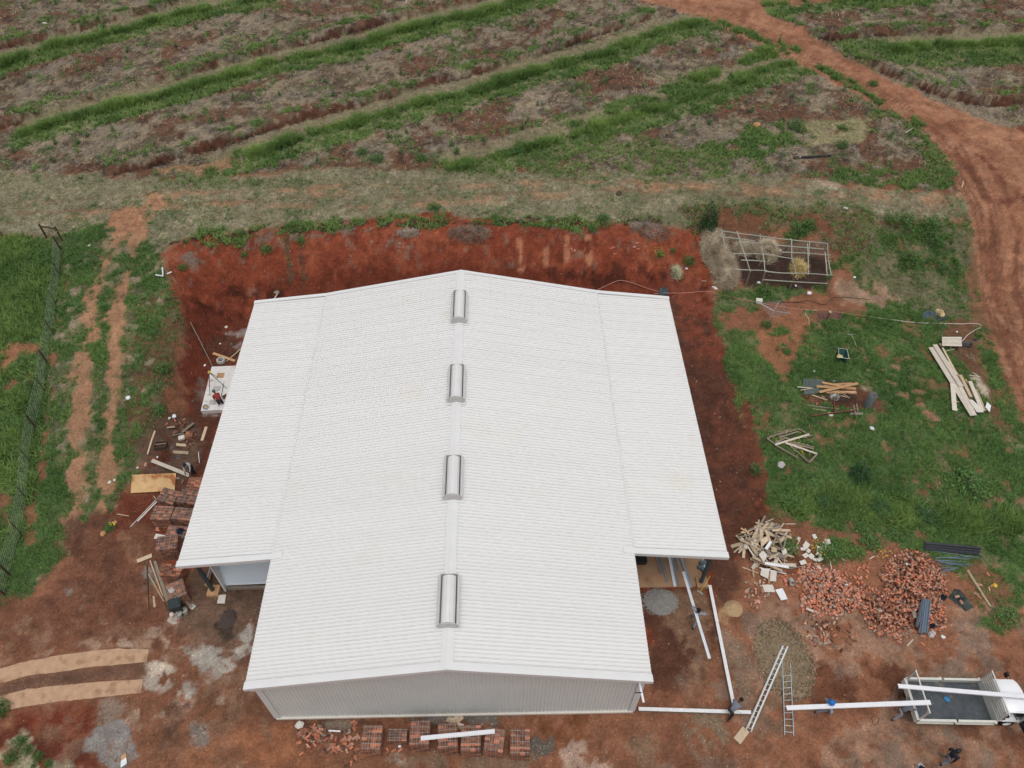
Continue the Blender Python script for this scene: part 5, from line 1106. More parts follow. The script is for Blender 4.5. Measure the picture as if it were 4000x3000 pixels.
plank('B',(302,990),(577,700),.05,'upper of two pale sticks running to the brick packs','woodw')
plank('B',(380,930),(592,712),.06,'lower, brighter of two pale sticks running to the brick packs','white')
plank('B',(155,851),(287,873),.05,'short pale stick on red soil left of the two sticks','woodp')
plank('B',(550,655),(580,690),.05,'tiny stick end showing beside the turned brick pack')
a=pts('B',[(555,1120),(578,1065),(684,1082),(660,1120)],.05); single('slab_offcut',B().slab(a,.03),M['board'],'pale square slab tucked behind the tall brick pack','slab',a[0])
a=pts('C',[(369,515),(530,450),(538,490),(377,551)],.05); single('board',B().slab(a,.03),M['woodp'],'short wide board on red soil near the long poles','board',a[0])
pole('C',(480,558),(502,1055),.03,'thin dark pole, leftmost of the long poles by the bin','woodd')
pole('C',(515,525),(652,905),.035,'long pale pole second from the left by the bin','woodp')
plank('C',(565,530),(705,960),.16,'long greyish plank leaning among the poles by the packs','woodg',h=.05)
pole('C',(500,670),(668,975),.04,'shorter light pole crossing towards the bin','woodp')
pole('C',(655,960),(735,1085),.03,'short dark pole ending by the cement bag','woodd')
plank('C',(553,910),(566,1027),.11,'small plank upright on the photo beside the poles','woodp')
plank('C',(862,922),(968,1030),.13,'grey plank beside the charcoal bin','woodg',h=.1)
# charcoal bin
p=at('C',835,1065); t=thing('wheelie_bin','charcoal plastic bin with lid standing at the end of the brick packs','bin',p,rz=.25)
b=B(); b.add([(-.22,-.18,0),(.22,-.18,0),(.22,.18,0),(-.22,.18,0),(-.29,-.25,.85),(.29,-.25,.85),(.29,.25,.85),(-.29,.25,.85)],[(0,3,2,1),(0,1,5,4),(1,2,6,5),(2,3,7,6),(3,0,4,7)]); obj('bin_body',b,M['bin'],t,bevel=.02)
b=B(); b.box((0,0,.88),(.64,.56,.06)); b.box((0,.02,.92),(.48,.36,.04)); obj('lid',b,M['bin'],t,bevel=.02); b=B(); b.tube((-.2,.30,.86),(.2,.30,.86),.02); b.box((0,.285,.86),(.44,.02,.02)); obj('handle',b,M['black'],t)
for k,(x,y) in enumerate(((840,1127),(902,1088))):
    p=at('C',x,y); t=thing('bucket','dirty white bucket nearer the cement bag' if k==0 else 'dirty white bucket on the right of its twin by the bin','bucket',p,'buckets by the bin')
    obj('pail',B().lathe((0,0,0),[(0,0),(.125,0),(.155,.30),(.165,.31),(.145,.30),(.125,.14),(0,.14)],18),M['bucket'],t,smooth=False)
    obj('handle',B().path([(-.155,0,.29),(-.1,.12,.33),(0,.17,.34),(.1,.12,.33),(.155,0,.29)],.006,5),M['galv'],t)
def rag(name,R,l,mt,label,cat,hgt=.10,h=0,seed=0,n=9):
    """crumpled sheet inside an outline"""
    P=xy(pts(R,l,h)); c=P.mean(0); b=B(); rr=random.Random(seed+len(label)); z0=float(terr(*c))+h; rings=5; m=len(P)*3; v=[]
    PP=[P[int(i/3)]*(1-(i%3)/3)+P[(int(i/3)+1)%len(P)]*((i%3)/3) for i in range(m)]
    for k in range(rings,-1,-1):
        f=k/rings
        for i in range(m): q=c+(PP[i]-c)*f*(1+rr.uniform(-.05,.05)); v.append((q[0],q[1],z0+(.01 if k==rings else hgt*(1-f**2)*.6+rr.uniform(0,hgt))))
    fc=[(k*m+i,k*m+(i+1)%m,(k+1)*m+(i+1)%m,(k+1)*m+i) for k in range(rings) for i in range(m)]
    b.add(v,fc); return single(name,b,M[mt],label,cat,(c[0],c[1],z0),smooth=False)
rag('cement_bag','C',[(695,1180),(740,1110),(790,1085),(835,1150),(830,1200),(760,1218)],'bag','torn cement bag with red print beside the two buckets','bag',.10)
rag('black_bag','B',[(795,1030),(840,1000),(865,1015),(900,1030),(868,1045),(855,1068),(805,1065)],'navy','dark cloth bag lying on a brick pack','bag',.16,h=.72)
def shovel(R,blade,end,label,h=.05,h2=.05,mt='conc'):
    a=at(R,*blade,h);b=at(R,*end,h2); t=thing('shovel',label,'shovel',a); d=(b-a); d.z=0; L=d.length; d.normalize(); s=Vector((-d.y,d.x,0)); B_=b-a
    obj('blade',B().add([s*.13-d*.16,s*.14+d*.10,s*.05+d*.16,-s*.05+d*.16,-s*.14+d*.10,-s*.13-d*.16,Vector((0,0,.05))],[(0,1,6),(1,2,6),(2,3,6),(3,4,6),(4,5,6),(5,0,6),(5,4,3,2,1,0)]),M[mt],t)
    obj('shaft',B().tube(d*.12+Vector((0,0,.03)),B_,.018),M['woodg'],t); obj('grip',B().tube(B_-s*.06,B_+s*.06,.016),M['black'],t)
shovel('C',(745,845),(832,925),'mortar-covered shovel lying on the brick pack behind the bin',.90,.90)
shovel('C',(970,1020),(872,925),'shovel with pale blade leaning beside the charcoal bin',.05,.6)
a=pts('C',[(1258,897),(1337,893),(1322,990),(1240,988)],.05); single('board',B().slab(a,.03),M['board'],'square pale board on the soil in front of the left wing','board',a[0])
def tpole(R,p,q,c1,c2,label,mt='yband',h=.05,h2=.05,cat='levelling tool'):
    a=at(R,*p,h);b=at(R,*q,h2);t=thing('screed_tool',label,cat,a); obj('shaft',B().tube((0,0,0),b-a,.022),M[mt],t); c=at(R,*c1,h2);d=at(R,*c2,h2); obj('crossbar',B().beam(c-a,d-a,.06,.03),M['galv'],t)
tpole('C',(1105,780),(1243,880),(1215,910),(1277,857),'yellow-shafted T tool lying from the left column foot',h=.5)
tpole('G',(1310,415),(1200,590),(1170,570),(1230,610),'yellow-shafted T tool leaning on the right column',h=.9)
# white slab with openings, tripod etc.
a=[at('A',x,y,flat=.32) for x,y in ((1180,642),(1440,630),(1318,1108),(1062,1118))]; t=thing('septic_slab','white concrete slab with three square covers, half under the eave','slab',(a[0].x,a[0].y,0))
pl=[(p.x-a[0].x,p.y-a[0].y) for p in a]; obj('deck',B().prism(pl,-.0,.32),M['slab'],t)
for k,(x,y) in enumerate(((1275,737),(1237,880),(1195,1025))):
    c=at('A',x,y,flat=.325)-a[0]; dx=(a[1]-a[0]).normalized(); dy=(a[0]-a[3]).normalized(); q=B(); hx,hy=.24,.22
    cp=[Vector((c.x,c.y,.324))+dx*sx*hx+dy*sy*hy for sx,sy in((-1,-1),(1,-1),(1,1),(-1,1))]; q.slab(cp,.012); cv=obj('cover',q,M['conc'] if k else M['woodo'],t)
p=at('A',1160,830); hd=at('A',1157,712,1.35)
t=thing('survey_tripod','surveying tripod with yellow head standing on the white slab','tripod',(hd.x,hd.y,0)); H_=Vector((0,0,1.42))
for x,y in((1160,950),(1343,875),(1250,760)):
    q=at('A',x,y,flat=.33)-Vector((hd.x,hd.y,0)); obj('leg',B().path([H_,H_.lerp(q,.5),q],[.028,.022,.014],7),M['steel'],t)
obj('head',B().lathe((0,0,1.40),[(0,0),(.09,0),(.09,.05),(.05,.07),(.05,.13),(0,.13)],12),M['yband'],t)
pole('A',(1310,822),(1256,1070),.02,'thin grey rod lying on the white slab behind the crouching worker','steel',h=.36)
rag('red_cloth','A',[(1290,960),(1335,935),(1342,950),(1318,1000),(1300,985)],'rust','small red cloth on the white slab beside the crouching worker','cloth',.05,h=.33)
p=at('A',1120,1088,.33); t=thing('tub','round metal tub with yellow mix on the corner of the white slab','tub',p); obj('rim',B().lathe((0,0,0),[(0,0),(.15,0),(.18,.16),(.17,.16),(.14,.05),(0,.05)],16),M['galv'],t); obj('mix',B().lathe((0,0,.06),[(.0,.06),(.1,.03),(.14,0)],12),M['sand'],t)
p=at('A',1285,588); b=B().lathe((0,0,0),[(.30,0),(.33,.05),(.30,.22),(.18,.22),(.15,.0)],8); lsingle('concrete_block',b,M['conc'],'hollow grey concrete block above the white slab','block',p)
def chip(R,x,y,r,mt,label,name='fragment',cat='fragment',sq=.5,h=.0,seed=None):
    rr=random.Random(seed or int(x*7+y)); p=at(R,x,y,h); r=r*(.72 if mt in('whitebag','white') else .9); bm=bmesh.new(); bmesh.ops.create_icosphere(bm,subdivisions=2,radius=r)
    for v in bm.verts: v.co*=rr.uniform(.78,1.15); v.co.z*=sq; v.co.z+=r*sq*.6; v.co.x*=1.15
    m=bpy.data.meshes.new(name); bm.to_mesh(m); bm.free(); m.materials.append(M[mt]); o=bpy.data.objects.new(name,m); COL.objects.link(o); o.location=p; o.rotation_euler=(0,0,rr.uniform(0,6)); return tag(o,label,cat)
for a in (('A',1338,218,.13,'board','pale block on red soil high beside the eave'),('A',1272,396,.10,'whitebag','white scrap above the stained plank'),('A',1392,400,.10,'cloth','greenish scrap right of the white scrap'),('A',1106,629,.13,'whitebag','white strip of scrap at the slab corner'),
('A',775,1180,.22,'whitebag','largest white lump left of the small brick pile'),('A',725,1200,.13,'whitebag','small white lump beside the largest one'),('B',595,238,.09,'whitebag','white stone near the scaffold plank'),('B',380,353,.08,'board','pale stone left of the scaffold plank'),
('B',80,510,.12,'board','pale stone on the sandy wheel track'),('B',133,486,.10,'board','rounder pale stone right of the one on the track'),('B',142,943,.12,'rock','ochre stone near the yellow flowers'),('T',745,1080,.20,'rock','orange stone at the edge of the wheel ruts'),
('T',1240,1660,.14,'board','pale stone by the lower edge of the rutted soil'),('E',750,922,.22,'board','buff rock above the spilled bricks'),('R',560,775,.36,'rock','large orange boulder in the upper right field strip'),('R',522,315,.22,'rock','smaller ochre boulder near the grass row end'),
('R',1110,1287,.17,'board','square pale block on the mown verge'),('P',280,147,.22,'board','pale block in the top left field'),('M',415,1430,.26,'conc','grey stone on the lawn below the log frame'),('M',1395,1035,.20,'whitebag','white paper scrap on the open lawn'),
('M',775,420,.13,'whitebag','white scrap above the wire mesh'),('N',1122,320,.10,'whitebag','white scrap above the pallet'),('N',1360,425,.14,'navy','dark scrap right of the steel bench'),('O',225,690,.16,'whitebag','white stick-like scrap on the red bank near the dry grass'),
('O',1550,958,.24,'whitebag','white bag below the shade frame'),('O',1235,498,.16,'whitebag','white tin sitting inside the shade frame'),('O',1005,845,.18,'whitebag','white bucket scrap in the dark lower bay of the frame'),('O',1405,875,.12,'whitebag','small white scrap at the frame front'),
('O',2040,785,.14,'whitebag','white bottle scrap right of the shade frame'),('J',955,925,.14,'whitebag','white bottle on the edge of the brick heap'),('J',1400,935,.15,'white','white tube end in the brick heap'),('K',665,705,.15,'white','white piece on the upper brick heap'),('K',1060,1490,.15,'whitebag','white plastic scrap below the pipe bundle'),
('K',1620,935,.14,'yband','orange round fruit-like object on soil right of the long pole'),('S',725,332,.12,'board','pale stone on the grass by the fence'),('S',1040,1568,.22,'whitebag','pale rubbish patch at the end of the sandy track'),('U',968,792,.22,'woodg','weathered block behind the roof edge'),
('V',1387,20,.2,'woodd','dark stump on the mown verge above the bank'),('P',1475,785,.25,'woodd','dark stump beside the terrace step'),('Q',1765,1197,.25,'woodd','black stump on the mown verge')):
    chip(a[0],a[1],a[2],a[3],a[4],a[5],cat='scrap' if a[4] in('whitebag','white','cloth','navy','yband') else 'stone',name='scrap' if a[4] in('whitebag','white','cloth','navy','yband') else ('stump' if 'stump' in a[5] else 'stone'))
# box frame
a=pts('A',[(572,1455),(725,1490),(708,1556),(552,1522)],.25); t=thing('box_frame','open rectangular brown timber frame standing left of the brick pile','frame',(a[0].x,a[0].y,float(terr(a[0].x,a[0].y))))
for k in range(4):
    A_=a[k]-t.location;C_=a[(k+1)%4]-t.location; A_.z=C_.z=.12; obj('side_board',B().beam(A_,C_,.05,.24),M['woodd'],t)
A_=(a[0].lerp(a[3],.4))-t.location;C_=(a[1].lerp(a[2],.4))-t.location;A_.z=C_.z=.2;obj('cross_rail',B().beam(A_,C_,.07,.04),M['woodg'],t)
lsingle('block',B().box((0,0,.09),(.38,.30,.18),Matrix.Rotation(.3,3,'Z')),M['board'],'pale block in the middle of the small brick pile','block',at('A',860,1420),bevel=.02)
t=thing('brick_stack','small tidy stack of dark bricks at the right of the messy pile','brick stack',at('A',955,1410),rz=-.05)
obj('bricks',pmesh((2,4,5,0,9)),None,t)
# two-tone board bottom left
a=pts('D',[(1050,1222),(1090,1195),(1097,1290),(1042,1325)],.04); t=thing('board','white and buff board standing out on the grey gravel at the bottom left','board',a[0])
m1=[a[0].lerp(a[3],.45)-a[0],a[1].lerp(a[2],.45)-a[0]]; obj('white_half',B().slab([m1[0],m1[1],a[2]-a[0],a[3]-a[0]],.03),M['whitebag'],t); obj('buff_half',B().slab([Vector((0,0,0)),a[1]-a[0],m1[1],m1[0]],.03),M['woodo'],t)
plank('E',(1060,979),(1190,986),.07,'white strip lying above the spilled bricks','white',h=.12)
chip('E',1830,1150,.10,'whitebag','white crumpled sheet against the low brick pack',name='scrap',cat='scrap')
# ---- heaps
MC={'olive':(.26,.195,.125),'grav':(.25,.24,.225),'graydark':(.08,.06,.055),'sand':(.47,.32,.18)}
def mound(name,R,c,rx,ry,h,mt,label,cat,ns=.25,na=.25,st=None,seed=3):
    p=at(R,*c); n=44; V=[];F_=[];b=B()
    for i in range(n+1):
        for j in range(n+1):
            u=-1.15+2.3*i/n;w=-1.15+2.3*j/n; x=p.x+u*rx;y=p.y+w*ry; r=math.hypot(u,w)*(1+.35*(float(fbm(x,y,.9,seed,2))-.5))
            V.append((x,y,float(terr(x,y))+h*max(0,1-r**1.7)*(1+na*(float(fbm(x,y,ns,seed+5,3))-.5)*2)-(.06 if r>=.98 else 0)))
    b.add(V,[(i*(n+1)+j,(i+1)*(n+1)+j,(i+1)*(n+1)+j+1,i*(n+1)+j+1) for i in range(n) for j in range(n) if V[i*(n+1)+j][2]-float(terr(V[i*(n+1)+j][0],V[i*(n+1)+j][1]))>-.05],MC[mt])
    if st:
        for k in range(st[0]):
            a=random.uniform(0,6.28);r=math.sqrt(random.uniform(0,1.25)); x=p.x+r*rx*math.cos(a);y=p.y+r*ry*math.sin(a);s=random.uniform(.4,1.2)*st[1]*(1.3 if r>.8 else .8)
            z=float(terr(x,y))+h*max(0,1-r**1.7); R_=Matrix.Rotation(random.uniform(0,6),3,'Z')@Matrix.Rotation(random.uniform(0,1),3,'X'); v=[Vector(q)*s for q in((1,0,0),(-.5,.8,0),(-.6,-.7,.1),(0,.1,.8))]; b.add([Vector((x,y,z))+R_@q for q in v],[(0,1,3),(1,2,3),(2,0,3),(0,2,1)],(lambda f_:tuple(c_*f_ for c_ in MC[mt]))(random.uniform(.55,1.6)))
    return single(name,b,M['heapvc'],label,cat,(p.x,p.y,p.z),usecol=True)
M['heapvc']=mat('heap_of_stones',(1,1,1),.95,.3,12,attr=True,bump=.05)
mound('stone_heap','H',(1000,480),1.38,1.95,.26,'olive','wide heap of olive-brown crushed stone under the ladders','stone heap',st=(2600,.062))
mound('sand_heap','G',(1565,765),.55,.52,.28,'sand','small rounded heap of yellow building sand','sand heap',na=.1)
mound('gravel_heap','G',(760,690),.95,.75,.16,'grav','grey gravel heap beside the eave in front of the wing floor','gravel heap',st=(500,.045))
mound('ash_heap','C',(1365,1150),.45,.55,.14,'graydark','dark ash heap in front of the left wing','ash heap',st=(160,.035))
# ---- ladders
M['ladder']=mat('dull_aluminium',(.52,.53,.50),.45,.1,5)
def ladder(rails,label,n,dbl,h=.12,h2=.12):
    (a,b),(c,d)=[(at('H',*p,h),at('H',*q,h2)) for p,q in rails]; t=thing('ladder',label,'ladder',b); o=b.copy()
    for s,(p,q) in enumerate(((a,b),(c,d))):
        obj('rail',B().beam(p-o,q-o,.05 if dbl else .035,.06),M['galv'] if not dbl else M['ladder'],t)
        if dbl: obj('rail',B().beam(p-o+(q-p)*.0+(c-a).normalized()*(.045 if s==0 else -.045)+Vector((0,0,.035)),q-o+(p-q)*.04+(c-a).normalized()*(.045 if s==0 else -.045)+Vector((0,0,.035)),.025,.05),M['galvw'],t)
    for k in range(n):
        f=(k+.5)/n; obj('rung',B().tube(a.lerp(b,f)-o,c.lerp(d,f)-o,.018 if not dbl else .022,n=6),M['ladder'],t)
ladder([((985,340),(590,1250)),((1045,350),(645,1270))],'long double aluminium extension ladder lying slanted over the stone heap',16,True,.30,.10)
ladder([((985,512),(1010,1302)),((1068,490),(1106,1312))],'shorter single ladder lying straight, right of the extension ladder',12,False,.22,.08)
a=pts('H',[(555,1210),(628,1275),(530,1405),(458,1335)],.04); single('board',B().slab(a,.03),M['woodp'],'pale square board at the foot of the extension ladder','board',a[0])
b=B(); L=[at('I',x,y,.04) for x,y in((330,950),(345,1030),(378,1060),(410,1020),(427,965),(400,945))]; single('bent_bar',b.path(L,.014,5),M['rust'],'bent rusty bar lying on soil left of the truck tailboard','bent bar',L[0])
# ---- timber heap
TH=[(230,420),(300,310),(400,290),(540,250),(690,290),(790,340),(800,420),(880,520),(760,600),(720,640),(760,720),(640,760),(420,720),(380,620),(230,600)]
qh=xy(pts('J',TH)); ch=qh.mean(0)
for x,y in inpoly(qh,105):
    r=float(insd(qh,np.array([x]),np.array([y]))[0]); z=float(terr(x,y))+.05+.38*min(1,r/.8)*random.uniform(.5,1); a=random.choice((.5,.9,1.3,2.2,2.7,-.3))+random.gauss(0,.35); L=random.choice((.35,.5,.7,.9,1.2))*random.uniform(.8,1.1); w=random.choice((.06,.09,.12,.16,.20)); d=Vector((math.cos(a)*L/2,math.sin(a)*L/2,random.gauss(0,.06))); mt_=random.choice(('woodp','woodp','woodw','woodp','woodg'))
    lsingle('timber_offcut',B().beam(Vector((0,0,0))-d,d,w,.035),M[mt_],{'woodp':'yellowish','woodw':'whitish','woodg':'grey'}[mt_]+(' long' if L>.8 else ' short')+(' wide' if w>.1 else ' narrow')+' offcut in the scrap wood heap beside the brick rubble','timber offcut',(x,y,z),'offcuts in the scrap wood heap',bevel=.004)
for p,q,w,mt,h,lb in (((218,415),(395,378),.08,'woodg',.25,'dark plank sticking out left from the scrap wood heap'),((258,312),(355,372),.12,'woodo',.1,'orange board end at the top left of the scrap heap'),((465,352),(690,295),.10,'woodg',.45,'brown plank poking out of the top of the scrap heap'),
((595,335),(795,338),.15,'woodp',.42,'light flat plank along the top edge of the scrap heap'),((485,335),(555,255),.16,'woodp',.4,'short wide plank rising at the top of the scrap heap'),((520,248),(612,213),.04,'woodw',.3,'thin bent slat at the very top of the scrap heap'),
((530,540),(585,455),.16,'white',.5,'bright white painted board across the middle of the scrap heap'),((520,690),(778,735),.16,'white',.4,'long white painted plank at the foot of the scrap heap'),((385,622),(705,775),.15,'woodp',.38,'long curved plank below the scrap heap'),
((460,740),(748,806),.05,'white',.15,'narrow white strip under the long curved plank'),((280,735),(450,800),.05,'woodp',.05,'thin pale slat lying left of the heap foot'),((388,745),(398,838),.09,'woodp',.1,'short plank end pointing down at the heap foot'),
((560,800),(563,915),.10,'woodo',.1,'narrow plank between the two pale boards'),((780,750),(930,725),.05,'woodg',.05,'thin dark slat between wood heap and bricks'),((740,268),(855,268),.04,'woodw',.04,'thin pale slat on the grass above the scrap heap'),
((1228,677),(1238,760),.05,'woodw',.1,'short pale slat standing out beside the bricks'),((1345,637),(1400,668),.05,'woodw',.05,'pale slat in the weeds above the bricks'),((1650,645),(1700,617),.06,'woodw',.05,'pale stick in the weeds near the heap top'),((965,1180),(1048,1215),.12,'woodw',.25,'whitish plank end lying on the brick heap')):
    plank('J',p,q,w,lb,mt,h=h)
for l,h,mt,lb in (([(485,925),(600,925),(630,1005),(520,1005)],.1,'board','pale torn board above the small brick scatter'),([(630,980),(708,962),(765,1080),(695,1095)],.06,'whitebag','bright white board right of the torn board'),([(480,750),(575,750),(550,860),(468,820)],.12,'board','square plywood piece at the heap foot'),
([(580,765),(648,780),(638,890),(572,885)],.12,'board','upright-looking plywood piece right of the narrow plank'),([(450,600),(500,555),(545,610),(505,680)],.5,'board','dented board in the middle of the scrap heap'),([(400,360),(450,355),(400,470),(355,470)],.35,'woodp','broad board at the upper left of the scrap heap'),([(470,440),(540,400),(560,450),(480,520)],.45,'woodp','tilted wide board in the heap centre'),
([(590,520),(640,515),(650,570),(590,575)],.45,'woodp','small square board right of the heap centre'),([(690,540),(745,535),(760,580),(715,605)],.3,'board','pale square at the right of the scrap heap'),
([(395,672),(690,770),(720,800),(700,760)],.3,'woodp','slatted timber strip beneath the curved plank')):
    a=pts('J',l,h); single('board',B().slab(a,.025),M[mt],lb,'board',a[0])
fr=pts('J',[(650,360),(755,400),(715,545),(610,500)],.55); t=thing('window_frame','open grey wooden frame lying on the scrap wood heap','frame',fr[0])
for k in range(4): obj('frame_bar',B().beam(fr[k]-fr[0],fr[(k+1)%4]-fr[0],.07,.05),M['woodg'],t)
obj('brace',B().beam(fr[0]-fr[0]-Vector((.05,.1,0)),fr[2]-fr[0],.06,.05),M['woodg'],t)
k=0
for x,y,s in ((880,430,.24),(965,500,.42),(930,540,.28),(960,610,.34),(1018,618,.32),(1160,500,.38),(1195,460,.32),(1105,540,.36),(1100,600,.30),(1110,650,.36),(1060,655,.26),(930,685,.36),(1055,405,.28),(1105,740,.24),(990,560,.25),(860,520,.22)):
    a=at('J',x,y,.05); r=random.uniform(0,3); R_=Matrix.Rotation(r,3,'Z')@Matrix.Rotation(random.gauss(0,.12),3,'X'); lsingle('board_piece',B().box((0,0,.03),(s,s*random.uniform(.6,.9),.02),R_),M['board'],'broken pale board piece on the weeds between wood heap and bricks','board piece',a,'broken board pieces by the wood heap')
p=at('J',808,890,.2); t=thing('paint_tin','mortar-caked bucket lying on its side among the bricks','bucket',p); obj('pail',B().lathe((0,0,0),[(0,-.17),(.13,-.17),(.16,.17),(.14,.17),(.12,-.1),(0,-.1)],14,Matrix.Rotation(1.2,3,'X')),M['conc'],t)
# pipes
ORD='first second third fourth fifth sixth seventh eighth ninth tenth eleventh twelfth thirteenth fourteenth fifteenth sixteenth seventeenth eighteenth nineteenth twentieth twenty-first twenty-second twenty-third twenty-fourth twenty-fifth twenty-sixth twenty-seventh twenty-eighth twenty-ninth thirtieth'.split()
def pipes(R,l,r,mt,label,group,h=.05):
    l=list(l); vert=abs(l[0][0][1]-l[0][1][1])>abs(l[0][0][0]-l[0][1][0]); l.sort(key=lambda e:e[0][0] if vert else e[0][1])
    for k_,(p,q,hh) in enumerate(l):
        a=at(R,*p,hh);b=at(R,*q,hh); single('pipe',B().tube(a,b,r,n=8),M[mt],(ORD[k_]+(' from the left, ' if vert else ' from the top, ')+label.replace('on the grass beyond the brick heap','beyond the brick heap')),'pipe',a,group)
pipes('K',[((850+random.uniform(0,20),462+k*8),(1440+random.uniform(-10,50),518+k*8),.06+.05*(k%3)) for k in range(11)],.035,'pipek','black pipe in the bundle on the grass beyond the brick heap','black pipe bundle')
pipes('K',[((870,545),(1450,632),.05),((880,520),(1480,600),.08)],.025,'pipe','grey pipe at the lower edge of the black pipe bundle','grey pipes by the black bundle')
pipes('K',[((975,635),(1340,622),.05),((1010,628),(1350,648),.07),((970,658),(1300,676),.05),((1000,672),(1365,712),.06),((1010,716),(1350,700),.09),((1030,680),(1310,724),.05)],.028,'pipe','blue-grey pipe lying on the grass below the black bundle','blue-grey pipes on the grass')
pipes('K',[((1050,745),(1205,735),.05),((1055,790),(1210,745),.08),((1060,760),(1200,768),.05),((1050,775),(1215,740),.1)],.022,'pipe','short blue-grey pipe beside the sand patch','short blue-grey pipes')
pipes('K',[((838+8*k,1072+2*k),(770+11*k if k<4 else 790+9*k,1370 if k<3 else 1445),.45+.03*(k%3)) for k in range(12)],.03,'pipe','blue-grey pipe in the bundle lying on the brick rubble','pipe bundle on the rubble')
pole('K',(1325,770),(1575,1165),.075,'long barked pole lying on soil right of the brick heap','woodp')
plank('K',(672,1583),(738,1516),.05,'thin stick on bare soil below the rubble','woodw')
rag('plastic_sheet','K',[(1115,1060),(1190,968),(1245,978),(1400,1172),(1300,1210),(1200,1130)],'tarp','crumpled black plastic sheet with bricks on it','plastic sheet',.12)
for x,y in ((1212,1050),(1258,1112)): brick(at('K',x,y,.2),'brick weighing down the black plastic sheet','bricks on the plastic sheet',w=(0,2))
rag('navy_bag','K',[(1025,1040),(1050,1028),(1108,1060),(1080,1098),(1030,1095)],'navy','navy bag beside the black plastic sheet','bag',.18)
rag('silver_bag','K',[(890,1440),(935,1425),(975,1460),(960,1498),(910,1492)],'whitebag','silvery white bag at the foot of the rubble','bag',.2)
rag('dark_bag','K',[(915,1350),(960,1350),(975,1390),(930,1395)],'navy','small navy bag at the lower end of the pipe bundle','bag',.15,h=.25)
a=pts('K',[(725,1205),(765,1220),(775,1280),(735,1290)],.6); single('dark_board',B().slab(a,.03),M['woodg'],'dark board left of the pipe bundle','board',a[0])
# ======================= lawn things =======================
def mesh_flat(R,l,label,h=.15):
    a=pts(R,l,h); o=a[0]; b=B(); n1,n2=14,7
    for layer in(0,.06):
        for i in range(n1+1): f=i/n1; b.beam(a[0].lerp(a[1],f)-o+Vector((0,0,layer)),a[3].lerp(a[2],f)-o+Vector((0,0,layer)),.012,.012)
        for j in range(n2+1): f=j/n2; b.beam(a[0].lerp(a[3],f)-o+Vector((0,0,layer)),a[1].lerp(a[2],f)-o+Vector((0,0,layer)),.012,.012)
    b.v=[Vector(v)+o for v in b.v]; return single('wire_mesh',b,M['mesh'],label,'wire mesh',o)
mesh_flat('M',[(660,500),(865,515),(870,590),(655,590)],'upper grey wire mesh sheet under the stained planks')
mesh_flat('M',[(665,620),(820,600),(825,650),(665,668)],'smaller lower wire mesh sheet left of the stained planks')
for k,(p,q,w,h,lb) in enumerate((((800,578),(1225,602),.22,.20,'long stained plank across the middle of the lawn stack'),((860,535),(1130,590),.16,.28,'upper stained plank slanting down over the stack'),((830,640),(1250,545),.20,.32,'stained plank slanting up to the right over the stack'),((880,565),(1185,545),.16,.15,'straight upper plank of the lawn stack'),
 ((900,640),(1232,640),.2,.15,'lowest wide stained plank of the lawn stack'),((930,656),(1235,660),.05,.1,'thin slat along the foot of the lawn stack'),((1030,622),(1155,705),.06,.12,'thin stick slanting off the lawn stack'),((1035,672),(1165,705),.08,.05,'pale stick below the lawn stack'),((750,670),(915,728),.07,.05,'pale double stick left of the stone disc'),((860,680),(885,705),.05,.05,'tiny offcut near the stone disc'))):
    plank('M',p,q,w,lb,'woodo' if w>.1 else 'woodp',h=h)
pole('M',(905,518),(1180,532),.05,'charred log behind the stained planks','log',h=.08)
pole('M',(595,585),(760,600),.04,'whitish stick left of the lower wire mesh','woodw',h=.2)
pole('M',(630,620),(765,597),.03,'thin buff stick over the lower wire mesh','woodp',h=.25)
pole('M',(700,783),(1050,825),.05,'long grey branch below the bare patch','woodg')
pole('M',(757,820),(908,843),.04,'pale stick under the long grey branch','woodp')
p=at('M',995,700); b=B().lathe((0,0,0),[(0,.10),(.10,.13),(.28,.12),(.32,.07),(.32,0)],20); lsingle('stone_disc',b,M['conc'],'round flat stone disc on the bare patch','stone disc',p)
p=at('M',690,695); b=B().lathe((0,0,0),[(0,.03),(.12,.04),(.17,.12),(.19,.14),(.19,0)],14); lsingle('rusty_pan',b,M['rust'],'small rusty pan left of the stone disc','pan',p)
brick(at('M',803,768,.05),'single orange brick on the bare patch of the lawn',None,w=(0,),flat=True)
a=at('M',735,898,.1);c=at('M',1240,832,.35);t=thing('post_frame','fallen rusty post frame with cross piece and disc foot','post frame',a)
obj('long_post',B().beam(Vector((0,0,0)),c-a,.08,.08),M['rust'],t); u=at('M',985,705,.9)-a;v=at('M',1000,865,.18)-a; obj('upright',B().beam(v,u,.09,.09),M['rust'],t)
for p,q in (((1200,780),(1228,895)),((1232,765),(1245,850)),((1165,835),(1235,830))): obj('brace',B().beam(at('M',*p,.35)-a,at('M',*q,.3)-a,.06,.06),M['woodg'],t)
obj('foot_plate',B().slab([at('M',x,y,.08)-a for x,y in((1165,855),(1300,865),(1300,888),(1165,885))],.03),M['woodg'],t)
chip('M',950,885,.2,'board','rounded buff stone under the fallen post frame',name='stone',cat='stone')
# wire roll
p=at('M',1350,790); t=thing('wire_roll','upright roll of grey wire fencing on the lawn','wire roll',p); b=B()
for r in(.26,.24,.18,.14):
    for k in range(13): 
        z=.04+k*.09; b.path([(r*math.cos(q*math.pi/9),r*math.sin(q*math.pi/9),z) for q in range(19)],.008,4)
for k in range(22): q=k*2*math.pi/22; b.tube((.26*math.cos(q),.26*math.sin(q),.02),(.26*math.cos(q),.26*math.sin(q),1.15),.007,n=4)
obj('wire_coil',b,M['mesh'],t)
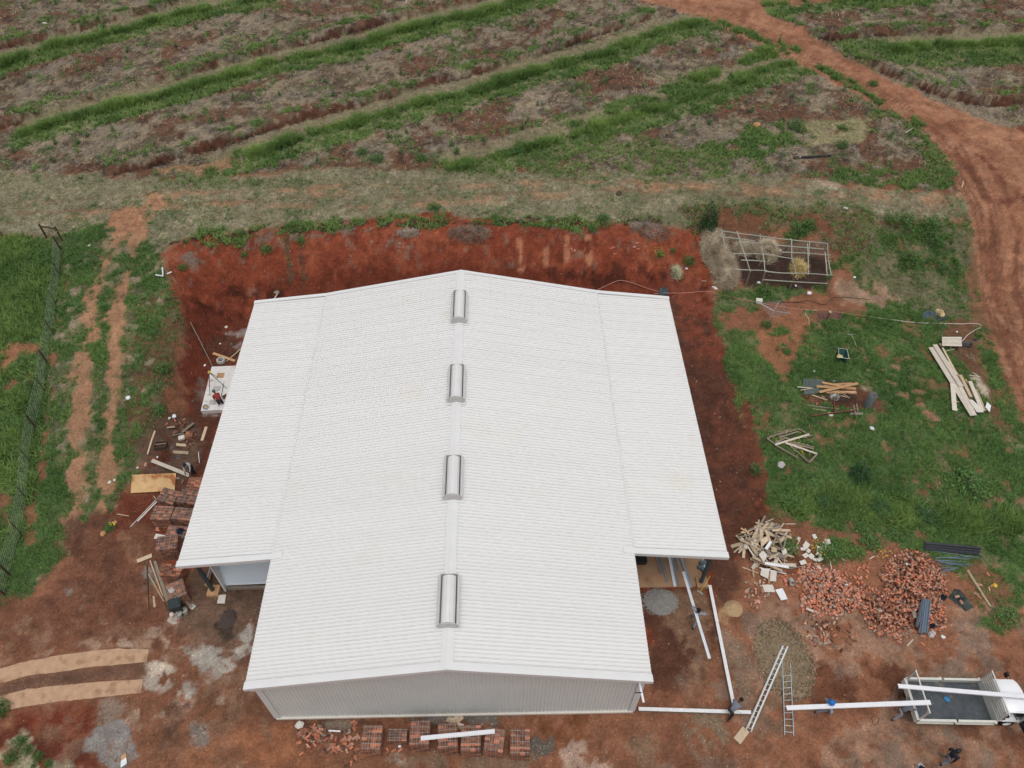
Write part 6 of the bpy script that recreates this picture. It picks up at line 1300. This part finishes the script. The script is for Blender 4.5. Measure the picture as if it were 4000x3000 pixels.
# tangle of thin wire on the bare patch
p=at('M',1090,745); b=B(); rr=random.Random(5)
for k in range(46):
    c=Vector((rr.uniform(-.75,.75),rr.uniform(-.38,.38),rr.uniform(.05,.35))); R0=rr.uniform(.12,.38); a0=rr.uniform(0,6); tl_=Matrix.Rotation(rr.gauss(0,.5),3,'X')@Matrix.Rotation(rr.gauss(0,.5),3,'Y')
    b.path([c+tl_@Vector((R0*math.cos(a0+j*.5),R0*.8*math.sin(a0+j*.5),j*.008)) for j in range(rr.randint(6,12))],.009,3)
lsingle('wire_tangle',b,M['black'],'dark tangle of thin wire on the bare patch between stone disc and wire roll','wire tangle',p)
b=B()
for k in range(60):
    a=rr.uniform(0,6.28); c=Vector((rr.uniform(-1.1,1.1),rr.uniform(-.28,.28),rr.uniform(.04,.16))); d=Vector((math.cos(a*.3)*rr.uniform(.2,.6),math.sin(a)*.12,rr.uniform(-.03,.06))); b.tube(c,c+d,.016,.008,5)
lsingle('brushwood',b,M['woodd'],'dark brown brushwood under and below the stained planks on the lawn','brushwood',at('M',1000,655))
# wheelbarrow
p=at('M',1062,285); t=thing('wheelbarrow','dark green wheelbarrow holding rubbish on the lawn','wheelbarrow',p,rz=math.radians(80)); 
obj('tray',B().add([(-.30,-.20,.28),(.25,-.18,.25),(.25,.18,.25),(-.30,.20,.28),(-.42,-.33,.55),(.45,-.28,.58),(.45,.28,.58),(-.42,.33,.55)],[(0,1,2,3),(0,4,5,1),(1,5,6,2),(2,6,7,3),(3,7,4,0)]),M['green'],t)
obj('rim',B().path([(-.42,-.33,.55),(.45,-.28,.58),(.45,.28,.58),(-.42,.33,.55),(-.42,-.33,.55)],.018,6),M['board'],t)
for s in(-1,1): obj('handle',B().path([(.62,s*.06,.2),(0,s*.2,.25),(-.9,s*.28,.55)],.018,6),M['green'],t); obj('leg',B().path([(-.3,s*.24,.38),(-.38,s*.24,.0),(-.2,s*.24,.0),(-.12,s*.22,.35)],.014,5),M['green'],t)
wh=obj('wheel',B().lathe((.66,0,.19),[(.10,-.04),(.19,-.04),(.19,.04),(.10,.04)],16,Matrix.Rotation(math.pi/2,3,'X')),M['tyre'],t)
p=at('M',1045,250,.55); rag('rubbish','M',[(1015,262),(1030,235),(1080,245),(1085,270),(1040,275)],'yellow','yellowish rubbish heaped in the wheelbarrow','rubbish',.08,h=.5)
tpole('M',(1238,158),(1180,22),(1128,20),(1222,16),'straw-coloured T-shaped timber tool lying on the upper lawn','woodp',cat='rake')
# log frame with poles
LG=[((265,1140),(510,1045)),((350,1210),(718,1098)),((268,1142),(355,1205)),((355,1212),(605,1355)),((465,1190),(808,1310)),((805,1312),(722,1400)),((520,1225),(720,1400)),((380,1105),(610,1035)),((400,1130),(605,1065)),((395,1120),(520,1150)),((530,1180),(775,1235)),((520,1195),(770,1255)),((612,1040),(700,1095)),((640,1130),(750,1108)),((355,1185),(480,1130))]
for k,(p,q) in enumerate(LG):
    pole('M',p,q,.075 if k in(1,4,0) else .055,'grey timber pole in the collapsed frame of poles on the lawn','woodw' if k in(1,4) else 'woodg',h=.12+.06*(k%3),h2=.22,group='poles of the collapsed frame')
# cloth pile, pallet, bench, planks
rag('grey_tarpaulin','N',[(650,95),(700,60),(800,60),(860,85),(840,120),(780,115),(720,155),(670,130)],'cloth','crumpled grey-blue tarpaulin at the top right of the lawn','tarpaulin',.18)
rag('yellow_foam','N',[(825,45),(880,40),(960,70),(970,130),(900,145),(870,90)],'yellow','yellowish torn foam beside the grey-blue tarpaulin','foam',.2)
rag('black_sheet','N',[(820,120),(900,130),(990,100),(990,160),(880,190),(830,160)],'tarp','black sheet under the yellowish foam','plastic sheet',.1)
a=[at('N',x,y,.45) for x,y in((928,385),(1182,385),(1187,508),(930,500))]; o=Vector((a[3].x,a[3].y,a[3].z-.45)); t=thing('pallet','pale slatted pallet resting on blocks at the upper end of the timber','pallet',o)
for k in range(7): f=(k+.5)/7; obj('slat',B().beam(a[0].lerp(a[3],f)-o,a[1].lerp(a[2],f)-o,.115,.022),M['woodw'],t)
for f in(.06,.5,.94): obj('runner',B().beam(a[0].lerp(a[1],f)-o-Vector((0,0,.07)),a[3].lerp(a[2],f)-o-Vector((0,0,.07)),.09,.10),M['woodg'],t)
for f in(.06,.5,.94): obj('foot_block',B().box(a[3].lerp(a[2],f)-o-Vector((0,-.05,.27)),(.1,.1,.32)),M['woodg'],t)
a=[at('N',x,y,.42) for x,y in((1192,447),(1320,447),(1326,470),(1190,468))]; o=Vector((a[3].x,a[3].y,a[3].z-.42)); t=thing('steel_bench','dark grey steel bench frame beside the pallet','bench',o)
obj('top',B().slab([v-o for v in a],.03),M['steel'],t)
for v in a: w=v-o; obj('leg',B().beam((w.x,w.y,0),(w.x,w.y,w.z),.05,.05,up=(0,1,0)),M['steel'],t)
obj('lower_shelf',B().slab([(v-o)*1-Vector((0,0,.30)) for v in a],.02),M['steel'],t)
for p,q,w,h,mt,lb in (((785,520),(1330,1405),.38,.20,'woodw','longest broad plank, left side of the plank stack by the road'),((835,485),(1180,1030),.34,.27,'woodw','broad pale plank overlapping the longest plank'),((905,470),(1120,870),.14,.24,'woodp','narrow squared beam right of the broad planks'),((1120,850),(1200,1000),.12,.1,'woodp','short squared beam continuing the narrow one'),((1000,700),(1350,1400),.3,.22,'woodw','long board alongside the longest plank'),
 ((1165,875),(1305,1165),.22,.3,'woodp','greenish-brown plank leaning at the top of the lower stack'),((1165,945),(1290,1190),.10,.15,'woodo','orange-edged batten under the leaning plank'),((1290,960),(1450,1340),.26,.2,'woodw','pale board running down to the square boards'),((1265,965),(1370,1215),.12,.12,'woodp','batten left of the pale board'),((1370,1065),(1490,1345),.14,.15,'woodp','right-hand batten of the lower stack'),((1230,930),(1280,1010),.1,.1,'woodo','short offcut in the lower stack'),
 ((1065,990),(1092,1340),.30,.2,'woodw','pale upright plank with crossed slats left of the stack')):
    plank('N',p,q,w,lb,mt,h=h)
for p,q,lb in(((1040,1205),(1150,1228),'slat nailed across the pale upright plank, upper one'),((1058,1308),(1138,1325),'slat across the foot of the pale upright plank'),((1035,1098),(1110,1108),'short slat near the top of the pale upright plank')): plank('N',p,q,.08,lb,'woodp',h=.12)
for l,lb in (([(1265,1200),(1320,1200),(1440,1310),(1380,1365)],'larger pale square board on the lower plank stack'),([(1510,1228),(1562,1278),(1545,1362),(1488,1298)],'white square board at the right end of the plank stack'),([(1380,1310),(1440,1312),(1470,1362),(1390,1365)],'pale board corner under the larger square board')):
    a=pts('N',l,.25); single('board',B().slab(a,.025),M['whitebag' if 'white' in lb else 'board'],lb,'board',a[0])
qs=xy(pts('N',[(970,580),(1100,570),(1200,610),(1300,650),(1340,740),(1320,850),(1240,850),(1160,800),(1070,780),(1040,700)]))
for x,y in inpoly(qs,46):
    a=random.choice((.6,1.1,2.1,2.6))+random.gauss(0,.35);L=random.choice((.3,.45,.6,.9));w=random.choice((.08,.12,.16));d=Vector((math.cos(a)*L/2,math.sin(a)*L/2,random.gauss(0,.05))); single('timber_offcut',B().beam(-d,d,w,.035),M[random.choice(('woodw','woodp','woodo','woodp'))],'timber offcut in the small pile below the pallet','timber offcut',(x,y,float(terr(x,y))+random.uniform(.05,.35)),'offcuts below the pallet',bevel=.004)
for p,q,h,lb in(((1330,612),(1350,700),.3,'thin grey rail poking up right of the offcut pile'),((1280,662),(1340,662),.3,'short grey rail crossing the thin rail'),((1240,607),(1285,670),.25,'slanting grey rail above the offcut pile'),((1275,880),(1420,900),.08,'white rod below the offcut pile'),((1325,845),(1400,895),.06,'thin pale stick meeting the white rod'),((970,570),(1090,542),.1,'white slat at the foot of the pallet')):
    plank('N',p,q,.045,lb,'woodw' if 'white' in lb or 'pale' in lb else 'woodg',h=h)
pole('N',(1128,1422),(1190,1370),.03,'small stick on the grass below the plank stack','woodg')
# hoses
def hose(R,l,mt,label,r=.022,h=.04):
    P=pts(R,l,h); Q=[]
    for i in range(len(P)-1):
        p0=P[max(i-1,0)];p1=P[i];p2=P[i+1];p3=P[min(i+2,len(P)-1)]
        for k in range(6):
            t=k/6; Q.append(.5*((2*p1)+(p2-p0)*t+(2*p0-5*p1+4*p2-p3)*t*t+(3*p1-p0-3*p2+p3)*t**3))
    Q.append(P[-1]); single('hose',B().path(Q,r,6),M[mt],label,'hose',Q[0])
hose('O',[(-120,960),(30,955),(240,950),(400,935),(500,942),(560,965),(700,995),(900,1035),(1100,1075),(1300,1110),(1500,1135),(1730,1137),(1900,1165),(2212,1207)],'hose','long faded red hose running from the roof corner across the yard',.03)
hose('N',[(0,122),(300,165),(600,200),(900,210),(1150,216),(1300,210),(1400,218),(1440,245)],'hosew','pinkish hose continuing over the lawn to the roadside',.028)
hose('N',[(1190,442),(1250,370),(1330,310),(1422,265)],'hosew','short pale hose bowing from the pallet to the roadside',.03)
hose('O',[(1520,1060),(1300,1050),(1180,1040),(1080,1050)],'black','thin black cable running left over the soil to the clothesline',.015)
hose('O',[(2212,1022),(1950,1000),(1830,1000),(1770,1040),(1720,1080),(1600,1050),(1540,1035),(1400,1055)],'black','thin black cable looping below the shade frame',.015)
hose('O',[(1640,1145),(1560,1135),(1515,1150),(1515,1190),(1545,1230),(1550,1290)],'hosew','pale hose end curling on the soil near the standpipe',.02)
hose('V',[(1250,650),(1330,612),(1400,588),(1480,605),(1580,640),(1650,660),(1720,668)],'hose','red hose arching behind the rear roof edge',.03,h=.06)
rag('grey_sheet','V',[(1650,660),(1660,640),(1680,637),(1715,668),(1720,690),(1660,690)],'cloth','grey plastic sheet at the rear right roof corner','plastic sheet',.3)
rag('pale_sheet','O',[(498,880),(545,885),(565,915),(530,920)],'whitebag','pale crumpled sheet at the foot of the dry grass','plastic sheet',.1)
a=pts('O',[(978,1008),(1048,1015),(1045,1052),(978,1042)],.2); t=thing('white_box','white polystyrene box by the clothesline','box',a[0]-Vector((0,0,.2))); obj('box_body',B().slab([v-a[0] for v in a],.2),M['whitebag'],t); obj('lid',B().slab([(v-a[0])*1+Vector((0,0,.205)) for v in a],.03),M['board'],t)
# standpipe
p=at('O',1742,1235); t=thing('standpipe','short dark standpipe tap on a damp patch','tap',p); obj('riser',B().tube((0,0,0),(0,0,.75),.035),M['woodd'],t); obj('tap',B().tube((0,0,.7),(.14,-.05,.68),.022),M['galv'],t); obj('wrapping',B().lathe((0,0,.62),[(.02,0),(.09,.05),(.10,.12),(.03,.18)],8),M['yellow'],t)
# rotary clothesline
p=at('O',1120,1305); t=thing('rotary_clothesline','square rotary clothesline on a leaning steel post','clothesline',p); hub=at('O',1168,1145,1.45)-p
tipz=1.62; tips=[at('O',x,y,tipz)-p for x,y in((1232,1035),(1345,1172),(1140,1215),(1030,1068))]
obj('post',B().tube((0,0,0),hub,.035,n=8),M['galv'],t)
for q in tips: obj('arm',B().tube(hub,q,.016,n=6),M['galv'],t)
for f in(1,.78,.56,.36):
    for k in range(4): obj('line',B().tube(hub.lerp(tips[k],f),hub.lerp(tips[(k+1)%4],f),.009,n=4),M['galv'],t)
M['woodw2']=mat('bleached_pole',(.36,.37,.31),.85,.15,6,rand=.15)
# ---- shade frame of poles
p0=at('O',860,885); t=thing('pole_shelter','open shelter frame of grey wooden poles without a roof','pole shelter',p0); HS=1.55
def sp(a,b,h1=HS,h2=HS,r=.04): 
    A=at('O',*a,h1)-p0;C=at('O',*b,h2)-p0; obj('roof_pole',B().path([A,(A+C)/2+Vector((random.uniform(-.04,.04),random.uniform(-.04,.04),random.uniform(-.05,.05))),C],[r,r*.9,r*.8],7),M['woodw2'],t)

zb_=lambda x,y,h:(h)
for a,b in (((615,283),(1090,345)),((1040,340),(1250,368)),((1230,365),(1750,418)),((600,268),(665,495)),((770,282),(820,440)),((808,410),(870,600)),((820,440),(915,720)),((1020,315),(1050,525)),((1050,525),(1072,715)),((1360,370),(1362,570)),((1365,590),(1408,740)),((1557,390),(1550,552)),((1532,420),(1543,752)),((1750,418),(1762,620)),((1760,600),(1790,757)),
    ((720,528),(1130,538)),((1130,538),(1390,585)),((1250,510),(1780,543)),((735,695),(1095,710)),((1070,718),(1410,740)),((1400,738),(1812,762)),((815,597),(1075,612)),((640,350),(960,390)),((790,408),(1040,415)),((1180,435),(1710,478)),((1722,512),(1745,770))): sp(a,b)
sp((1040,808),(1755,850),.75,.75); 
for b,tp in (((860,885),(915,722)),((1025,890),(1070,717)),((1340,905),(1405,740)),((1730,930),(1795,752)),((1310,690),(1365,590)),((1300,495),(1345,395)),((1010,650),(1055,530)),((1725,700),(1765,600))):
    A=at('O',*b); C=at('O',*tp,HS); C=Vector((A.x*.6+C.x*.4,A.y*.6+C.y*.4,C.z)); obj('post',B().tube(A-p0-Vector((0,0,.1)),C-p0,.065,.055,n=8),M['woodg'],t)
# ---- fence with strained wires
FP_=[((380,270),'S',.05,1.3),((430,1040),'S',.03,1.2)]
fb=[('S',505,290,.07),('S',490,365,.07),('S',490,580,.03),('S',455,805,.03),('S',430,1040,.03),('S',385,1285,.07),('S',360,1505,.03),('T',255,315,.07),('T',215,560,.03),('T',195,825,.03),('T',150,1075,.03),('T',70,1375,.07),('T',35,1520,.06)]
P=[at(r,x,y) for r,x,y,_ in fb]; t=thing('wire_fence','wire fence with thin dark posts running down the left meadow','fence',P[-1]); o=P[-1]; HF=1.25
for q,(r,x,y,rad) in zip(P,fb): obj('post',B().tube(q-o-Vector((0,0,.2)),q-o+Vector((0,0,HF)),rad*.9,n=8),M['woodd'],t)
q2=at('S',380,270); obj('post',B().tube(q2-o,q2-o+Vector((0,0,HF)),.07),M['woodd'],t); obj('corner_brace',B().tube(q2-o+Vector((0,0,HF*.85)),P[0]-o+Vector((0,0,HF*.85)),.06),M['woodd'],t); obj('corner_brace',B().tube(P[1]-o+Vector((0,0,HF*.9)),P[0]-o+Vector((0,0,HF*.7)),.04),M['woodg'],t)
for k in range(7):
    z=.18+k*.17; obj('wire',B().path([q-o+Vector((0,0,z)) for q in P[1:]],.006,4),M['wire'],t)
q3=at('S',20,250); q4=Vector((q3.x-8,q3.y+.4,q3.z)); t=thing('wire_fence','wire fence running off the left edge along the top of the meadow','fence',q2)
for q in (q3,q4): obj('post',B().tube(q-q2,q-q2+Vector((0,0,HF)),.035),M['woodd'],t)
for k in range(6): obj('wire',B().path([Vector((0,0,.2+k*.17)),q3-q2+Vector((0,0,.2+k*.17)),q4-q2+Vector((0,0,.2+k*.17))],.006,4),M['wire'],t)
# scraps near the corner of the bank
pole('S',(1385,515),(1470,692),.05,'dark old post lying at the bank corner','woodd',h=.1)
for p,q,lb in(((1315,508),(1320,578),'white rod pointing up at the bank corner'),((1262,568),(1320,578),'white rod lying left at the bank corner'),((1352,560),(1392,543),'short white rod beside the old post')): pole('S',p,q,.05,lb,'white',h=.2)
pole('R',(780,950),(855,937),.07,'short grey branch above the charred log','woodg')
pole('R',(790,972),(1020,958),.10,'charred log with pale streak on a dry field patch','log',h=.15)
pole('R',(1480,820),(1525,790),.05,'pale stick with white scrap in the upper right field','woodw',h=.1)
pole('R',(1828,1158),(1838,1118),.05,'pale stick at the inner bend of the dirt road','woodp')
pole('Q',(640,405),(658,330),.08,'leaning dead branch in the middle field strip','woodg',h=.1,h2=.9)
pole('Q',(480,918),(605,878),.09,'dark branch lying in the lower field strip','woodd')
pole('P',(970,440),(1150,368),.07,'long pale branch lying in the upper left field','woodg')
pole('P',(712,550),(800,462),.06,'thin branch slanting in the upper left field','woodg')
pole('S',(182,1450),(228,1408),.07,'grey branch stub in the meadow left of the fence','woodg')
pole('Q',(450,22),(455,0),.07,'pale stick at the top edge of the field','woodw')
pole('U',(945,845),(975,795),.05,'broken handle leaning at the rear roof edge','woodw',h=.3)
pole('O',(385,823),(440,823),.03,'small stick at the foot of the dry grass clump','woodp')
# ======================= plants =======================
def leafcloud(n,rx,ry,rz,ls,cA,cB,seed,lump=.35,z0=.0):
    r=np.random.default_rng(seed); d=r.normal(size=(n,3)); d/=np.linalg.norm(d,axis=1)[:,None]; d[:,2]=np.abs(d[:,2]); rad=r.random(n)**.45
    lb=1+lump*(vnoise(d[:,0]*2.2+9,d[:,1]*2.2+d[:,2]*1.7+5,seed)-.5)*2
    c=d*(rad*lb)[:,None]*[rx,ry,rz]+[0,0,z0]; t=r.normal(size=(n,3)); t/=np.linalg.norm(t,axis=1)[:,None]; u=np.cross(t,r.normal(size=(n,3))); u/=np.linalg.norm(u,axis=1)[:,None]
    s=(ls*r.uniform(.6,1.4,n))[:,None]; V=np.stack([c-u*s*.35,c+t*s,c+u*s*.35,c-t*s*.6],1).reshape(-1,3)
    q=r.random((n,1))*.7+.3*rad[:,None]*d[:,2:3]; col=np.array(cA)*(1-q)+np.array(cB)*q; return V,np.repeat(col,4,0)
PM={}
def plantmesh(key,*a,**k):
    if key not in PM:
        V,c=leafcloud(*a,**k); o=npmesh('foliage',V,None,4,c,M['leafvc']); PM[key]=o.data; bpy.data.objects.remove(o)
    return PM[key]
STEM=mkmesh('stem',B().path([(0,0,-.05),(.02,0,.4),(0,.02,.8)],[.05,.035,.015],6),(0,0,0),M['woodg'])
def plant(name,label,cat,p,mesh,s,group=None,sz=None):
    t=thing(name,label,cat,p,group,rz=random.uniform(0,6.28)); t.scale=(s,s,sz or s)
    for nm,m in (('foliage',mesh),('stem',STEM)):
        o=bpy.data.objects.new(nm,m); COL.objects.link(o); o.parent=t
    return t
gA,gB=lin((46,76,40)),lin((108,142,78)); 
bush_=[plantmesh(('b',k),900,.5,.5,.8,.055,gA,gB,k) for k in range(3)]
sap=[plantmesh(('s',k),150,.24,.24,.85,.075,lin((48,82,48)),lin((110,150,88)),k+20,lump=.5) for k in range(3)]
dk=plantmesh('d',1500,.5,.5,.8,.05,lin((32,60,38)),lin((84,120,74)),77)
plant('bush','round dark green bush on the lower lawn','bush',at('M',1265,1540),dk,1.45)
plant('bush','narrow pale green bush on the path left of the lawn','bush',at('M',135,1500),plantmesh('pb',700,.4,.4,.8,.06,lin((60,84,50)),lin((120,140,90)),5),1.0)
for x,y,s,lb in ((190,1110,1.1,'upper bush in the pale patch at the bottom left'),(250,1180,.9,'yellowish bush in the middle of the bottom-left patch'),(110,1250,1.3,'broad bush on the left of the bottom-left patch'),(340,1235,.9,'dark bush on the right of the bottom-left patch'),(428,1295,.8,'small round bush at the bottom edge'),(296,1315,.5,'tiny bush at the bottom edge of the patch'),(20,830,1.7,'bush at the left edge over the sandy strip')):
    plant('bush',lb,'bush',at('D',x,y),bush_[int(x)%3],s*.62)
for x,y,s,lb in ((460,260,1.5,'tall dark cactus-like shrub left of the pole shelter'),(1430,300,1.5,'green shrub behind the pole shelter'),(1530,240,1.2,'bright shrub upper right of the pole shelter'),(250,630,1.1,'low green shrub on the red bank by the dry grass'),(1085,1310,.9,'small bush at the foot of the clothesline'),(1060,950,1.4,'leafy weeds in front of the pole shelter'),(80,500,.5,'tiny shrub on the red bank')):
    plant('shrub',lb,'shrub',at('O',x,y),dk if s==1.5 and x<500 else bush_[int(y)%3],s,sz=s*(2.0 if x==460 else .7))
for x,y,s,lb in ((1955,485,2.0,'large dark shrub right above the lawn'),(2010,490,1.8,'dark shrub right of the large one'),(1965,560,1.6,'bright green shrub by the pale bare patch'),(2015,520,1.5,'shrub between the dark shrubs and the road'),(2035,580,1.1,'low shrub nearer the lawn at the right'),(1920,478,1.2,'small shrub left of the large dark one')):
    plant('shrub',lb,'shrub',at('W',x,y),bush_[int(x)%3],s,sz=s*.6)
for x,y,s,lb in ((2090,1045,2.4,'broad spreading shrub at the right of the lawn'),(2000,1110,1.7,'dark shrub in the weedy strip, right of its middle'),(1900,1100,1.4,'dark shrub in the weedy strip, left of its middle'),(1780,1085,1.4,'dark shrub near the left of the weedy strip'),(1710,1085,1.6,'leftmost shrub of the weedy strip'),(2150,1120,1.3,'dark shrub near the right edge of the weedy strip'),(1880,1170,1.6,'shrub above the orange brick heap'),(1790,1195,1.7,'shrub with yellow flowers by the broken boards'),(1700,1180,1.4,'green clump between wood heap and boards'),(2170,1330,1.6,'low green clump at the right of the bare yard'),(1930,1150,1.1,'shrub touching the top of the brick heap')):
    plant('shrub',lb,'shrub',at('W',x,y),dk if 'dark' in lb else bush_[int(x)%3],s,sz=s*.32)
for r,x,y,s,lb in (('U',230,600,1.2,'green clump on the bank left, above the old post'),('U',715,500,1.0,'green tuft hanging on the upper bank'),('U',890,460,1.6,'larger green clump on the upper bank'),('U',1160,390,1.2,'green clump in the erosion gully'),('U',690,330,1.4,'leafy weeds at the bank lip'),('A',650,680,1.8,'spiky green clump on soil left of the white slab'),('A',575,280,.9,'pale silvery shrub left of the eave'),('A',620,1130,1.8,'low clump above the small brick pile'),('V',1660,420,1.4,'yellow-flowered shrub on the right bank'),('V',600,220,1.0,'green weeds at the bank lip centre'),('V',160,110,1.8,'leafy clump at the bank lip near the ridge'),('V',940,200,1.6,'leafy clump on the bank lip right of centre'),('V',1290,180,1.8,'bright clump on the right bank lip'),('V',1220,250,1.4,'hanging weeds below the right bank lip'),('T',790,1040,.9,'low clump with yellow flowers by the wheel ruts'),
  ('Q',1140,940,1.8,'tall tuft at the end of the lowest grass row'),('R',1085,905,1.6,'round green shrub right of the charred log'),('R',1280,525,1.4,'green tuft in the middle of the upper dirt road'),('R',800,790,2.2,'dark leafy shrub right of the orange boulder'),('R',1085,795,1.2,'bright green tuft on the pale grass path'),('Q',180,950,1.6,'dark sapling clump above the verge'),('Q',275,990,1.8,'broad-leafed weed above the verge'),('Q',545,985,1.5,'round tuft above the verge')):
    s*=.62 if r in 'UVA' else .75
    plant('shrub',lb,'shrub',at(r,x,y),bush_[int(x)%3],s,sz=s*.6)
# planted saplings on the terraces
SP=[('P',l) for l in ((485,440),(790,320),(1085,290),(1370,215),(1905,90),(185,480),(2010,515),(1725,590),(1440,610),(1135,730),(540,840),(345,890),(90,940),(330,1000),(905,965),(1025,935),(700,810),(2035,940),(1960,1000),(1995,135),(1640,110),(1555,60),(2060,590),(485,890),(1300,760),(1380,745),(30,490),(780,370),(1210,180),(640,170),(150,60),(350,30),(490,8))]+[('Q',l) for l in ((742,285),(478,350),(215,430),(532,470),(422,460),(1480,95),(1735,60),(1230,140),(1040,180),(1003,240),(1240,270),(1510,545),(1680,510),(1890,430),(1630,460),(2005,390),(1262,650),(735,745),(1203,760),(1170,800),(765,950),(345,850),(530,780),(455,825),(425,940),(1820,905),(738,900),(930,870),(1475,570),(1265,175),(850,190),(640,150))]+[('R',l) for l in ((410,250),(175,320),(1205,30),(1755,20),(2030,25),(2140,370),(780,600),(530,690),(400,490),(700,260),(1390,850),(900,110),(945,60),(1480,90),(1720,110),(1850,390),(1560,400),(270,770),(1460,460),(1100,560))]
STR=('topmost','second','third','fourth','fifth'); bk={}
for k,(r,(x,y)) in enumerate(SP):
    q=at(r,x,y); side='left of the dirt road' if (r!='R' or REG['R'][0]+x*.6329<2600+.6329*(300+max(0,(y-110))*1.15)) else 'right of the dirt road'
    n_=0
    for rq,_ in RW[:5 if side[0]=='r' else 4]:
        if side[0]=='r' and rq is not RW[4][0]: continue
        j=np.argmin(np.hypot(rq[:,0]-q.x,rq[:,1]-q.y)); yy_=np.interp(q.x,rq[:,0],rq[:,1])
        if q.y<yy_: n_+=1
    bk.setdefault((side,n_),[]).append((q.x,q,k))
for (side,n_),l in bk.items():
    l.sort(key=lambda e:e[0])
    for j,(_,q,k) in enumerate(l):
        plant('sapling',ORD[min(j,29)]+' green sapling from the left on the '+STR[n_]+' strip '+side,'sapling',q,sap[k%3],random.uniform(.7,1.25),'saplings planted on the terraces',sz=random.uniform(.6,1.1))
# dry grass clumps by the shelter
def drygrass(label,R,c,rx,ry,h,n=2200,seed=1,cA=(140,126,108),cB=(214,198,172)):
    r=np.random.default_rng(seed); p=at(R,*c); a=r.uniform(0,6.28,n);q=np.sqrt(r.random(n)); x=p.x+q*rx*np.cos(a);y=p.y+q*ry*np.sin(a); lump=.35+1.3*fbm(x,y,.45,seed+400,2); z=terr(x,y)+h*.8*(1-q**2)*lump*r.uniform(.55,1,n)
    L=.55*r.uniform(.5,1.3,n);b=r.uniform(0,6.28,n); w=.014
    p0=np.stack([x-np.sin(b)*w,y+np.cos(b)*w,z],1);p1=np.stack([x+np.sin(b)*w,y-np.cos(b)*w,z],1);p2=np.stack([x+np.cos(b)*L*.7,y+np.sin(b)*L*.7,z+L*r.uniform(-.1,.6,n)],1)
    t=np.clip(r.random((n,1))*.5+1.6*(fbm(x,y,.3,seed+410,2)[:,None]-.3),0,1.1); c_=np.array(lin(cA))*(1-t)+np.array(lin(cB))*t; V=np.stack([p0,p1,p2],1).reshape(-1,3)-np.array(p)
    o=npmesh('dry_grass_clump',V,None,3,np.repeat(c_,3,0),M['strawvc']); o.location=p; return tag(o,label,'dry grass clump')
drygrass('large mound of dry straw-coloured grass left of the pole shelter, upper part','O',(520,480),1.0,1.5,.9,4200,1)
drygrass('lower right mound of dry grass spilling towards the clothesline','O',(640,720),1.0,1.5,.9,4200,2)
drygrass('dry grass mound growing inside the shelter, near its middle','O',(1090,520),.9,.8,.9,2000,3)
drygrass('yellowish dry grass tuft in the right front bay of the shelter','O',(1430,700),.6,.6,.8,1300,4,(180,158,104),(232,210,150))
drygrass('flat dry grass patch at the rear left of the shelter','O',(850,480),1.0,.5,.4,1300,5)
drygrass('pale dead grass tuft on the red bank beside the hose','O',(115,740),.35,.45,.4,500,6,(150,150,120),(214,210,176))
drygrass('grey dry brushwood on the upper bank right of the ridge','V',(400,280),1.6,.8,.3,900,7,(84,72,64),(150,134,118))
drygrass('grey dead twigs heaped on the right bank lip','V',(1600,260),1.6,.8,.3,900,8,(84,74,68),(156,142,128))
drygrass('pale straw tuft lying on the left bank lip','U',(2000,330),.8,.4,.2,400,9,(110,104,98),(176,166,150))
# yellow flowers
def flowers(name,label,R,l,n):
    V=[];C=[]
    for x,y in inpoly(l,n):
        p=at(R,x,y,.28); s=.035
        for k in range(5):
            a=k*1.256; V+=[(p.x,p.y,p.z),(p.x+s*math.cos(a),p.y+s*math.sin(a),p.z+.01),(p.x+s*math.cos(a+.8),p.y+s*math.sin(a+.8),p.z+.01)]
    o=npmesh(name,np.array(V),None,3,np.array([lin((226,200,60))]*len(V)),M['leafvc']); tag(o,label,'flowers',None,'stuff')
flowers('yellow_flowers','yellow flowers growing through the collapsed pole frame','M',[(300,1090),(600,1030),(740,1100),(780,1300),(620,1350),(400,1200)],46)
flowers('yellow_flowers','yellow flowers among weeds beside the board pieces','J',[(1050,430),(1200,440),(1230,640),(1100,600),(1000,500)],24)
flowers('yellow_flowers','yellow flowers in the weeds left of the brick heap top','K',[(340,540),(560,560),(520,640),(330,640)],16)
flowers('yellow_flowers','yellow flowers on the shrub by the wheel ruts','T',[(785,995),(820,990),(825,1015),(790,1015)],14)
flowers('yellow_flowers','yellow flowers on the right bank shrub','V',[(1620,360),(1690,360),(1700,420),(1640,430)],24)
